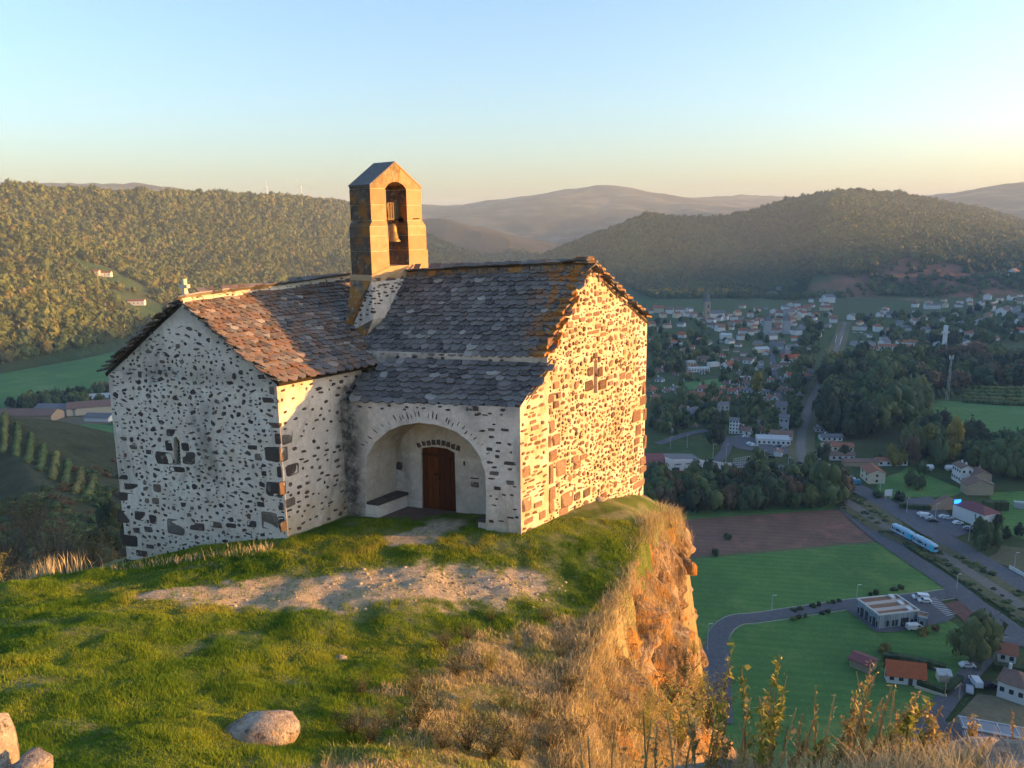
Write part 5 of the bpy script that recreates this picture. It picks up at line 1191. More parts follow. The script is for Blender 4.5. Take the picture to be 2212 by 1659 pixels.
for x, y, h, w, kd, wh in [(1610, 1085, 75, 40, 'conifer', 'tallest at the middle of the tree belt'), (1655, 1095, 60, 70, 'dark', 'wide one in the tree belt'), (1665, 1040, 36, 42, 'dark', 'beside the road behind the belt'), (1690, 1058, 40, 50, 'dark', 'left of the level crossing'), (1785, 1090, 75, 80, 'green', 'at the right end of the tree belt'), (1810, 1082, 60, 60, 'russet', 'at the right end of the tree belt by the lane'), (1745, 1055, 50, 40, 'green', 'beside the level crossing'),
    (1500, 1045, 35, 34, 'green', 'in front of the commercial building'), (1530, 1045, 32, 30, 'yround', 'in the parking strip'), (1545, 965, 65, 50, 'conifer', 'beside the roundabout'), (1635, 855, 52, 26, 'yellow', 'in the middle of the town'), (1570, 720, 24, 10, 'yellow', 'below the church'),
    (1811, 910, 58, 34, 'yellow', 'at the left edge of the wood'), (1840, 912, 50, 36, 'yellow', 'second from the left edge of the wood'), (1868, 930, 50, 26, 'yellow', 'in the middle of the wood'), (2058, 1000, 95, 40, 'yellow', 'tallest in the poplar wood'), (2003, 985, 75, 30, 'yellow', 'left in the poplar wood'), (1935, 1005, 55, 45, 'yround', 'in front of the poplar wood'), (1965, 1005, 55, 40, 'russet', 'in front of the poplar wood'),
    (1910, 925, 80, 60, 'poplar', 'at the right edge of the wood by the meadow'), (1890, 935, 70, 60, 'green', 'in the front of the wood'), (1850, 945, 60, 60, 'dark', 'in the front of the wood'), (1800, 940, 60, 50, 'dark', 'at the lower left of the wood'),
    (1777, 1000, 34, 34, 'dark', 'in the garden beside the railway bend'), (1822, 990, 26, 26, 'dark', 'in front of the long low house'), (1965, 1050, 30, 36, 'green', 'in the round meadow, left one'), (1985, 1058, 26, 30, 'green', 'in the round meadow, right one'),
    (2095, 1430, 95, 100, 'green', 'spreading beside the lane by the parked white car'), (1908, 1410, 28, 30, 'yround', 'above the dark red shed'), (1991, 1372, 26, 26, 'yround', 'beside the white van at the slatted building'), (2020, 1365, 14, 16, 'russet', 'by the corner of the slatted building'),
    (2115, 1190, 60, 44, 'green', 'at the end of the motel car park'), (2145, 1185, 50, 40, 'green', 'right of the motel car park end'), (2172, 1168, 34, 26, 'conifer', 'left of a pair by the verge'), (2200, 1160, 34, 26, 'conifer', 'right of a pair by the verge'), (2155, 1140, 26, 24, 'dark', 'beside the white motel wall'), (2190, 1020, 60, 60, 'green', 'in front of the poplar wood at the right edge'), (2150, 1005, 60, 50, 'poplar', 'in front of the poplar wood'),
    (1960, 985, 60, 40, 'green', 'behind the round meadow'), (2030, 1010, 60, 40, 'green', 'by the farm'), (1995, 1030, 30, 24, 'green', 'beside the silver tank'), (1900, 1002, 20, 20, 'green', 'behind the long red roof'), (1750, 1010, 30, 26, 'olive', 'beside the railway bend'), (1895, 1075, 20, 24, 'bush', 'by the roadside house'), (1640, 1000, 30, 36, 'olive', 'beside the small white house'), (1945, 1082, 26, 26, 'dbush', 'beside the roadside sign'),
    (1572, 1165, 18, 20, 'bush', 'in the brown field'), (1545, 1200, 22, 16, 'bush', 'at the lower edge of the brown field')]:
    treepx(kd, x, y, h, w, where=wh)
for i, x in enumerate((1715, 1728, 1755, 1768, 1790, 1800, 1812, 1880, 1892, 1930, 1945, 1712, 1725, 1740, 1775, 1788)):
    y = 1330-(x-1700)*.21+(0 if i < 11 else 18); treepx(random.choice(['bush', 'dbush', 'dbush']), x, y-6, random.uniform(8, 13), random.uniform(11, 16), where='along the access lane of the slatted building', group='bushes along the access lane')
for i in range(26):
    t = random.random(); x = 1868+t*340+random.uniform(-3, 3); y = 1098+t*232; off = random.choice((10, 14, -9)); treepx(random.choice(['bush', 'dbush', 'bush']), x-off*.6, y+off*.9, random.uniform(5, 9), random.uniform(9, 18), where='on the embankment along the railway', group='bushes along the railway')
# left side: hedge line behind the barns, vineyard shrubs, scrub on the flank
belt([(20, 880), (60, 868), (150, 862), (240, 852), (260, 872), (180, 885), (60, 895)], 30, ['green', 'dark', 'russet', 'bush'], (6, 11), 'between the barns and the left meadow', group='trees between the barns and the left meadow')
belt([(-40, 762), (260, 752), (300, 700), (420, 660), (0, 740)], 44, ['olive', 'olive', 'green'], (9, 14), 'along the upper edge of the left meadow', group='trees along the upper edge of the left meadow')
for kd_ in ('green', 'poplar', 'olive'):
    ex_ = [e for e in EXTRA if e[3] == kd_ or (kd_ == 'green' and e[3] in ('dark', 'bush')) or (kd_ == 'olive' and e[3] == 'russet')]
    if ex_:
        ex_ = np.array([e[:3] for e in ex_]); w_ = ex_[:, 2]*(.9 if kd_ == 'poplar' else .62)
        scatter_stuff('valley_wood', np.c_[ex_[:, :2], np.full(len(ex_), Z0)], np.c_[w_, w_, ex_[:, 2]], [bpy.data.objects.new('crown_source', m) for m in KIND[kd_]+(KIND['dark'][:2] if kd_ == 'green' else [])])
P3_ = []
for (poly, n_) in (([(1408, 690), (1800, 665), (1770, 760), (1715, 900), (1700, 940), (1408, 940)], 230), ([(1850, 705), (2230, 640), (2230, 740), (2000, 748), (1880, 745)], 120)):
    for _ in range(n_):
        while True:
            x, y = random.uniform(min(p[0] for p in poly), max(p[0] for p in poly)), random.uniform(min(p[1] for p in poly), max(p[1] for p in poly))
            if inpoly((x, y), poly): break
        P3_.append(G(x, y)[:2])
P3_ = np.array(P3_); s3_ = rng.uniform(3., 7.5, len(P3_))
scatter_stuff('garden_trees', np.c_[P3_, np.full(len(P3_), Z0)], np.c_[s3_*.66, s3_*.66, s3_], [bpy.data.objects.new('crown_source', m) for m in KIND['green']+KIND['olive'][:2]+KIND['dark'][:1]])
ii = rng.integers(0, len(Pr), 900); of_ = rng.choice([-1, 1], 900)*rng.uniform(3.6, 7.5, 900)*np.where(rng.random(900) < .5, 1, .9); e_p = Pr[ii]+nr[ii]*of_[:, None]+rng.normal(0, .8, (900, 2)); es_ = rng.uniform(.5, 1.9, 900); kk = (e_p[:, 1] < 420) & (fbm(e_p, 1/14., 3, 7) > -.12)
scatter_stuff('embankment_scrub', np.c_[e_p, np.full(900, Z0+.1)][kk], np.c_[es_, es_, es_][kk]*np.array([1, 1, .8]), [bpy.data.objects.new('crown_source', m) for m in KIND['bush']+KIND['dbush'][:1]])
def treeH(kind, px, py, Y, h, w=None, where='', group=None):
    p = atY(px, py, Y); z = h1(p[0], p[1]); return tree(kind, p[0], p[1], z-.2, h, w, where=where, group=group)
for x, y, Y, h, w, kd, wh in [(228, 1010, 118, 9, 4.6, 'dark', 'right of the vineyard rows, upper one'), (200, 1040, 108, 6, 4, 'dark', 'below the vineyard rows'), (165, 1080, 95, 6, 4, 'dbush', 'dark clump under the vineyard'), (250, 1035, 112, 5, 3.4, 'dbush', 'beside the chapel gable, small')]:
    treeH(kd, x, y, Y, h, w, wh)

_O = ['', 'first', 'second', 'third', 'fourth', 'fifth', 'sixth', 'seventh', 'eighth', 'ninth', 'tenth', 'eleventh', 'twelfth', 'thirteenth', 'fourteenth', 'fifteenth', 'sixteenth', 'seventeenth', 'eighteenth', 'nineteenth']
_T = {2: 'twenty', 3: 'thirty', 4: 'forty', 5: 'fifty'}
def ordn(i):
    if i < 20: return _O[i]
    return (_T[i//10][:-1]+'ieth') if i % 10 == 0 else _T[i//10]+'-'+_O[i % 10]
_g = {}
for r, kd, wh in TREES: _g.setdefault((kd, wh), []).append(r)
for (kd, wh), L in _g.items():
    if len(L) > 1:
        L.sort(key=lambda r: r.location.x/r.location.y)
        for i, r in enumerate(L): r['label'] = f"{DESC[kd]}, {ordn(i+1)} from left {wh}"
# ============================================================ TOWN, ROADSIDE, TRAIN
ORD = _O[1:]
WM = {'w': plain('white_render', (.62, .62, .62), .9, .06, .5), 'c': plain('cream_render', (.58, .50, .38), .9, .06, .5), 'y': plain('beige_stone_wall', (.36, .28, .20), .95, .2, .8), 's': plain('grey_render', (.36, .36, .37), .9, .1, .5)}
def m_roof(name, c):
    k = N(name, .85); w_ = k.nd('TexWave', wave_type='BANDS', bands_direction='DIAGONAL', i_Vector=k.co(), i_Scale=1.1, i_Distortion=1.5)
    col = k.mix(k.noise(.9, 5), tuple(x*.7 for x in c), tuple(min(1, x*1.3) for x in c)); col = k.mix(k.math('MULTIPLY', w_.outputs[1], .25), col, tuple(x*.5 for x in c)); return k.out(col)
RM = {'r': m_roof('red_tile_roof', (.30, .125, .08)), 'b': m_roof('brown_tile_roof', (.20, .125, .10)), 'g': m_roof('grey_roof', (.15, .155, .17)), 'o': m_roof('orange_tile_roof', (.46, .12, .05)), 'm': m_roof('maroon_metal_roof', (.20, .075, .08)), 'd': m_roof('light_sheet_roof', (.42, .45, .47))}
M['win'] = plain('dark_window', (.035, .04, .05), .2); M['door'] = plain('dark_door', (.05, .055, .06), .5); M['frame'] = plain('pale_frame', (.55, .55, .55), .6)
WD = {'w': 'white', 'c': 'cream', 'y': 'beige stone', 's': 'grey'}; RD = {'r': 'red tiled', 'b': 'brown tiled', 'g': 'grey', 'o': 'bright orange', 'm': 'maroon', 'd': 'pale sheet'}
HOUSES = []
def building(name, P, rz, w, d, h, roof, wallc, rt='gable', rh=None, win=0, chim=0, label=None, cat='house', group=None, over=.5, door=False, storeys=1, oneside=False):
    """P ground centre, w along local x, d along local y (front = -y)"""
    t = empty(name, tuple(P), rz); rh = rh if rh is not None else d*.22
    mb = MB(); mb.prism([(-w/2, -d/2, 0), (w/2, -d/2, 0), (w/2, d/2, 0), (-w/2, d/2, 0)], (0, 0, h))
    if rt == 'gable':
        for s_ in (-1, 1): mb.prism([(s_*(w/2-.002), -d/2, h-.01), (s_*(w/2-.002), d/2, h-.01), (s_*(w/2-.002), 0, h+rh)], (-s_*.3, 0, 0))
    mb.obj('wall', WM[wallc], t)
    mb = MB(); W, D = w/2+over, d/2+over; e = .18; z0 = h-over*rh/(d/2)+.05 if rt != 'flat' else h
    if rt == 'gable':
        for s_ in (-1, 1): mb.prism([(-W, s_*D, z0), (W, s_*D, z0), (W, 0, h+rh+.05), (-W, 0, h+rh+.05)], (0, 0, e))
    elif rt == 'hip':
        k_ = min(w/2*.9, d/2); a, b = (-W, -D, z0), (W, -D, z0); c_, d_ = (W, D, z0), (-W, D, z0); r1, r2 = (-(w/2-k_), 0, h+rh+.1), (w/2-k_+.01, 0, h+rh+.1)
        mb.add([a, b, c_, d_, r1, r2, ], [(0, 1, 5, 4), (1, 2, 5), (2, 3, 4, 5), (3, 0, 4), (0, 3, 2, 1)])
    else:
        mb.box((0, 0, h+.12), (w+.3, d+.3, .24))
        mb.box((0, 0, h+.3), (w-.6, d-.6, .14))
    rf = mb.obj('roof', RM[roof], t, fix=True)
    for i in range(chim):
        mb = MB(); mb.box((w*(.22 if i % 2 else -.25), d*.08, h+rh+.35), (.7, .7, 1.5)); mb.obj('chimney', WM['y' if wallc != 'w' else 'w'], rf)
    for s_ in range(storeys if win else 0):
        zc = h*(s_+.55)/storeys
        for i in range(win):
            x = -w/2+w*(i+.5)/win
            if door and s_ == 0 and i == win//2: continue
            mb = MB(); mb.box((x, -d/2-.02, zc), (min(1.2, w/win*.5), .1, min(1.35, h/storeys*.5))); mb.obj('window', M['win'], t)
        nn_ = max(1, int(win*d/w*.7))
        for i in range(nn_):
            for sx in (1, -1):
                mb = MB(); mb.box((sx*(w/2+.02), -d/2+d*(i+.5)/nn_, zc), (.1, min(1.1, d/nn_*.4), min(1.3, h/storeys*.45))); mb.obj('window', M['win'], t)
    if door: mb = MB(); mb.box((-w/2+w*(win//2+.5)/max(1, win), -d/2-.03, 1.1), (1.1, .12, 2.2)); mb.obj('door', M['door'], t)
    if label: tag(t, label, cat, group)
    return t
def corners(pL, pM, pR):
    """rectangle whose visible ground corners are left, middle (nearest) and right"""
    L, Mm, R_ = G(*pL), G(*pM), G(*pR); ex = (Mm-L)[:2]; w = np.linalg.norm(ex); ex = ex/w; ey = np.array([-ex[1], ex[0]]); d = abs((R_-Mm)[:2]@ey)
    return L, ex, ey, w, max(d, 2.)
def bcorn(name, pL, pM, pR, h, *a, **k):
    L, ex, ey, w, d = corners(pL, pM, pR); c_ = L[:2]+ex*w/2+ey*d/2
    return building(name, (c_[0], c_[1], Z0), math.atan2(ex[1], ex[0]), w, d, h, *a, **k)
c3b = lambda x, y: ((1580+x/4.608)*.8848, (700+y/4.608)*.8848)
c4b = lambda x, y: ((2000+x/4.148)*.8848, (640+y/4.148)*.8848)
c5b = lambda x, y: ((1580+x/4.424)*.8848, (1000+y/4.424)*.8848)
c6b = lambda x, y: ((2050+x/4.74)*.8848, (1080+y/4.74)*.8848)
c7b = lambda x, y: ((2050+x/3.729)*.8848, (1430+y/3.729)*.8848)
T3 = """40,300,70,b,w;130,295,130,r,c;180,348,75,b,c;260,305,90,b,w;380,305,120,b,w;450,335,80,b,w;520,350,80,b,s;600,385,80,b,c;730,405,90,b,w;715,455,80,b,w;810,385,90,b,w;880,375,80,b,w;955,430,80,r,s;1030,445,90,r,w;1110,445,90,b,w;1165,440,80,b,w;1215,425,80,r,w;1265,405,80,b,w;1330,440,80,g,s;1395,370,90,b,w;1465,410,90,b,c;1560,262,80,g,w;1600,335,110,g,s;1650,290,80,r,w;1705,270,80,r,w;1755,285,80,r,w;1805,270,90,r,y;1690,375,100,r,c;1750,345,90,r,w;1600,435,130,r,c;1655,440,60,b,w;1900,345,90,r,w;2045,335,80,b,w;2105,405,90,b,w;1985,175,90,g,w;2050,180,120,g,w;1390,115,80,g,w;1490,55,70,g,w;1445,100,70,g,w;1850,175,60,g,w;1340,255,46,g,s;1430,300,80,b,w;1500,330,90,r,w;980,385,80,b,w;1060,380,80,b,s;
830,502,110,b,w;770,470,80,b,w;885,560,90,g,w;935,640,100,g,w;1085,540,110,r,w;1155,545,90,b,w;1225,522,80,r,w;1070,600,100,b,w;1445,522,90,r,w;1495,512,80,r,w;1405,595,120,g,w;1760,485,90,g,s;1690,545,100,g,w;1250,665,100,g,y;1490,705,100,g,w;1560,765,120,g,s;1620,715,100,g,w;440,765,130,b,w;430,665,80,r,w;500,700,80,r,w;690,655,80,g,w;1590,850,130,o,w;1670,815,110,o,c;1790,805,100,r,c;1150,865,110,b,w;1240,822,70,g,w;1270,895,100,g,w;1530,905,100,b,w;1420,935,110,b,w;1730,975,120,b,w;1830,985,80,g,w;1865,895,70,b,w;1690,920,70,r,c;925,935,140,r,w;190,955,90,r,w;130,965,70,b,c;145,1070,95,g,w;610,835,90,b,y;670,850,100,b,y;340,840,110,g,s;270,800,70,g,s;
370,1205,90,b,w;320,1165,100,g,w;60,1180,100,r,y;90,1245,90,r,w;235,1375,90,b,y;90,1300,90,b,y;625,1180,110,r,w;725,1170,110,r,w;575,1275,170,r,c;700,1235,90,r,c;800,1235,90,r,c;440,1260,90,b,c;775,1305,100,r,c;880,1300,130,r,y;1040,1275,120,r,w;990,1100,100,r,w;1060,1175,90,r,w;970,1205,100,r,w;1225,1140,90,r,c;1315,1150,110,r,c;1140,1190,100,g,w;1430,1160,100,r,w;1520,1175,90,b,c;1600,1205,100,b,w;1455,1275,110,b,w;1370,1275,100,r,w;1300,1310,90,b,w;1340,1345,90,r,w;1375,1390,110,r,w;1450,1435,120,r,w;1510,1480,120,g,s;1430,1500,90,g,s;1790,1045,140,r,w;505,1470,170,g,w;125,1580,140,b,w;245,1560,90,r,c;860,1470,110,g,s;760,1580,90,g,w;1275,1610,160,g,y;1545,1625,110,g,s;1120,1470,60,g,y;1120,1660,140,b,w;1350,1660,110,r,w;1950,1625,70,b,w"""
T4 = """380,690,75,b,c;450,692,80,g,w;605,705,110,r,w;690,735,80,b,y;775,768,100,g,w;870,770,75,g,w;660,795,70,g,w;672,845,100,g,w;480,912,90,o,c;580,898,90,r,c;515,762,50,g,w;150,612,80,r,w;100,548,70,r,w;340,584,90,g,w;620,555,70,g,w;740,562,90,g,w;810,555,60,b,w;1500,850,120,g,w;1600,892,150,r,w;1210,850,80,g,w;1640,632,90,g,w;1900,662,80,r,w;1935,585,70,b,w;1885,545,110,b,w;1912,502,90,g,w;2010,512,90,g,s;1720,565,70,b,y;2050,625,80,g,w;2050,715,80,o,w;500,1112,60,g,w;890,695,90,g,w;1085,715,80,g,w;1740,495,100,b,w;1570,635,70,g,w;1440,640,50,g,w;1960,290,100,b,w;1860,300,80,b,w;2050,265,60,g,w;1380,560,60,g,w;920,560,50,g,w;1700,660,60,g,w"""
def where_of(px, py):
    if px < 1475: c_ = 'left end of town'
    elif px < 1600: c_ = 'around the church' if py < 730 else 'near the small green'
    elif px < 1700: c_ = 'around twin turrets' if py < 730 else 'left of railway'
    elif px < 1840: c_ = 'beside the railway'
    elif px < 1990: c_ = 'beyond station road'
    else: c_ = 'right edge of town'
    if py > 950: r_ = 'nearest row by the roundabout'
    elif py > 890: r_ = 'lower gardens'
    elif py > 840: r_ = 'middle rows'
    elif py > 770: r_ = 'upper middle rows'
    elif py > 700: r_ = 'old centre'
    else: r_ = 'foot of the hill'
    return c_, r_
FILL = []
random.seed(77)
def fillt(poly, n):
    k_ = 0; base = [c3b(float(q.split(',')[0]), float(q.split(',')[1])) for q in T3.replace('\n', '').split(';')]+[c4b(float(q.split(',')[0]), float(q.split(',')[1])) for q in T4.split(';')]
    for _ in range(n*40):
        if k_ >= n: break
        x = random.uniform(min(p[0] for p in poly), max(p[0] for p in poly)); y = random.uniform(min(p[1] for p in poly), max(p[1] for p in poly)); sp = 9+(y-640)*.03
        if not inpoly((x, y), poly) or any(abs(x-q[0]) < sp*1.25 and abs(y-q[1]) < sp*.62 for q in base+FILL): continue
        FILL.append((x, y)); k_ += 1
fillt([(1408, 672), (1560, 668), (1800, 655), (1805, 700), (1770, 760), (1745, 830), (1715, 900), (1700, 935), (1408, 940)], 95)
fillt([(1850, 712), (1860, 680), (2000, 650), (2230, 640), (2230, 735), (2000, 745), (1900, 735)], 45)
TF = ';'.join(f"{x:.1f},{y:.1f},{random.uniform(11, 17):.1f},{random.choice('rrbbbggo' if y > 700 else 'rbbbg')},{random.choice('wwwccs')}" for x, y in FILL)
for src, cv in ((T3, c3b), (T4, c4b), (TF, lambda x, y: (x, y))):
    for it in src.replace('\n', '').split(';'):
        x, y, w, rf, wc = it.split(','); px, py = cv(float(x), float(y)); wpx = float(w)/(4.608 if cv is c3b else 4.148)*.8848 if src is not TF else float(w)
        p = G(px, py); t = p[1]/ray(px, py)[1]; rz = math.radians(random.choice((-25, -12, 8, 20, 34, -38, 60)))+(.3 if px > 1700 else 0)
        w_ = wpx*t*.92; d_ = w_*random.uniform(.75, .95); h = w_*random.uniform(.28, .42) if py > 740 else w_*random.uniform(.4, .65)
        if float(x) in (1000, 1545., 860., 1510.): h = 9
        z = h1(p[0], p[1]); near = t < .42; hz_k = random.random() < .3
        b = building('house', (p[0], p[1]+d_*.35, z-.3), rz, w_, d_, h+.3, rf, wc, 'hip' if hz_k else 'gable', d_*random.uniform(.26, .38), win=(3 if w_ > 9 else 2) if near else (2 if py > 770 else 0), chim=1 if near else 0, storeys=2 if h > 4.8 else 1, door=near)
        HOUSES.append((px, py, b, rf, wc, w_, h, hz_k))
random.seed(41)
grp = {}
for hh in HOUSES: grp.setdefault(where_of(hh[0], hh[1])+(hh[3], hh[4]), []).append(hh)

for kx_, L in grp.items():
    L.sort(key=lambda q: q[0])
    for i, q in enumerate(L):
        c_, r_, rf, wc = kx_; pre = '' if len(L) == 1 else (ordn(i+1)+' from the left of the ' if len(L) > 1 else '')
        lab = f"{pre.replace('from the left of the', 'from left,')}{WD[wc].replace(' wall','')} {RD[rf]}-roofed house, {c_}, {r_}" 
        tag(q[2], lab, 'house', 'houses of the valley town')
# church with spire
def place(cv, x, y): p = G(*cv(x, y)); return p
p = place(c3b, 668, 385); ch = empty('church', (p[0], p[1], Z0), math.radians(12)); tag(ch, 'village church with square tower and slender grey spire in the old town', 'church')
mb = MB(); mb.box((0, 0, 13), (7, 7, 26)); tw = mb.obj('tower', WM['y'], ch)
mb = MB(); mb.add([(-3.8, -3.8, 26), (3.8, -3.8, 26), (3.8, 3.8, 26), (-3.8, 3.8, 26), (0, 0, 44)], [(0, 1, 4), (1, 2, 4), (2, 3, 4), (3, 0, 4), (3, 2, 1, 0)]); mb.obj('spire', RM['g'], ch)
for zz_ in (20, 11):
    mb = MB(); mb.box((0, -3.55, zz_), (1.8, .3, 4.5 if zz_ > 15 else 3)); mb.obj('window', M['win'], ch)
mb = MB(); mb.box((14, 3, 5), (22, 12, 10)); mb.obj('nave_wall', WM['w'], ch); mb = MB(); mb.prism([(2.5, -3.8, 9.8), (2.5, 9.8, 9.8), (2.5, 3, 14)], (23.5, 0, 0)); mb.obj('roof', RM['g'], ch)
for q, lb in (((1350, 530), 'left one of the twin grey turrets in the town centre'), ((1560, 530), 'right one of the twin grey turrets in the town centre')):
    p = place(c3b, *q); tt = empty('turret', (p[0], p[1], Z0)); tag(tt, lb+', pointed roof', 'turret', 'twin turrets of the town')
    mb = MB(); mb.box((0, 0, 8), (7, 7, 16)); mb.obj('wall', WM['s'], tt); mb = MB(); mb.add([(-4, -4, 16), (4, -4, 16), (4, 4, 16), (-4, 4, 16), (0, 0, 26)], [(0, 1, 4), (1, 2, 4), (2, 3, 4), (3, 0, 4), (3, 2, 1, 0)]); mb.obj('roof', RM['g'], tt)
def bl_(nm, cv, x, y, w, d, h, rz, roof, wall_, rt, lab, cat='building', **k):
    p = G(*cv(x, y)); t = p[1]/ray(*cv(x, y))[1]; f_ = {id(c3b): .5, id(c4b): .5, id(c5b): .47, id(c6b): .34}.get(id(cv), .7); w = w*f_; d = d*f_*1.15; h = h*(.62 if f_ < .6 else .8); return building(nm, (p[0], p[1]+d*.4, h1(p[0], p[1])-.2), math.radians(rz), w, d, h, roof, wall_, rt, label=lab, cat=cat, **k)
bl_('apartment_block', c3b, 240, 690, 40, 11, 9, -4, 'g', 'w', 'flat', 'long white flat roofed apartment block below the church', win=9, storeys=3)
bl_('apartment_block', c3b, 370, 705, 26, 11, 9, -12, 'd', 'w', 'flat', 'shorter white flat roofed block beside the long apartment block', win=6, storeys=3)
bl_('hall', c3b, 1290, 740, 28, 14, 6, 14, 'd', 'c', 'gable', 'pale cream hall with low pale roof beside the town street')
bl_('hall', c3b, 890, 590, 24, 13, 8, 0, 'd', 'w', 'gable', 'tall white hall with pale roof left of the town centre')
bl_('school', c3b, 580, 960, 38, 11, 6, 3, 'd', 'w', 'flat', 'long white flat roofed school above the small green', win=8)
bl_('school', c3b, 500, 895, 16, 12, 7, 3, 'd', 'c', 'flat', 'cream cube shaped block behind the white school', win=3)
bl_('school', c3b, 750, 900, 20, 9, 6, 22, 'd', 'w', 'flat', 'white block with slanting top right of the school')
bl_('terrace', c3b, 1080, 1045, 26, 9, 3.5, 0, 'd', 'w', 'flat', 'low white flat roofed building below the yellow poplar', win=5)
bl_('apartment_block', c3b, 985, 1650, 11, 9, 14, -20, 'g', 'w', 'gable', 'narrow tall white apartment block by the dark conifer', win=3, storeys=4)
bl_('manor', c4b, 1155, 475, 44, 14, 11, -3, 'g', 'w', 'gable', 'large two storey white building under the sunlit hill', win=8, storeys=2)
bl_('warehouse', c4b, 460, 850, 44, 22, 6, -2, 'g', 's', 'flat', 'low grey flat roofed warehouse right of the railway')
bl_('school', c4b, 780, 905, 62, 13, 9, -17, 'r', 'w', 'gable', 'long three storey white school with red roof above the wood', win=12, storeys=3)
bl_('school', c4b, 900, 855, 40, 13, 8, -4, 'r', 'w', 'gable', 'red roofed white school wing behind the long school')
bl_('shop', c5b, 1380, 380, 40, 20, 5.5, -12, 'd', 'w', 'flat', 'bright white flat roofed car showroom beside the railway bend', win=7)
bl_('shop', c5b, 1470, 330, 26, 18, 5, -14, 'b', 'w', 'gable', 'brown roofed workshop adjoining the white showroom')
bl_('house', c5b, 1425, 505, 9, 8, 4.5, 62, 'b', 'w', 'gable', 'small white house by the parking below the showroom', cat='house', chim=1)
for a in [(1870, 240, 12, 8, 3.5, -10, 'g', 'w', 'small white house with grey roof left of the wood by the rails', 2), (1995, 335, 26, 11, 4, -5, 'g', 'w', 'low white bungalow with grey roof under the wood', 4), (1975, 415, 15, 10, 4, 20, 'b', 'c', 'cream house with brown roof, left of a pair under the wood', 2), (2120, 450, 24, 12, 5, -8, 'r', 'c', 'cream house with pinkish roof, right of a pair under the wood', 4), (2050, 545, 40, 11, 5, -6, 'b', 'w', 'long white house with brown roof behind the round dark tree', 6), (1620, 930, 20, 10, 4, 8, 'r', 'w', 'red roofed white house inside the tree belt', 3)]:
    bl_('house', c5b, a[0], a[1], a[2], a[3], a[4], a[5], a[6], a[7], 'gable', a[8], cat='house', win=a[9], chim=1)
bl_('workshop', c6b, 250, 275, 52, 12, 4.5, -3, 'b', 'y', 'gable', 'long low brown roofed workshop behind the roadside house')
bl_('workshop', c6b, 560, 270, 34, 13, 5, -3, 'r', 'w', 'gable', 'bright red roofed long building joined to the workshop', win=3)
bl_('house', c6b, 725, 268, 15, 12, 5, -3, 'r', 'w', 'gable', 'white end house with red roof right of the long red roof', cat='house', win=2)
bcorn('house', c6b(235, 400), c6b(330, 480), c6b(470, 440), 5.5, 'r', 'c', 'gable', win=2, storeys=2, chim=1, label='two part cream roadside house with red roofs by the main road', cat='house')
bcorn('farmhouse', c6b(1290, 420), c6b(1390, 480), c6b(1460, 440), 8, 'b', 'w', 'gable', win=4, storeys=2, chim=2, label='tall white farmhouse with brown roof beside the poplar wood', cat='farmhouse')
bcorn('farmhouse', c6b(1460, 450), c6b(1540, 500), c6b(1680, 460), 5.5, 'b', 'y', 'gable', win=2, chim=1, label='lower brown roofed stone wing joined to the tall farmhouse', cat='farmhouse')
bcorn('barn', c6b(1390, 560), c6b(1470, 612), c6b(1760, 605), 5, 'b', 'y', 'gable', label='stone barn with long brown roof in front of the farmhouse', cat='barn')
bcorn('shed', c6b(1760, 560), c6b(1775, 560), c6b(1820, 545), 3.4, 'd', 's', 'flat', label='small pale lean-to at the right end of the stone barn', cat='shed')
mo = bcorn('motel', c6b(1300, 860), c6b(1660, 1000), c6b(1885, 985), 6.2, 'm', 'w', 'hip', rh=2.2, win=0, label='white roadside motel with large hipped reddish roof', cat='motel')
mo.name = 'roadside_hotel'; mo['label'] = 'white roadside hotel with a large hipped reddish roof and car park'; mo['category'] = 'hotel'
bcorn('shed', c6b(1030, 790), c6b(1050, 800), c6b(1360, 740), 3, 'b', 'y', 'gable', label='low brown open shed beside the clipped hedge', cat='shed')
bcorn('container', c6b(2010, 745), c6b(2020, 765), c6b(2180, 765), 2.8, 'd', 's', 'flat', label='long grey container standing in the far right meadow', cat='container')
sh_ = bcorn('shed', c7b(85, 735), c7b(270, 810), c7b(400, 770), 2.6, 'm', 'y', 'gable', rh=.9, label='wooden shed with maroon metal roof in the meadow', cat='shed')
oh = bcorn('house', c7b(428, 885), c7b(770, 925), c7b(900, 885), 3.3, 'o', 'w', 'gable', rh=3.0, win=4, door=True, label='white bungalow with bright orange roof inside clipped hedges', cat='house')
bcorn('garage', c7b(900, 880), c7b(1000, 890), c7b(1090, 850), 2.6, 'd', 'c', 'gable', rh=.7, label='small cream garage right of the orange roofed bungalow', cat='garage')
bcorn('house', c7b(1425, 1010), c7b(1680, 1100), c7b(1900, 1030), 5.2, 'b', 'w', 'hip', rh=2.2, win=3, chim=1, label='white house with hipped brown roof at the right edge', cat='house')
bcorn('house', c7b(1440, 690), c7b(1600, 725), c7b(1800, 690), 3.2, 'r', 'w', 'gable', rh=2., win=2, label='white house with dark red roofs beyond the lane', cat='house')
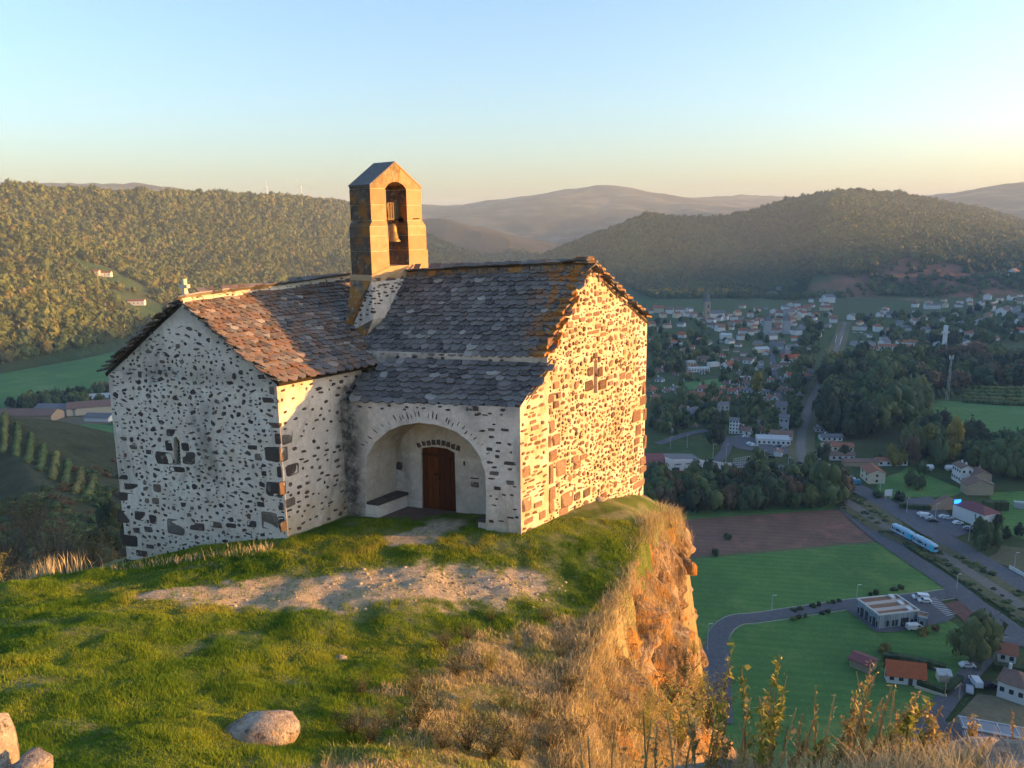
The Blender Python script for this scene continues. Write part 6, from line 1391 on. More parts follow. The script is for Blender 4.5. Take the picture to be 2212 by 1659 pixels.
# left valley barns
cL = lambda x, y: (x*.8848/2.676, (820+y/2.676)*.8848)
bl_('barn', cL, 170, 560, 56, 18, 6, -3, 'b', 'y', 'gable', 'long low red brick barn at the left, nearest of the barns', cat='barn')
bl_('barn', cL, 370, 520, 44, 16, 6, -4, 'g', 's', 'gable', 'grey barn with dark doorway behind the brick barn', cat='barn')
bl_('barn', cL, 610, 510, 52, 18, 7, 18, 'b', 'c', 'gable', 'ochre walled barn with grey roof beside the chapel corner', cat='barn')
bl_('barn', cL, 590, 440, 50, 14, 5, 14, 'd', 's', 'gable', 'barn with pale bluish roof behind the ochre barn', cat='barn')
bl_('barn', cL, 640, 560, 26, 12, 4, -8, 'g', 'w', 'gable', 'small white shed with grey roof, nearest the chapel corner', cat='barn')
for q, lb in (((200, 607, 1055), 'cream farmhouse on the left wooded hillside, left one'), ((225, 603, 1065), 'white farmhouse on the left wooded hillside, middle one'), ((290, 605, 1000), 'white house with red roof on the left wooded hillside, right one')):
    p = atY(*q); z = h1(p[0], p[1]); building('farmhouse', (p[0], p[1], z+1.), .2, 20, 9, 6, 'r', 'c' if 'cream' in lb else 'w', 'gable', win=4, label=lb, cat='farmhouse')
# --- the commercial building by the cliff edge
cb = empty('shop_building', (0, 0, 0)); tag(cb, 'white commercial building with maroon roof and sloping sign wall beside the cliff edge', 'shop')
cc = lambda x, y: ((1570+x/11.64)*.8848, (1100+y/11.64)*.8848)
g0 = G(*cc(-300, 700)); g1_ = G(*cc(690, 655)); g2_ = G(*cc(1960, 560)); ex = nrm((g1_-g0)[:2]); ey = np.array([-ex[1], ex[0]]); V3 = lambda q, z: np.array([q[0], q[1], Z0+z]); Wd = np.linalg.norm((g1_-g0)[:2])
a0, a1, a2, a3 = g0[:2], g0[:2]+ex*Wd, g0[:2]+ex*Wd+ey*16, g0[:2]+ey*16
mb = MB(); mb.prism([V3(a0, 0), V3(a1, 0), V3(a2, 0), V3(a3, 0)], (0, 0, 5.2)); mb.obj('wall', WM['c'], cb)
mb = MB(); mb.prism([V3(a0-ey*1.2, 5.2), V3(a1-ey*1.2, 5.2), V3(a1+ey*9-ex*0, 8.4), V3(a0+ey*9, 8.4)], (0, 0, .25)); mb.prism([V3(a0+ey*9, 8.4), V3(a1+ey*9, 8.4), V3(a2, 5.4), V3(a3, 5.4)], (0, 0, .25)); mb.obj('roof', RM['m'], cb)
b1 = g1_[:2]; b2_ = b1+nrm((g2_-g1_)[:2])*36; ew = nrm(b2_-b1); ev = np.array([-ew[1], ew[0]])
mb = MB(); mb.prism([V3(b1, 0), V3(b2_, 0), V3(b2_, 3.), V3(b1+ew*17, 6.4), V3(b1+ew*2, 7.4), V3(b1-ew*1.5, 9.2)], (*(ev*.5), 0)); mb.obj('sign_wall', WM['w'], cb)
mb = MB(); mb.prism([V3(b1+ev*.6, 0), V3(b1+ew*20+ev*.6, 0), V3(b1+ew*20+ev*14, 0), V3(b1+ev*14, 0)], (0, 0, 4.8)); mb.obj('wall', WM['s'], cb); mb = MB(); mb.prism([V3(b1+ev*.6, 6.9), V3(b1+ew*20+ev*.6, 5.0), V3(b1+ew*20+ev*15, 4.8), V3(b1+ev*15, 6.5)], (0, 0, .2)); mb.obj('roof', RM['g'], cb)
for i, x in enumerate((4., 4.8, 5.4, 6.0, 6.6, 7.4, 10.2, 10.9, 11.6, 12.3, 13., 13.7)):
    mb = MB(); mb.box(V3(b1+ew*x-ev*.06, 4.6), (.42, .1, .75), rz=math.atan2(ew[1], ew[0])); mb.obj('lettering', M['win'], cb)
mb = MB(); mb.box(V3(b1+ew*4.5-ev*.05, 1.5), (4.2, .2, 2.8), rz=math.atan2(ew[1], ew[0])); mb.obj('entrance', M['door'], cb)
gl = empty('lattice_fence', tuple(V3(b2_+ew*1.2, 0))); tag(gl, 'white framed glazed lattice screen at the end of the sign wall', 'screen')
mb = MB()
for i in range(8): mb.box((ew[0]*i*1.3, ew[1]*i*1.3, 3.2-.05*i), (.14, .14, 5.0+.35*i), rz=0)
for k_ in range(5): mb.tube([(0, 0, 1+k_*1.1), (ew[0]*9.1, ew[1]*9.1, .9+k_*1.35)], .09, 4)
mb.obj('frame', M['frame'], gl); tag(gl.children[0], kind='stuff')
# --- slatted building
def m_slats():
    k = N('blue_grey_timber_slats', .8); P = k.co((1, 1, .001)); n = k.noise(3.2, 2, co=P); n2 = k.noise(11, 1, co=P)
    col = k.ramp(k.math('ADD', k.math('MULTIPLY', n, .6), k.math('MULTIPLY', n2, .4)), [(.38, (.10, .14, .16)), (.5, (.20, .25, .28)), (.6, (.36, .42, .45))]); return k.out(col)
M['slat'] = m_slats(); M['gravel'] = plain('brown_roof_gravel', (.21, .12, .075), .95, .2, 1.5); M['strip'] = plain('pale_roof_membrane', (.42, .35, .31), .8)
SB = empty('slatted_building'); tag(SB, 'flat roofed office building clad in blue grey vertical slats', 'office building')
def slab_box(pL, pM, pR, h, nstrip, doors, name='main'):
    L, ex, ey, w, d = corners(pL, pM, pR); P4 = [L[:2], L[:2]+ex*w, L[:2]+ex*w+ey*d, L[:2]+ey*d]; v = lambda q, z: np.array([q[0], q[1], Z0+z])
    mb = MB(); mb.prism([v(q, 0) for q in P4], (0, 0, h-.3)); mb.obj('wall', M['slat'], SB)
    mb = MB(); c_ = (P4[0]+P4[2])/2; ins_ = [c_+(q-c_)*.965 for q in P4]
    for i in range(4):
        j = (i+1) % 4; mb.prism([v(P4[i], h-.3), v(P4[j], h-.3), v(ins_[j], h-.3), v(ins_[i], h-.3)], (0, 0, .55))
    mb.obj('parapet', WM['w'], SB)
    ns = nstrip*2-1
    for i in range(ns):
        q = [ins_[0]+(ins_[1]-ins_[0])*(i/ns), ins_[0]+(ins_[1]-ins_[0])*((i+1)/ns)]; e_ = ins_[3]-ins_[0]
        mb = MB(); mb.prism([v(q[0], h-.29), v(q[1], h-.29), v(q[1]+e_, h-.29), v(q[0]+e_, h-.29)], (0, 0, .12 if i % 2 else .2)); mb.obj('roof_strip', M['strip'] if i % 2 else M['gravel'], SB)
        if i % 2 == 0 and nstrip > 1: mb = MB(); cc_ = (q[0]+q[1])/2+e_*.82; mb.box(v(cc_, h+.15), (2.2, 1.4, .6), rz=math.atan2(ex[1], ex[0])); mb.obj('skylight', M['frame'], SB)
    for (fc, a, b, zlo, zhi) in doors:
        o, e_, n_ = (P4[0], ex*w, -ey) if fc == 0 else (P4[1], ey*d, ex)
        mb = MB(); mb.prism([v(o+e_*a+n_*.03, zlo), v(o+e_*b+n_*.03, zlo), v(o+e_*b+n_*.03, zhi), v(o+e_*a+n_*.03, zhi)], (*(n_*.08), 0)); mb.obj('door' if zlo < .3 else 'window', M['win'], SB)
slab_box(c7b(150, 250), c7b(345, 402), c7b(735, 372), 5.2, 3, [(0, .06, .14, .6, 2.6), (0, .2, .34, .1, 3.4), (0, .4, .54, .1, 3.4), (0, .62, .7, .6, 2.8), (0, .76, .88, .1, 3.4), (0, .92, .98, .8, 2.6), (1, .2, .26, .8, 2.8), (1, .34, .39, .8, 2.8), (1, .43, .48, .8, 2.8), (1, .56, .74, .1, 3.2), (1, .8, .86, .1, 2.4), (1, .88, .96, .8, 2.2)])
slab_box(c7b(700, 372), c7b(790, 392), c7b(940, 380), 3.8, 1, [(1, .15, .25, .1, 2.2), (1, .4, .52, .8, 2.2), (1, .66, .8, .1, 2.2), (0, .3, .6, .8, 2.2)])
# hedges as clipped boxes of leaves
def hedge(pts, w, h, lab):
    V = []; Fs = []; nb = 0
    Pw_ = [G(*p)[:2] for p in pts]; mb = MB()
    for a, b in zip(Pw_[:-1], Pw_[1:]):
        L = np.linalg.norm(b-a); n = max(2, int(L/1.2)); e = (b-a)/L; q = np.array([-e[1], e[0]])
        for i in range(n):
            c_ = a+(b-a)*(i+.5)/n; mb.box((c_[0], c_[1], Z0+h/2+random.uniform(-.08, .08)), (L/n*1.08, w*random.uniform(.9, 1.1), h), rz=math.atan2(e[1], e[0])+random.uniform(-.05, .05), r=random.random())
        m = int(L*10); tt = rng.random(m); s_ = rng.choice([-1, 1], m); up_ = rng.random(m) < .45
        pc = np.c_[a+(b-a)*tt[:, None]+q*(np.where(up_, rng.uniform(-1, 1, m), s_)*w/2)[:, None], np.where(up_, h, rng.random(m)*h)+Z0]
        t1_ = rng.normal(size=(m, 3))*.16; t2_ = rng.normal(size=(m, 3))*.16
        for k_ in range(m): mb.add([pc[k_]-t1_[k_], pc[k_]+t1_[k_], pc[k_]+t2_[k_]], [(0, 1, 2)], r=random.random())
    tag(mb.obj('hedge', M['hedge'], fix=False), lab, 'hedge')
hedge([c7b(690, 900), c7b(940, 1000)], 1.6, 2, 'clipped dark hedge in front of the orange roofed bungalow')
hedge([c7b(960, 1005), c7b(1095, 870)], 1.6, 2, 'clipped dark hedge along the lane by the bungalow')
hedge([c7b(390, 680), c7b(620, 700), c7b(960, 790)], 2.2, 2.4, 'long dark hedge behind the orange roofed bungalow')
hedge([c6b(690, 760), c6b(800, 775), c6b(1050, 790)], 2, 2.4, 'clipped hedge along the main road beside the brown shed')
hedge([c6b(1660, 780), c6b(1930, 780)], 3, 4, 'tall dark clipped hedge behind the roadside hotel')
hedge([c7b(1400, 760), c7b(1700, 800)], 2, 2, 'dark hedge in front of the dark red roofed house')
# orchard rows
for i in range(13):
    x = 1200+i*60+max(0, i-7)*12; y0_, y1_ = 1390-(i*14), 1320-i*12
    p0, p1 = G(*c4b(x+20, y0_)), G(*c4b(x-10, y1_)); n = 9; mb = MB()
    for k_ in range(n):
        c_ = p0+(p1-p0)*(k_/(n-1)); v, f = I1; s_ = random.uniform(1.0, 1.7); mb.add(v*np.array([s_, s_, s_*1.3])+np.array([c_[0], c_[1], Z0+1.6]), [tuple(q) for q in f], r=random.random())
    tag(mb.obj('orchard_row', M['leafg'], fix=False), f'{ORD[i]} from the left of the orchard rows above the right meadow', 'orchard row', 'orchard rows above the right meadow')
for i in range(5):
    p0, p1 = G(*c4b(1450+i*20, 1420-i*32)), G(*c4b(2300, 1470-i*42)); mb = MB()
    for k_ in range(34):
        c_ = p0+(p1-p0)*(k_/33); v, f = I1; s_ = random.uniform(1.4, 2.4); mb.add(v*s_+np.array([c_[0]+random.uniform(-1, 1), c_[1]+random.uniform(-1, 1), Z0+1.4]), [tuple(q) for q in f], r=random.random())
    tag(mb.obj('shrub_row', M['forest'], fix=False), f'{ORD[i]} shrub row counted from the edge of the right meadow', 'shrub row', 'shrub rows beside the right meadow')
# vineyard strips on the flank at the left
for i in range(9):
    pa = atY(-10+i*26, 925+i*9.5, 300-i*7); pb = atY(-16+i*25, 975+i*6, 262-i*7); mb = MB()
    for k_ in range(22):
        c_ = pa+(pb-pa)*k_/21; z = h1(c_[0], c_[1]); v, f = I1; s_ = random.uniform(1.0, 1.6); mb.add(v*s_+np.array([c_[0]+random.uniform(-.3, .3), c_[1], z+.6]), [tuple(q) for q in f], r=random.random())
    tag(mb.obj('vine_row', M['forest'], fix=False), f'{ORD[i]} from the left of the vine rows on the slope under the barns', 'vine row', 'vine rows on the left slope')
# --- train: two coupled railcars
TM = {'b': plain('pale_blue_train_paint', (.24, .44, .62), .35, .05), 'c': plain('cyan_train_paint', (.08, .50, .68), .35, .05), 'r': plain('train_roof', (.36, .52, .64), .5), 'k': plain('train_underframe', (.03, .03, .035), .8)}
def railcar(p0, p1, lab):
    L = np.linalg.norm((p1-p0)[:2]); c_ = (p0+p1)/2; e = nrm((p1-p0)[:2]); t = empty('railcar', (c_[0], c_[1], Z0+.5), math.atan2(e[1], e[0])); tag(t, lab, 'railcar', 'coupled railcars on the line')
    w = 2.9; h = 3.7; n = 20; V = []; xs = np.linspace(-1, 1, n)
    prof = [(-.48, .7), (-.5, 1.2), (-.5, 2.6), (-.44, 3.3), (-.25, 3.65), (.25, 3.65), (.44, 3.3), (.5, 2.6), (.5, 1.2), (.48, .7)]
    for x in xs:
        k_ = max(0, (abs(x)-.86)/.14); sy = 1-.35*k_**2; sz = 1-.25*k_**2; 
        for y, z in prof: V.append((x*L/2, y*w*sy, .7+(z-.7)*sz))
    m = len(prof); Fs = []; mi = []
    for i in range(n-1):
        for j in range(m-1): Fs.append((i*m+j, i*m+j+1, (i+1)*m+j+1, (i+1)*m+j)); mi.append(2 if 3 <= j <= 5 else (1 if xs[i] > .6 and xs[i] < .9 else 0))
    Fs += [tuple(range(m)), tuple(range((n-1)*m, n*m))[::-1]]; mi += [0, 0]
    obj('body', mesh('body', V, Fs, [TM['b'], TM['c'], TM['r']], 0., mi), t)
    for a, b in ((-.82, -.70), (-.42, -.02), (.24, .40)):
        for s_ in (-1, 1): mb = MB(); mb.box(((a+b)/2*L/2, s_*w*.5, 2.2), ((b-a)*L/2, .08, .85)); mb.obj('window', M['win'], t)
    for a in (-.55, .08):
        for s_ in (-1, 1): mb = MB(); mb.box((a*L/2, s_*w*.505, 1.9), (.9, .08, 2.0)); mb.obj('door', M['frame'], t); mb = MB(); mb.box((a*L/2, s_*w*.52, 2.2), (.5, .06, 1.2)); mb.obj('door_window', M['win'], t)
    for s_ in (-1, 1): mb = MB(); mb.box((s_*L*.485, 0, 2.3), (.5, 1.9, 1.0)); mb.obj('windscreen', M['win'], t)
    for s_ in (-.65, .65):
        mb = MB(); mb.box((s_*L/2, 0, .35), (3, 2.2, .5))
        for q in (-.9, .9): mb.lathe((s_*L/2+q, 0, .1), [(.4, -.1), (.4, .5)], 8)
        mb.obj('bogie', TM['k'], t)
    mb = MB(); mb.box((0, 0, .55), (L*.9, 2.5, .35)); mb.obj('underframe', TM['k'], t)
    for q in (-.3, .1, .4): mb = MB(); mb.box((q*L/2, 0, 3.72), (1.8, 1.3, .25)); mb.obj('roof_unit', TM['r'], t)
railcar(G(1928, 1149, 0), G(1972, 1172, 0), 'rear pale blue railcar of the coupled pair, farther up the line')
railcar(G(1974, 1173, 0), G(2021, 1199, 0), 'front pale blue railcar of the coupled pair, nearer the camera')
# --- cars
CP = {'white': plain('white_car_paint', (.62, .63, .65), .3, .03), 'silver': plain('silver_car_paint', (.34, .36, .38), .3, .03), 'dark': plain('dark_car_paint', (.03, .035, .045), .3, .03), 'blue': plain('teal_lorry_paint', (.03, .22, .33), .4, .05), 'red': plain('red_car_paint', (.25, .05, .04), .35, .03)}
M['tyre'] = plain('tyre_rubber', (.02, .02, .02), .9)
CARM = {}
def carmesh(kind):
    if kind in CARM: return CARM[kind]
    van = kind == 'van'; L, W = (5.2, 2.0) if van else (4.3, 1.8)
    pr = [(-L/2, .35), (-L/2, 1.0), (-L/2+.15, 1.95), (L/2-1.5, 2.0), (L/2-.7, 1.25), (L/2, 1.0), (L/2+.02, .35)] if van else [(-L/2, .35), (-L/2+.02, .85), (-L/2+.5, 1.0), (-L/2+1.0, 1.42), (.35, 1.46), (1.15, .98), (L/2-.1, .82), (L/2, .35)]
    mb = MB(); mb.prism([(x, -W/2, z) for x, z in pr], (0, W, 0)); body = mb.mesh('body', [CP['white']])
    bm = bmesh.new(); bm.from_mesh(body); bmesh.ops.recalc_face_normals(bm, faces=bm.faces); bm.to_mesh(body); bm.free()
    mb = MB(); gw = [(-L/2+.75, 1.05), (-L/2+1.05, 1.36), (.32, 1.39), (.95, 1.04)] if not van else [(L/2-2.2, 1.25), (L/2-2.1, 1.8), (L/2-1.5, 1.85), (L/2-.85, 1.3)]
    mb.prism([(x, -W/2-.02, z) for x, z in gw], (0, W+.04, 0)); gs = mb.mesh('side_glass', [M['win']])
    mb = MB(); f0, f1 = ((.42, 1.42), (1.1, 1.02)) if not van else ((L/2-1.45, 1.96), (L/2-.72, 1.3))
    mb.prism([(f0[0], -W*.42, f0[1]+.03), (f0[0], W*.42, f0[1]+.03), (f1[0]+.03, W*.46, f1[1]), (f1[0]+.03, -W*.46, f1[1])], (.02, 0, .02)); ws_ = mb.mesh('windscreen', [M['win']])
    mb = MB(); mb.tube([(0, -.12, 0), (0, .12, 0)], .32, 12); wh = mb.mesh('wheel', [M['tyre']])
    CARM[kind] = (body, gs, ws_, wh, L, W); return CARM[kind]
def car(px, py, col, rz, lab, kind='car', group=None, P=None):
    p = P if P is not None else G(px, py); b, gs, w_, wh, L, W = carmesh(kind); t = empty('van' if kind == 'van' else 'car', (p[0], p[1], Z0+.22), math.radians(rz)); tag(t, lab, 'van' if kind == 'van' else 'car', group)
    key = b.name+col
    if key not in CARM: m = b.copy(); m.materials.clear(); m.materials.append(CP[col]); CARM[key] = m
    obj('body', CARM[key], t); obj('side_glass', gs, t); obj('windscreen', w_, t)
    for sx in (-1, 1):
        for sy in (-1, 1): obj('wheel', wh, t, (sx*L*.31, sy*W*.46, .32))
    return t
g_ = 'cars parked in the hotel car park'
for x, y, c_, rz, lb, kd in [(955, 850, 'white', -12, 'white car at the far left end of the hotel car park', 'car'), (1000, 872, 'white', -12, 'white van second in the hotel car park row', 'van'), (1050, 905, 'silver', -10, 'silver car third in the hotel car park row', 'car'), (1080, 925, 'dark', -10, 'dark car at the end of the hotel car park row', 'car'), (1205, 880, 'white', -8, 'white car in the middle of the hotel car park, left of two', 'car'), (1250, 890, 'white', -10, 'white car in the middle of the hotel car park, right of two', 'car'), (1368, 950, 'white', 4, 'white car alone beside the hotel hedge', 'car'), (1490, 1015, 'silver', -30, 'silver car near the trees of the hotel car park', 'car'), (1530, 1045, 'dark', -30, 'dark car under the trees of the hotel car park', 'car')]:
    car(*c6b(x, y), c_, rz, lb, kd, g_)
car(*c7b(735, 125), 'white', 170, 'white pickup behind a white car on the slatted building car park', 'van'); car(*c7b(772, 155), 'white', 172, 'white car at the front of the slatted building car park')
car(*c7b(680, 402), 'white', 5, 'white van parked in front of the slatted building', 'van'); car(*c7b(1160, 745), 'white', -4, 'white car parked under the spreading tree')
car(*c7b(1235, 900), 'white', 80, 'white van on the lane beside the bungalow hedge', 'van'); car(*c7b(1360, 925), 'dark', 10, 'dark car beside the white house at the right edge')
car(*c7b(1180, 965), 'silver', 60, 'silver car with roof load by the lane corner')
for i, (x, y, c_) in enumerate([(1065, 305, 'white'), (1110, 380, 'white'), (1135, 392, 'silver'), (1160, 400, 'white'), (1400, 405, 'silver'), (1440, 410, 'dark'), (1480, 412, 'silver'), (1030, 170, 'white'), (780, 285, 'white'), (1350, 525, 'dark')]):
    car(*c5b(x, y), c_, random.uniform(-40, 40), f"{ORD[i]} {c_} car counted from the list of cars around the showroom".replace('counted from the list of cars', 'among the cars parked'), group='cars around the white showroom')
for i, (x, y, c_) in enumerate([(375, 695, 'red'), (480, 745, 'white'), (590, 755, 'silver'), (640, 735, 'white'), (700, 715, 'silver'), (890, 680, 'white'), (830, 680, 'silver')]):
    car(*c5b(x, y), c_, random.uniform(-20, 20), f"{c_} car, {ORD[i]} from the left before the commercial building", kind='van' if i == 1 else 'car', group='cars in front of the commercial building')
for i, (x, y, c_) in enumerate([(360, 720, 'white'), (420, 720, 'white'), (470, 740, 'silver'), (430, 755, 'dark'), (500, 860, 'white'), (560, 935, 'white'), (620, 938, 'silver'), (680, 935, 'white'), (740, 935, 'white'), (330, 990, 'white')]):
    car(*c4b(x, y), c_, random.uniform(-90, 90), f"{c_} car, {ORD[i]} among those beside the station road", group='cars beside the station road')
# lorry / tractor on the main road
p = G(*c6b(168, 488)); e = nrm(Pm2[500]-Pm2[498]); lr = empty('lorry', (p[0], p[1], Z0+.3), math.radians(-28)); tag(lr, 'small teal lorry driving on the main road by the roadside house', 'lorry')
mb = MB(); mb.box((-1.3, 0, 1.5), (4.6, 2.3, 1.5)); mb.obj('flatbed', CP['blue'], lr); mb = MB(); mb.prism([(1.1, -1.1, .5), (3, -1.1, .5), (3, -1.1, 1.7), (2.5, -1.1, 2.6), (1.1, -1.1, 2.7)], (0, 2.2, 0)); mb.obj('cab', CP['blue'], lr); mb = MB(); mb.box((2.85, 0, 2.0), (.2, 1.9, .7)); mb.obj('windscreen', M['win'], lr)
for sx in (-2.6, -1.2, 2): 
    for sy in (-1, 1): obj('wheel', CARM['car'][3], lr, (sx, sy*1.05, .4))
car(*c6b(130, 430), 'white', -28, 'white car following the teal lorry on the main road')
# --- lamp posts and poles
M['pole'] = plain('galvanised_pole', (.42, .44, .44), .5, .05)
def lamp(px, py, hpx, lab, arm=1.2, group='street lamps in the valley', cat='lamp post', dx=1):
    p = G(px, py); t = p[1]/ray(px, py)[1]; h = hpx*t/.95; o = empty('street_lamp', (p[0], p[1], Z0)); tag(o, lab, cat, group)
    mb = MB(); mb.tube([(0, 0, 0), (0, 0, h*.96), (.25*dx, 0, h)], [.13, .09, .07], 6); mb.obj('pole', M['pole'], o)
    mb = MB(); mb.box((arm*.6*dx, 0, h), (arm, .28, .14)); mb.obj('lamp_head', M['frame'], o)
for x, y, h, lb in [(1667, 1321, 36, 'lamp post at the left of the access lane'), (1850, 1298, 36, 'lamp post at the corner of the slatted building'), (2066, 1275, 36, 'lamp post at the end of the access lane by the railway'), (1528, 1405, 60, 'lamp post beside the lane against the cliff'), (2190, 1235, 42, 'lamp post on the verge at the right edge'), (2092, 1170, 36, 'lamp post at the near end of the hotel car park'), (2020, 1122, 34, 'lamp post in the middle of the hotel car park'), (1958, 1112 - 2, 34, 'lamp post at the far end of the hotel hedge'), (1900, 1070, 36, 'lamp post at the roadside house')]:
    lamp(x, y, h, lb)
for x, y, h, lb in [(1650, 1005, 32, 'lamp post beside the small white house'), (1568, 1000, 40, 'tall lamp post right of the roundabout'), (1484, 968, 28, 'lamp post left of the roundabout'), (1448, 970, 26, 'lamp post at the far left of the roundabout'), (1540, 990, 30, 'lamp post on the roundabout edge'), (1702, 1010, 22, 'lamp post beside the level crossing'), (1558, 1048, 22, 'lamp post in the tree belt parking')]: lamp(x, y, h, lb)
for x, y, h, lb in [(2302, 0, 0, '')][:0]: pass
for q, hpx, lb in [((955, 1010), 52, 'wooden pole at the corner of the bungalow hedge'), ((1082, 1040), 38, 'wooden pole beside the lane, nearer one'), ((775, 1230), 20, 'short pole beside the lane')]:
    p = G(*c7b(*q)); t = p[1]/ray(*c7b(*q))[1]; h = hpx*t/.92; o = empty('utility_pole', (p[0], p[1], Z0)); tag(o, lb, 'pole'); mb = MB(); mb.tube([(0, 0, 0), (0, 0, h)], [.16, .10], 6); mb.obj('post', WM['y'], o); mb = MB(); mb.box((0, 0, h-.6), (1.4, .12, .12)); mb.obj('crossbar', WM['y'], o)
# lattice mast, white tower, billboard, hotel sign, tanks
p = G(*c4b(1295, 1395)); o = empty('antenna_mast', (p[0], p[1], Z0)); tag(o, 'slim lattice antenna mast at the upper edge of the right meadow', 'mast'); mb = MB()
for a in range(3): mb.tube([(1.2*cos(a*2.1), 1.2*sin(a*2.1), 0), (.4*cos(a*2.1), .4*sin(a*2.1), 32)], .12, 4)
for k_ in range(10): mb.tube([(1.1*cos(k_*2.1), 1.1*sin(k_*2.1), k_*3.2), (.9*cos(k_*2.1+2.1), .9*sin(k_*2.1+2.1), k_*3.2+3.2)], .07, 4)
mb.obj('lattice', M['pole'], o); tag(o.children[0], kind='stuff')
for s_ in (-1.2, 1.2): mb = MB(); mb.box((s_, 0, 31.5), (.5, .5, 3)); mb.obj('antenna_panel', M['frame'], o)
p = G(*c4b(1265, 855)); o = empty('white_tower', (p[0], p[1], Z0)); tag(o, 'slender white chimney like tower with cross collar beyond the wood', 'tower'); mb = MB(); mb.box((0, 0, 11), (3.2, 3.2, 22)); mb.obj('shaft', CP['white'], o); mb = MB(); mb.box((0, 0, 15), (6.4, 3.6, 1.2)); mb.obj('collar', CP['white'], o)
p = G(*c6b(558, 668)); o = empty('billboard', (p[0], p[1], Z0), .1); tag(o, 'square white billboard beside the main road', 'billboard'); mb = MB(); mb.box((0, 0, 3.6), (3.6, .15, 3.2)); mb.obj('panel', CP['white'], o)
for s_ in (-1.3, 1.3): mb = MB(); mb.box((s_, .1, 1.2), (.15, .15, 2.4)); mb.obj('post', M['pole'], o)
p = G(*c6b(1345, 872)); o = empty('hotel_sign', (p[0], p[1], Z0), .2); k = N('lit_blue_sign', .5); k.b.inputs['Emission Color'].default_value = (.02, .2, 1, 1); k.b.inputs['Emission Strength'].default_value = .8; k.out((.02, .15, .8))
tag(o, 'lit blue sign on a mast in front of the roadside hotel', 'sign'); mb = MB(); mb.tube([(0, 0, 0), (0, 0, 7.5)], .15, 6); mb.obj('post', M['pole'], o); mb = MB(); mb.box((0, 0, 7.5), (3.2, .3, 1.8)); mb.obj('panel', k.m, o)
for q, lb in (((1015, 325), 'white storage tank at the edge of the round meadow'), ((1285, 330), 'white storage tank beside the tall farmhouse')):
    p = G(*c6b(*q)); mb = MB(); mb.tube([(p[0]-3, p[1], Z0+1.8), (p[0]-2.4, p[1], Z0+1.8), (p[0]+2.4, p[1], Z0+1.8), (p[0]+3, p[1], Z0+1.8)], [.8, 1.5, 1.5, .8], 12); mb.box((p[0]-1.6, p[1], Z0+.3), (.4, 1.8, .7)); mb.box((p[0]+1.6, p[1], Z0+.3), (.4, 1.8, .7)); tag(mb.obj('storage_tank', CP['white']), lb, 'tank')
# glasshouse at the bottom right
L, ex, ey, w, d = corners(c7b(1000, 1360), c7b(1060, 1440), c7b(1900, 1600)); gh = empty('glasshouse'); tag(gh, 'long grey metal framed canopy roof at the bottom right corner', 'canopy')
q0 = G(*c7b(1075, 1190), 4)[:2]; q1 = G(*c7b(1000, 1290), 4)[:2]; dr_ = nrm((G(*c7b(1650, 1395), 4)-G(*c7b(1010, 1275), 4))[:2]); per = np.array([dr_[1], -dr_[0]]); per = per if per@(q1-q0) > 0 else -per; Wg = abs((q1-q0)@per); 
v = lambda q, z: np.array([q[0], q[1], Z0+z])
for k_ in range(2):
    o0 = q0+per*Wg*k_
    mb = MB(); mb.prism([v(o0+per*.15, 4), v(o0+dr_*46+per*.15, 4), v(o0+dr_*46+per*(Wg-.15), 4.6-1.2*k_), v(o0+per*(Wg-.15), 4.6-1.2*k_)], (0, 0, .1)); mb.obj('roof_sheet', plain('blue_grey_sheet', (.17, .19, .23), .4), gh)
for k_ in range(3): mb = MB(); o0 = q0+per*Wg*k_; z_ = (4., 4.6, 3.4)[k_]; mb.tube([v(o0, z_+.2), v(o0+dr_*46, z_+.2)], .28 if k_ == 1 else .18, 4); mb.obj('beam', M['frame'], gh)
for i in range(12):
    for k_ in range(2): mb = MB(); o0 = q0+dr_*(i*4+.5)+per*Wg*k_; mb.tube([v(o0+per*.3, 4.25), v(o0+per*(Wg-.3), 4.8-1.2*k_)], .09, 4); mb.obj('rafter', M['frame'], gh)
    mb = MB(); mb.tube([v(q0+dr_*(i*4+.5)+per*Wg*2, 0), v(q0+dr_*(i*4+.5)+per*Wg*2, 3.4)], .12, 4); mb.obj('post', M['pole'], gh)
# low fence walls
def lowwall(a, b, h, lab, mat='c', w=.3):
    p0, p1 = G(*a), G(*b); L = np.linalg.norm((p1-p0)[:2]); c_ = (p0+p1)/2; mb = MB(); mb.box((c_[0], c_[1], Z0+h/2), (L, w, h), rz=math.atan2(p1[1]-p0[1], p1[0]-p0[0])); tag(mb.obj('garden_wall', WM[mat]), lab, 'wall')
lowwall(c7b(680, 930), c7b(950, 1018), .9, 'low pale garden wall outside the bungalow hedge'); lowwall(c7b(960, 1020), c7b(1100, 905), .9, 'low pale garden wall along the lane')
lowwall(c6b(1960, 1460), c6b(2160, 1570), 1.4, 'low white fence wall at the right edge by the main road', 'w')
lowwall(c3b(1085, 1290), c3b(1330, 1185), 2.4, 'long white boundary wall among the middle houses', 'w'); lowwall(c4b(160, 830), c4b(180, 745), 1.6, 'white platform edge left of the railway', 'w'); lowwall(c4b(205, 850), c4b(232, 765), 1.6, 'white platform edge right of the railway', 'w')
lowwall(c4b(1745, 425), c4b(1850, 395), 2, 'pale curved track wall at the far right field', 'c', 3)
# level crossing fence
for i in range(6): lowwall(c5b(1960+i*20, 610+i*12), c5b(1975+i*20, 618+i*12), 1.3, f'{ORD[i]} white picket panel from the left at the level crossing', 'w', .15)
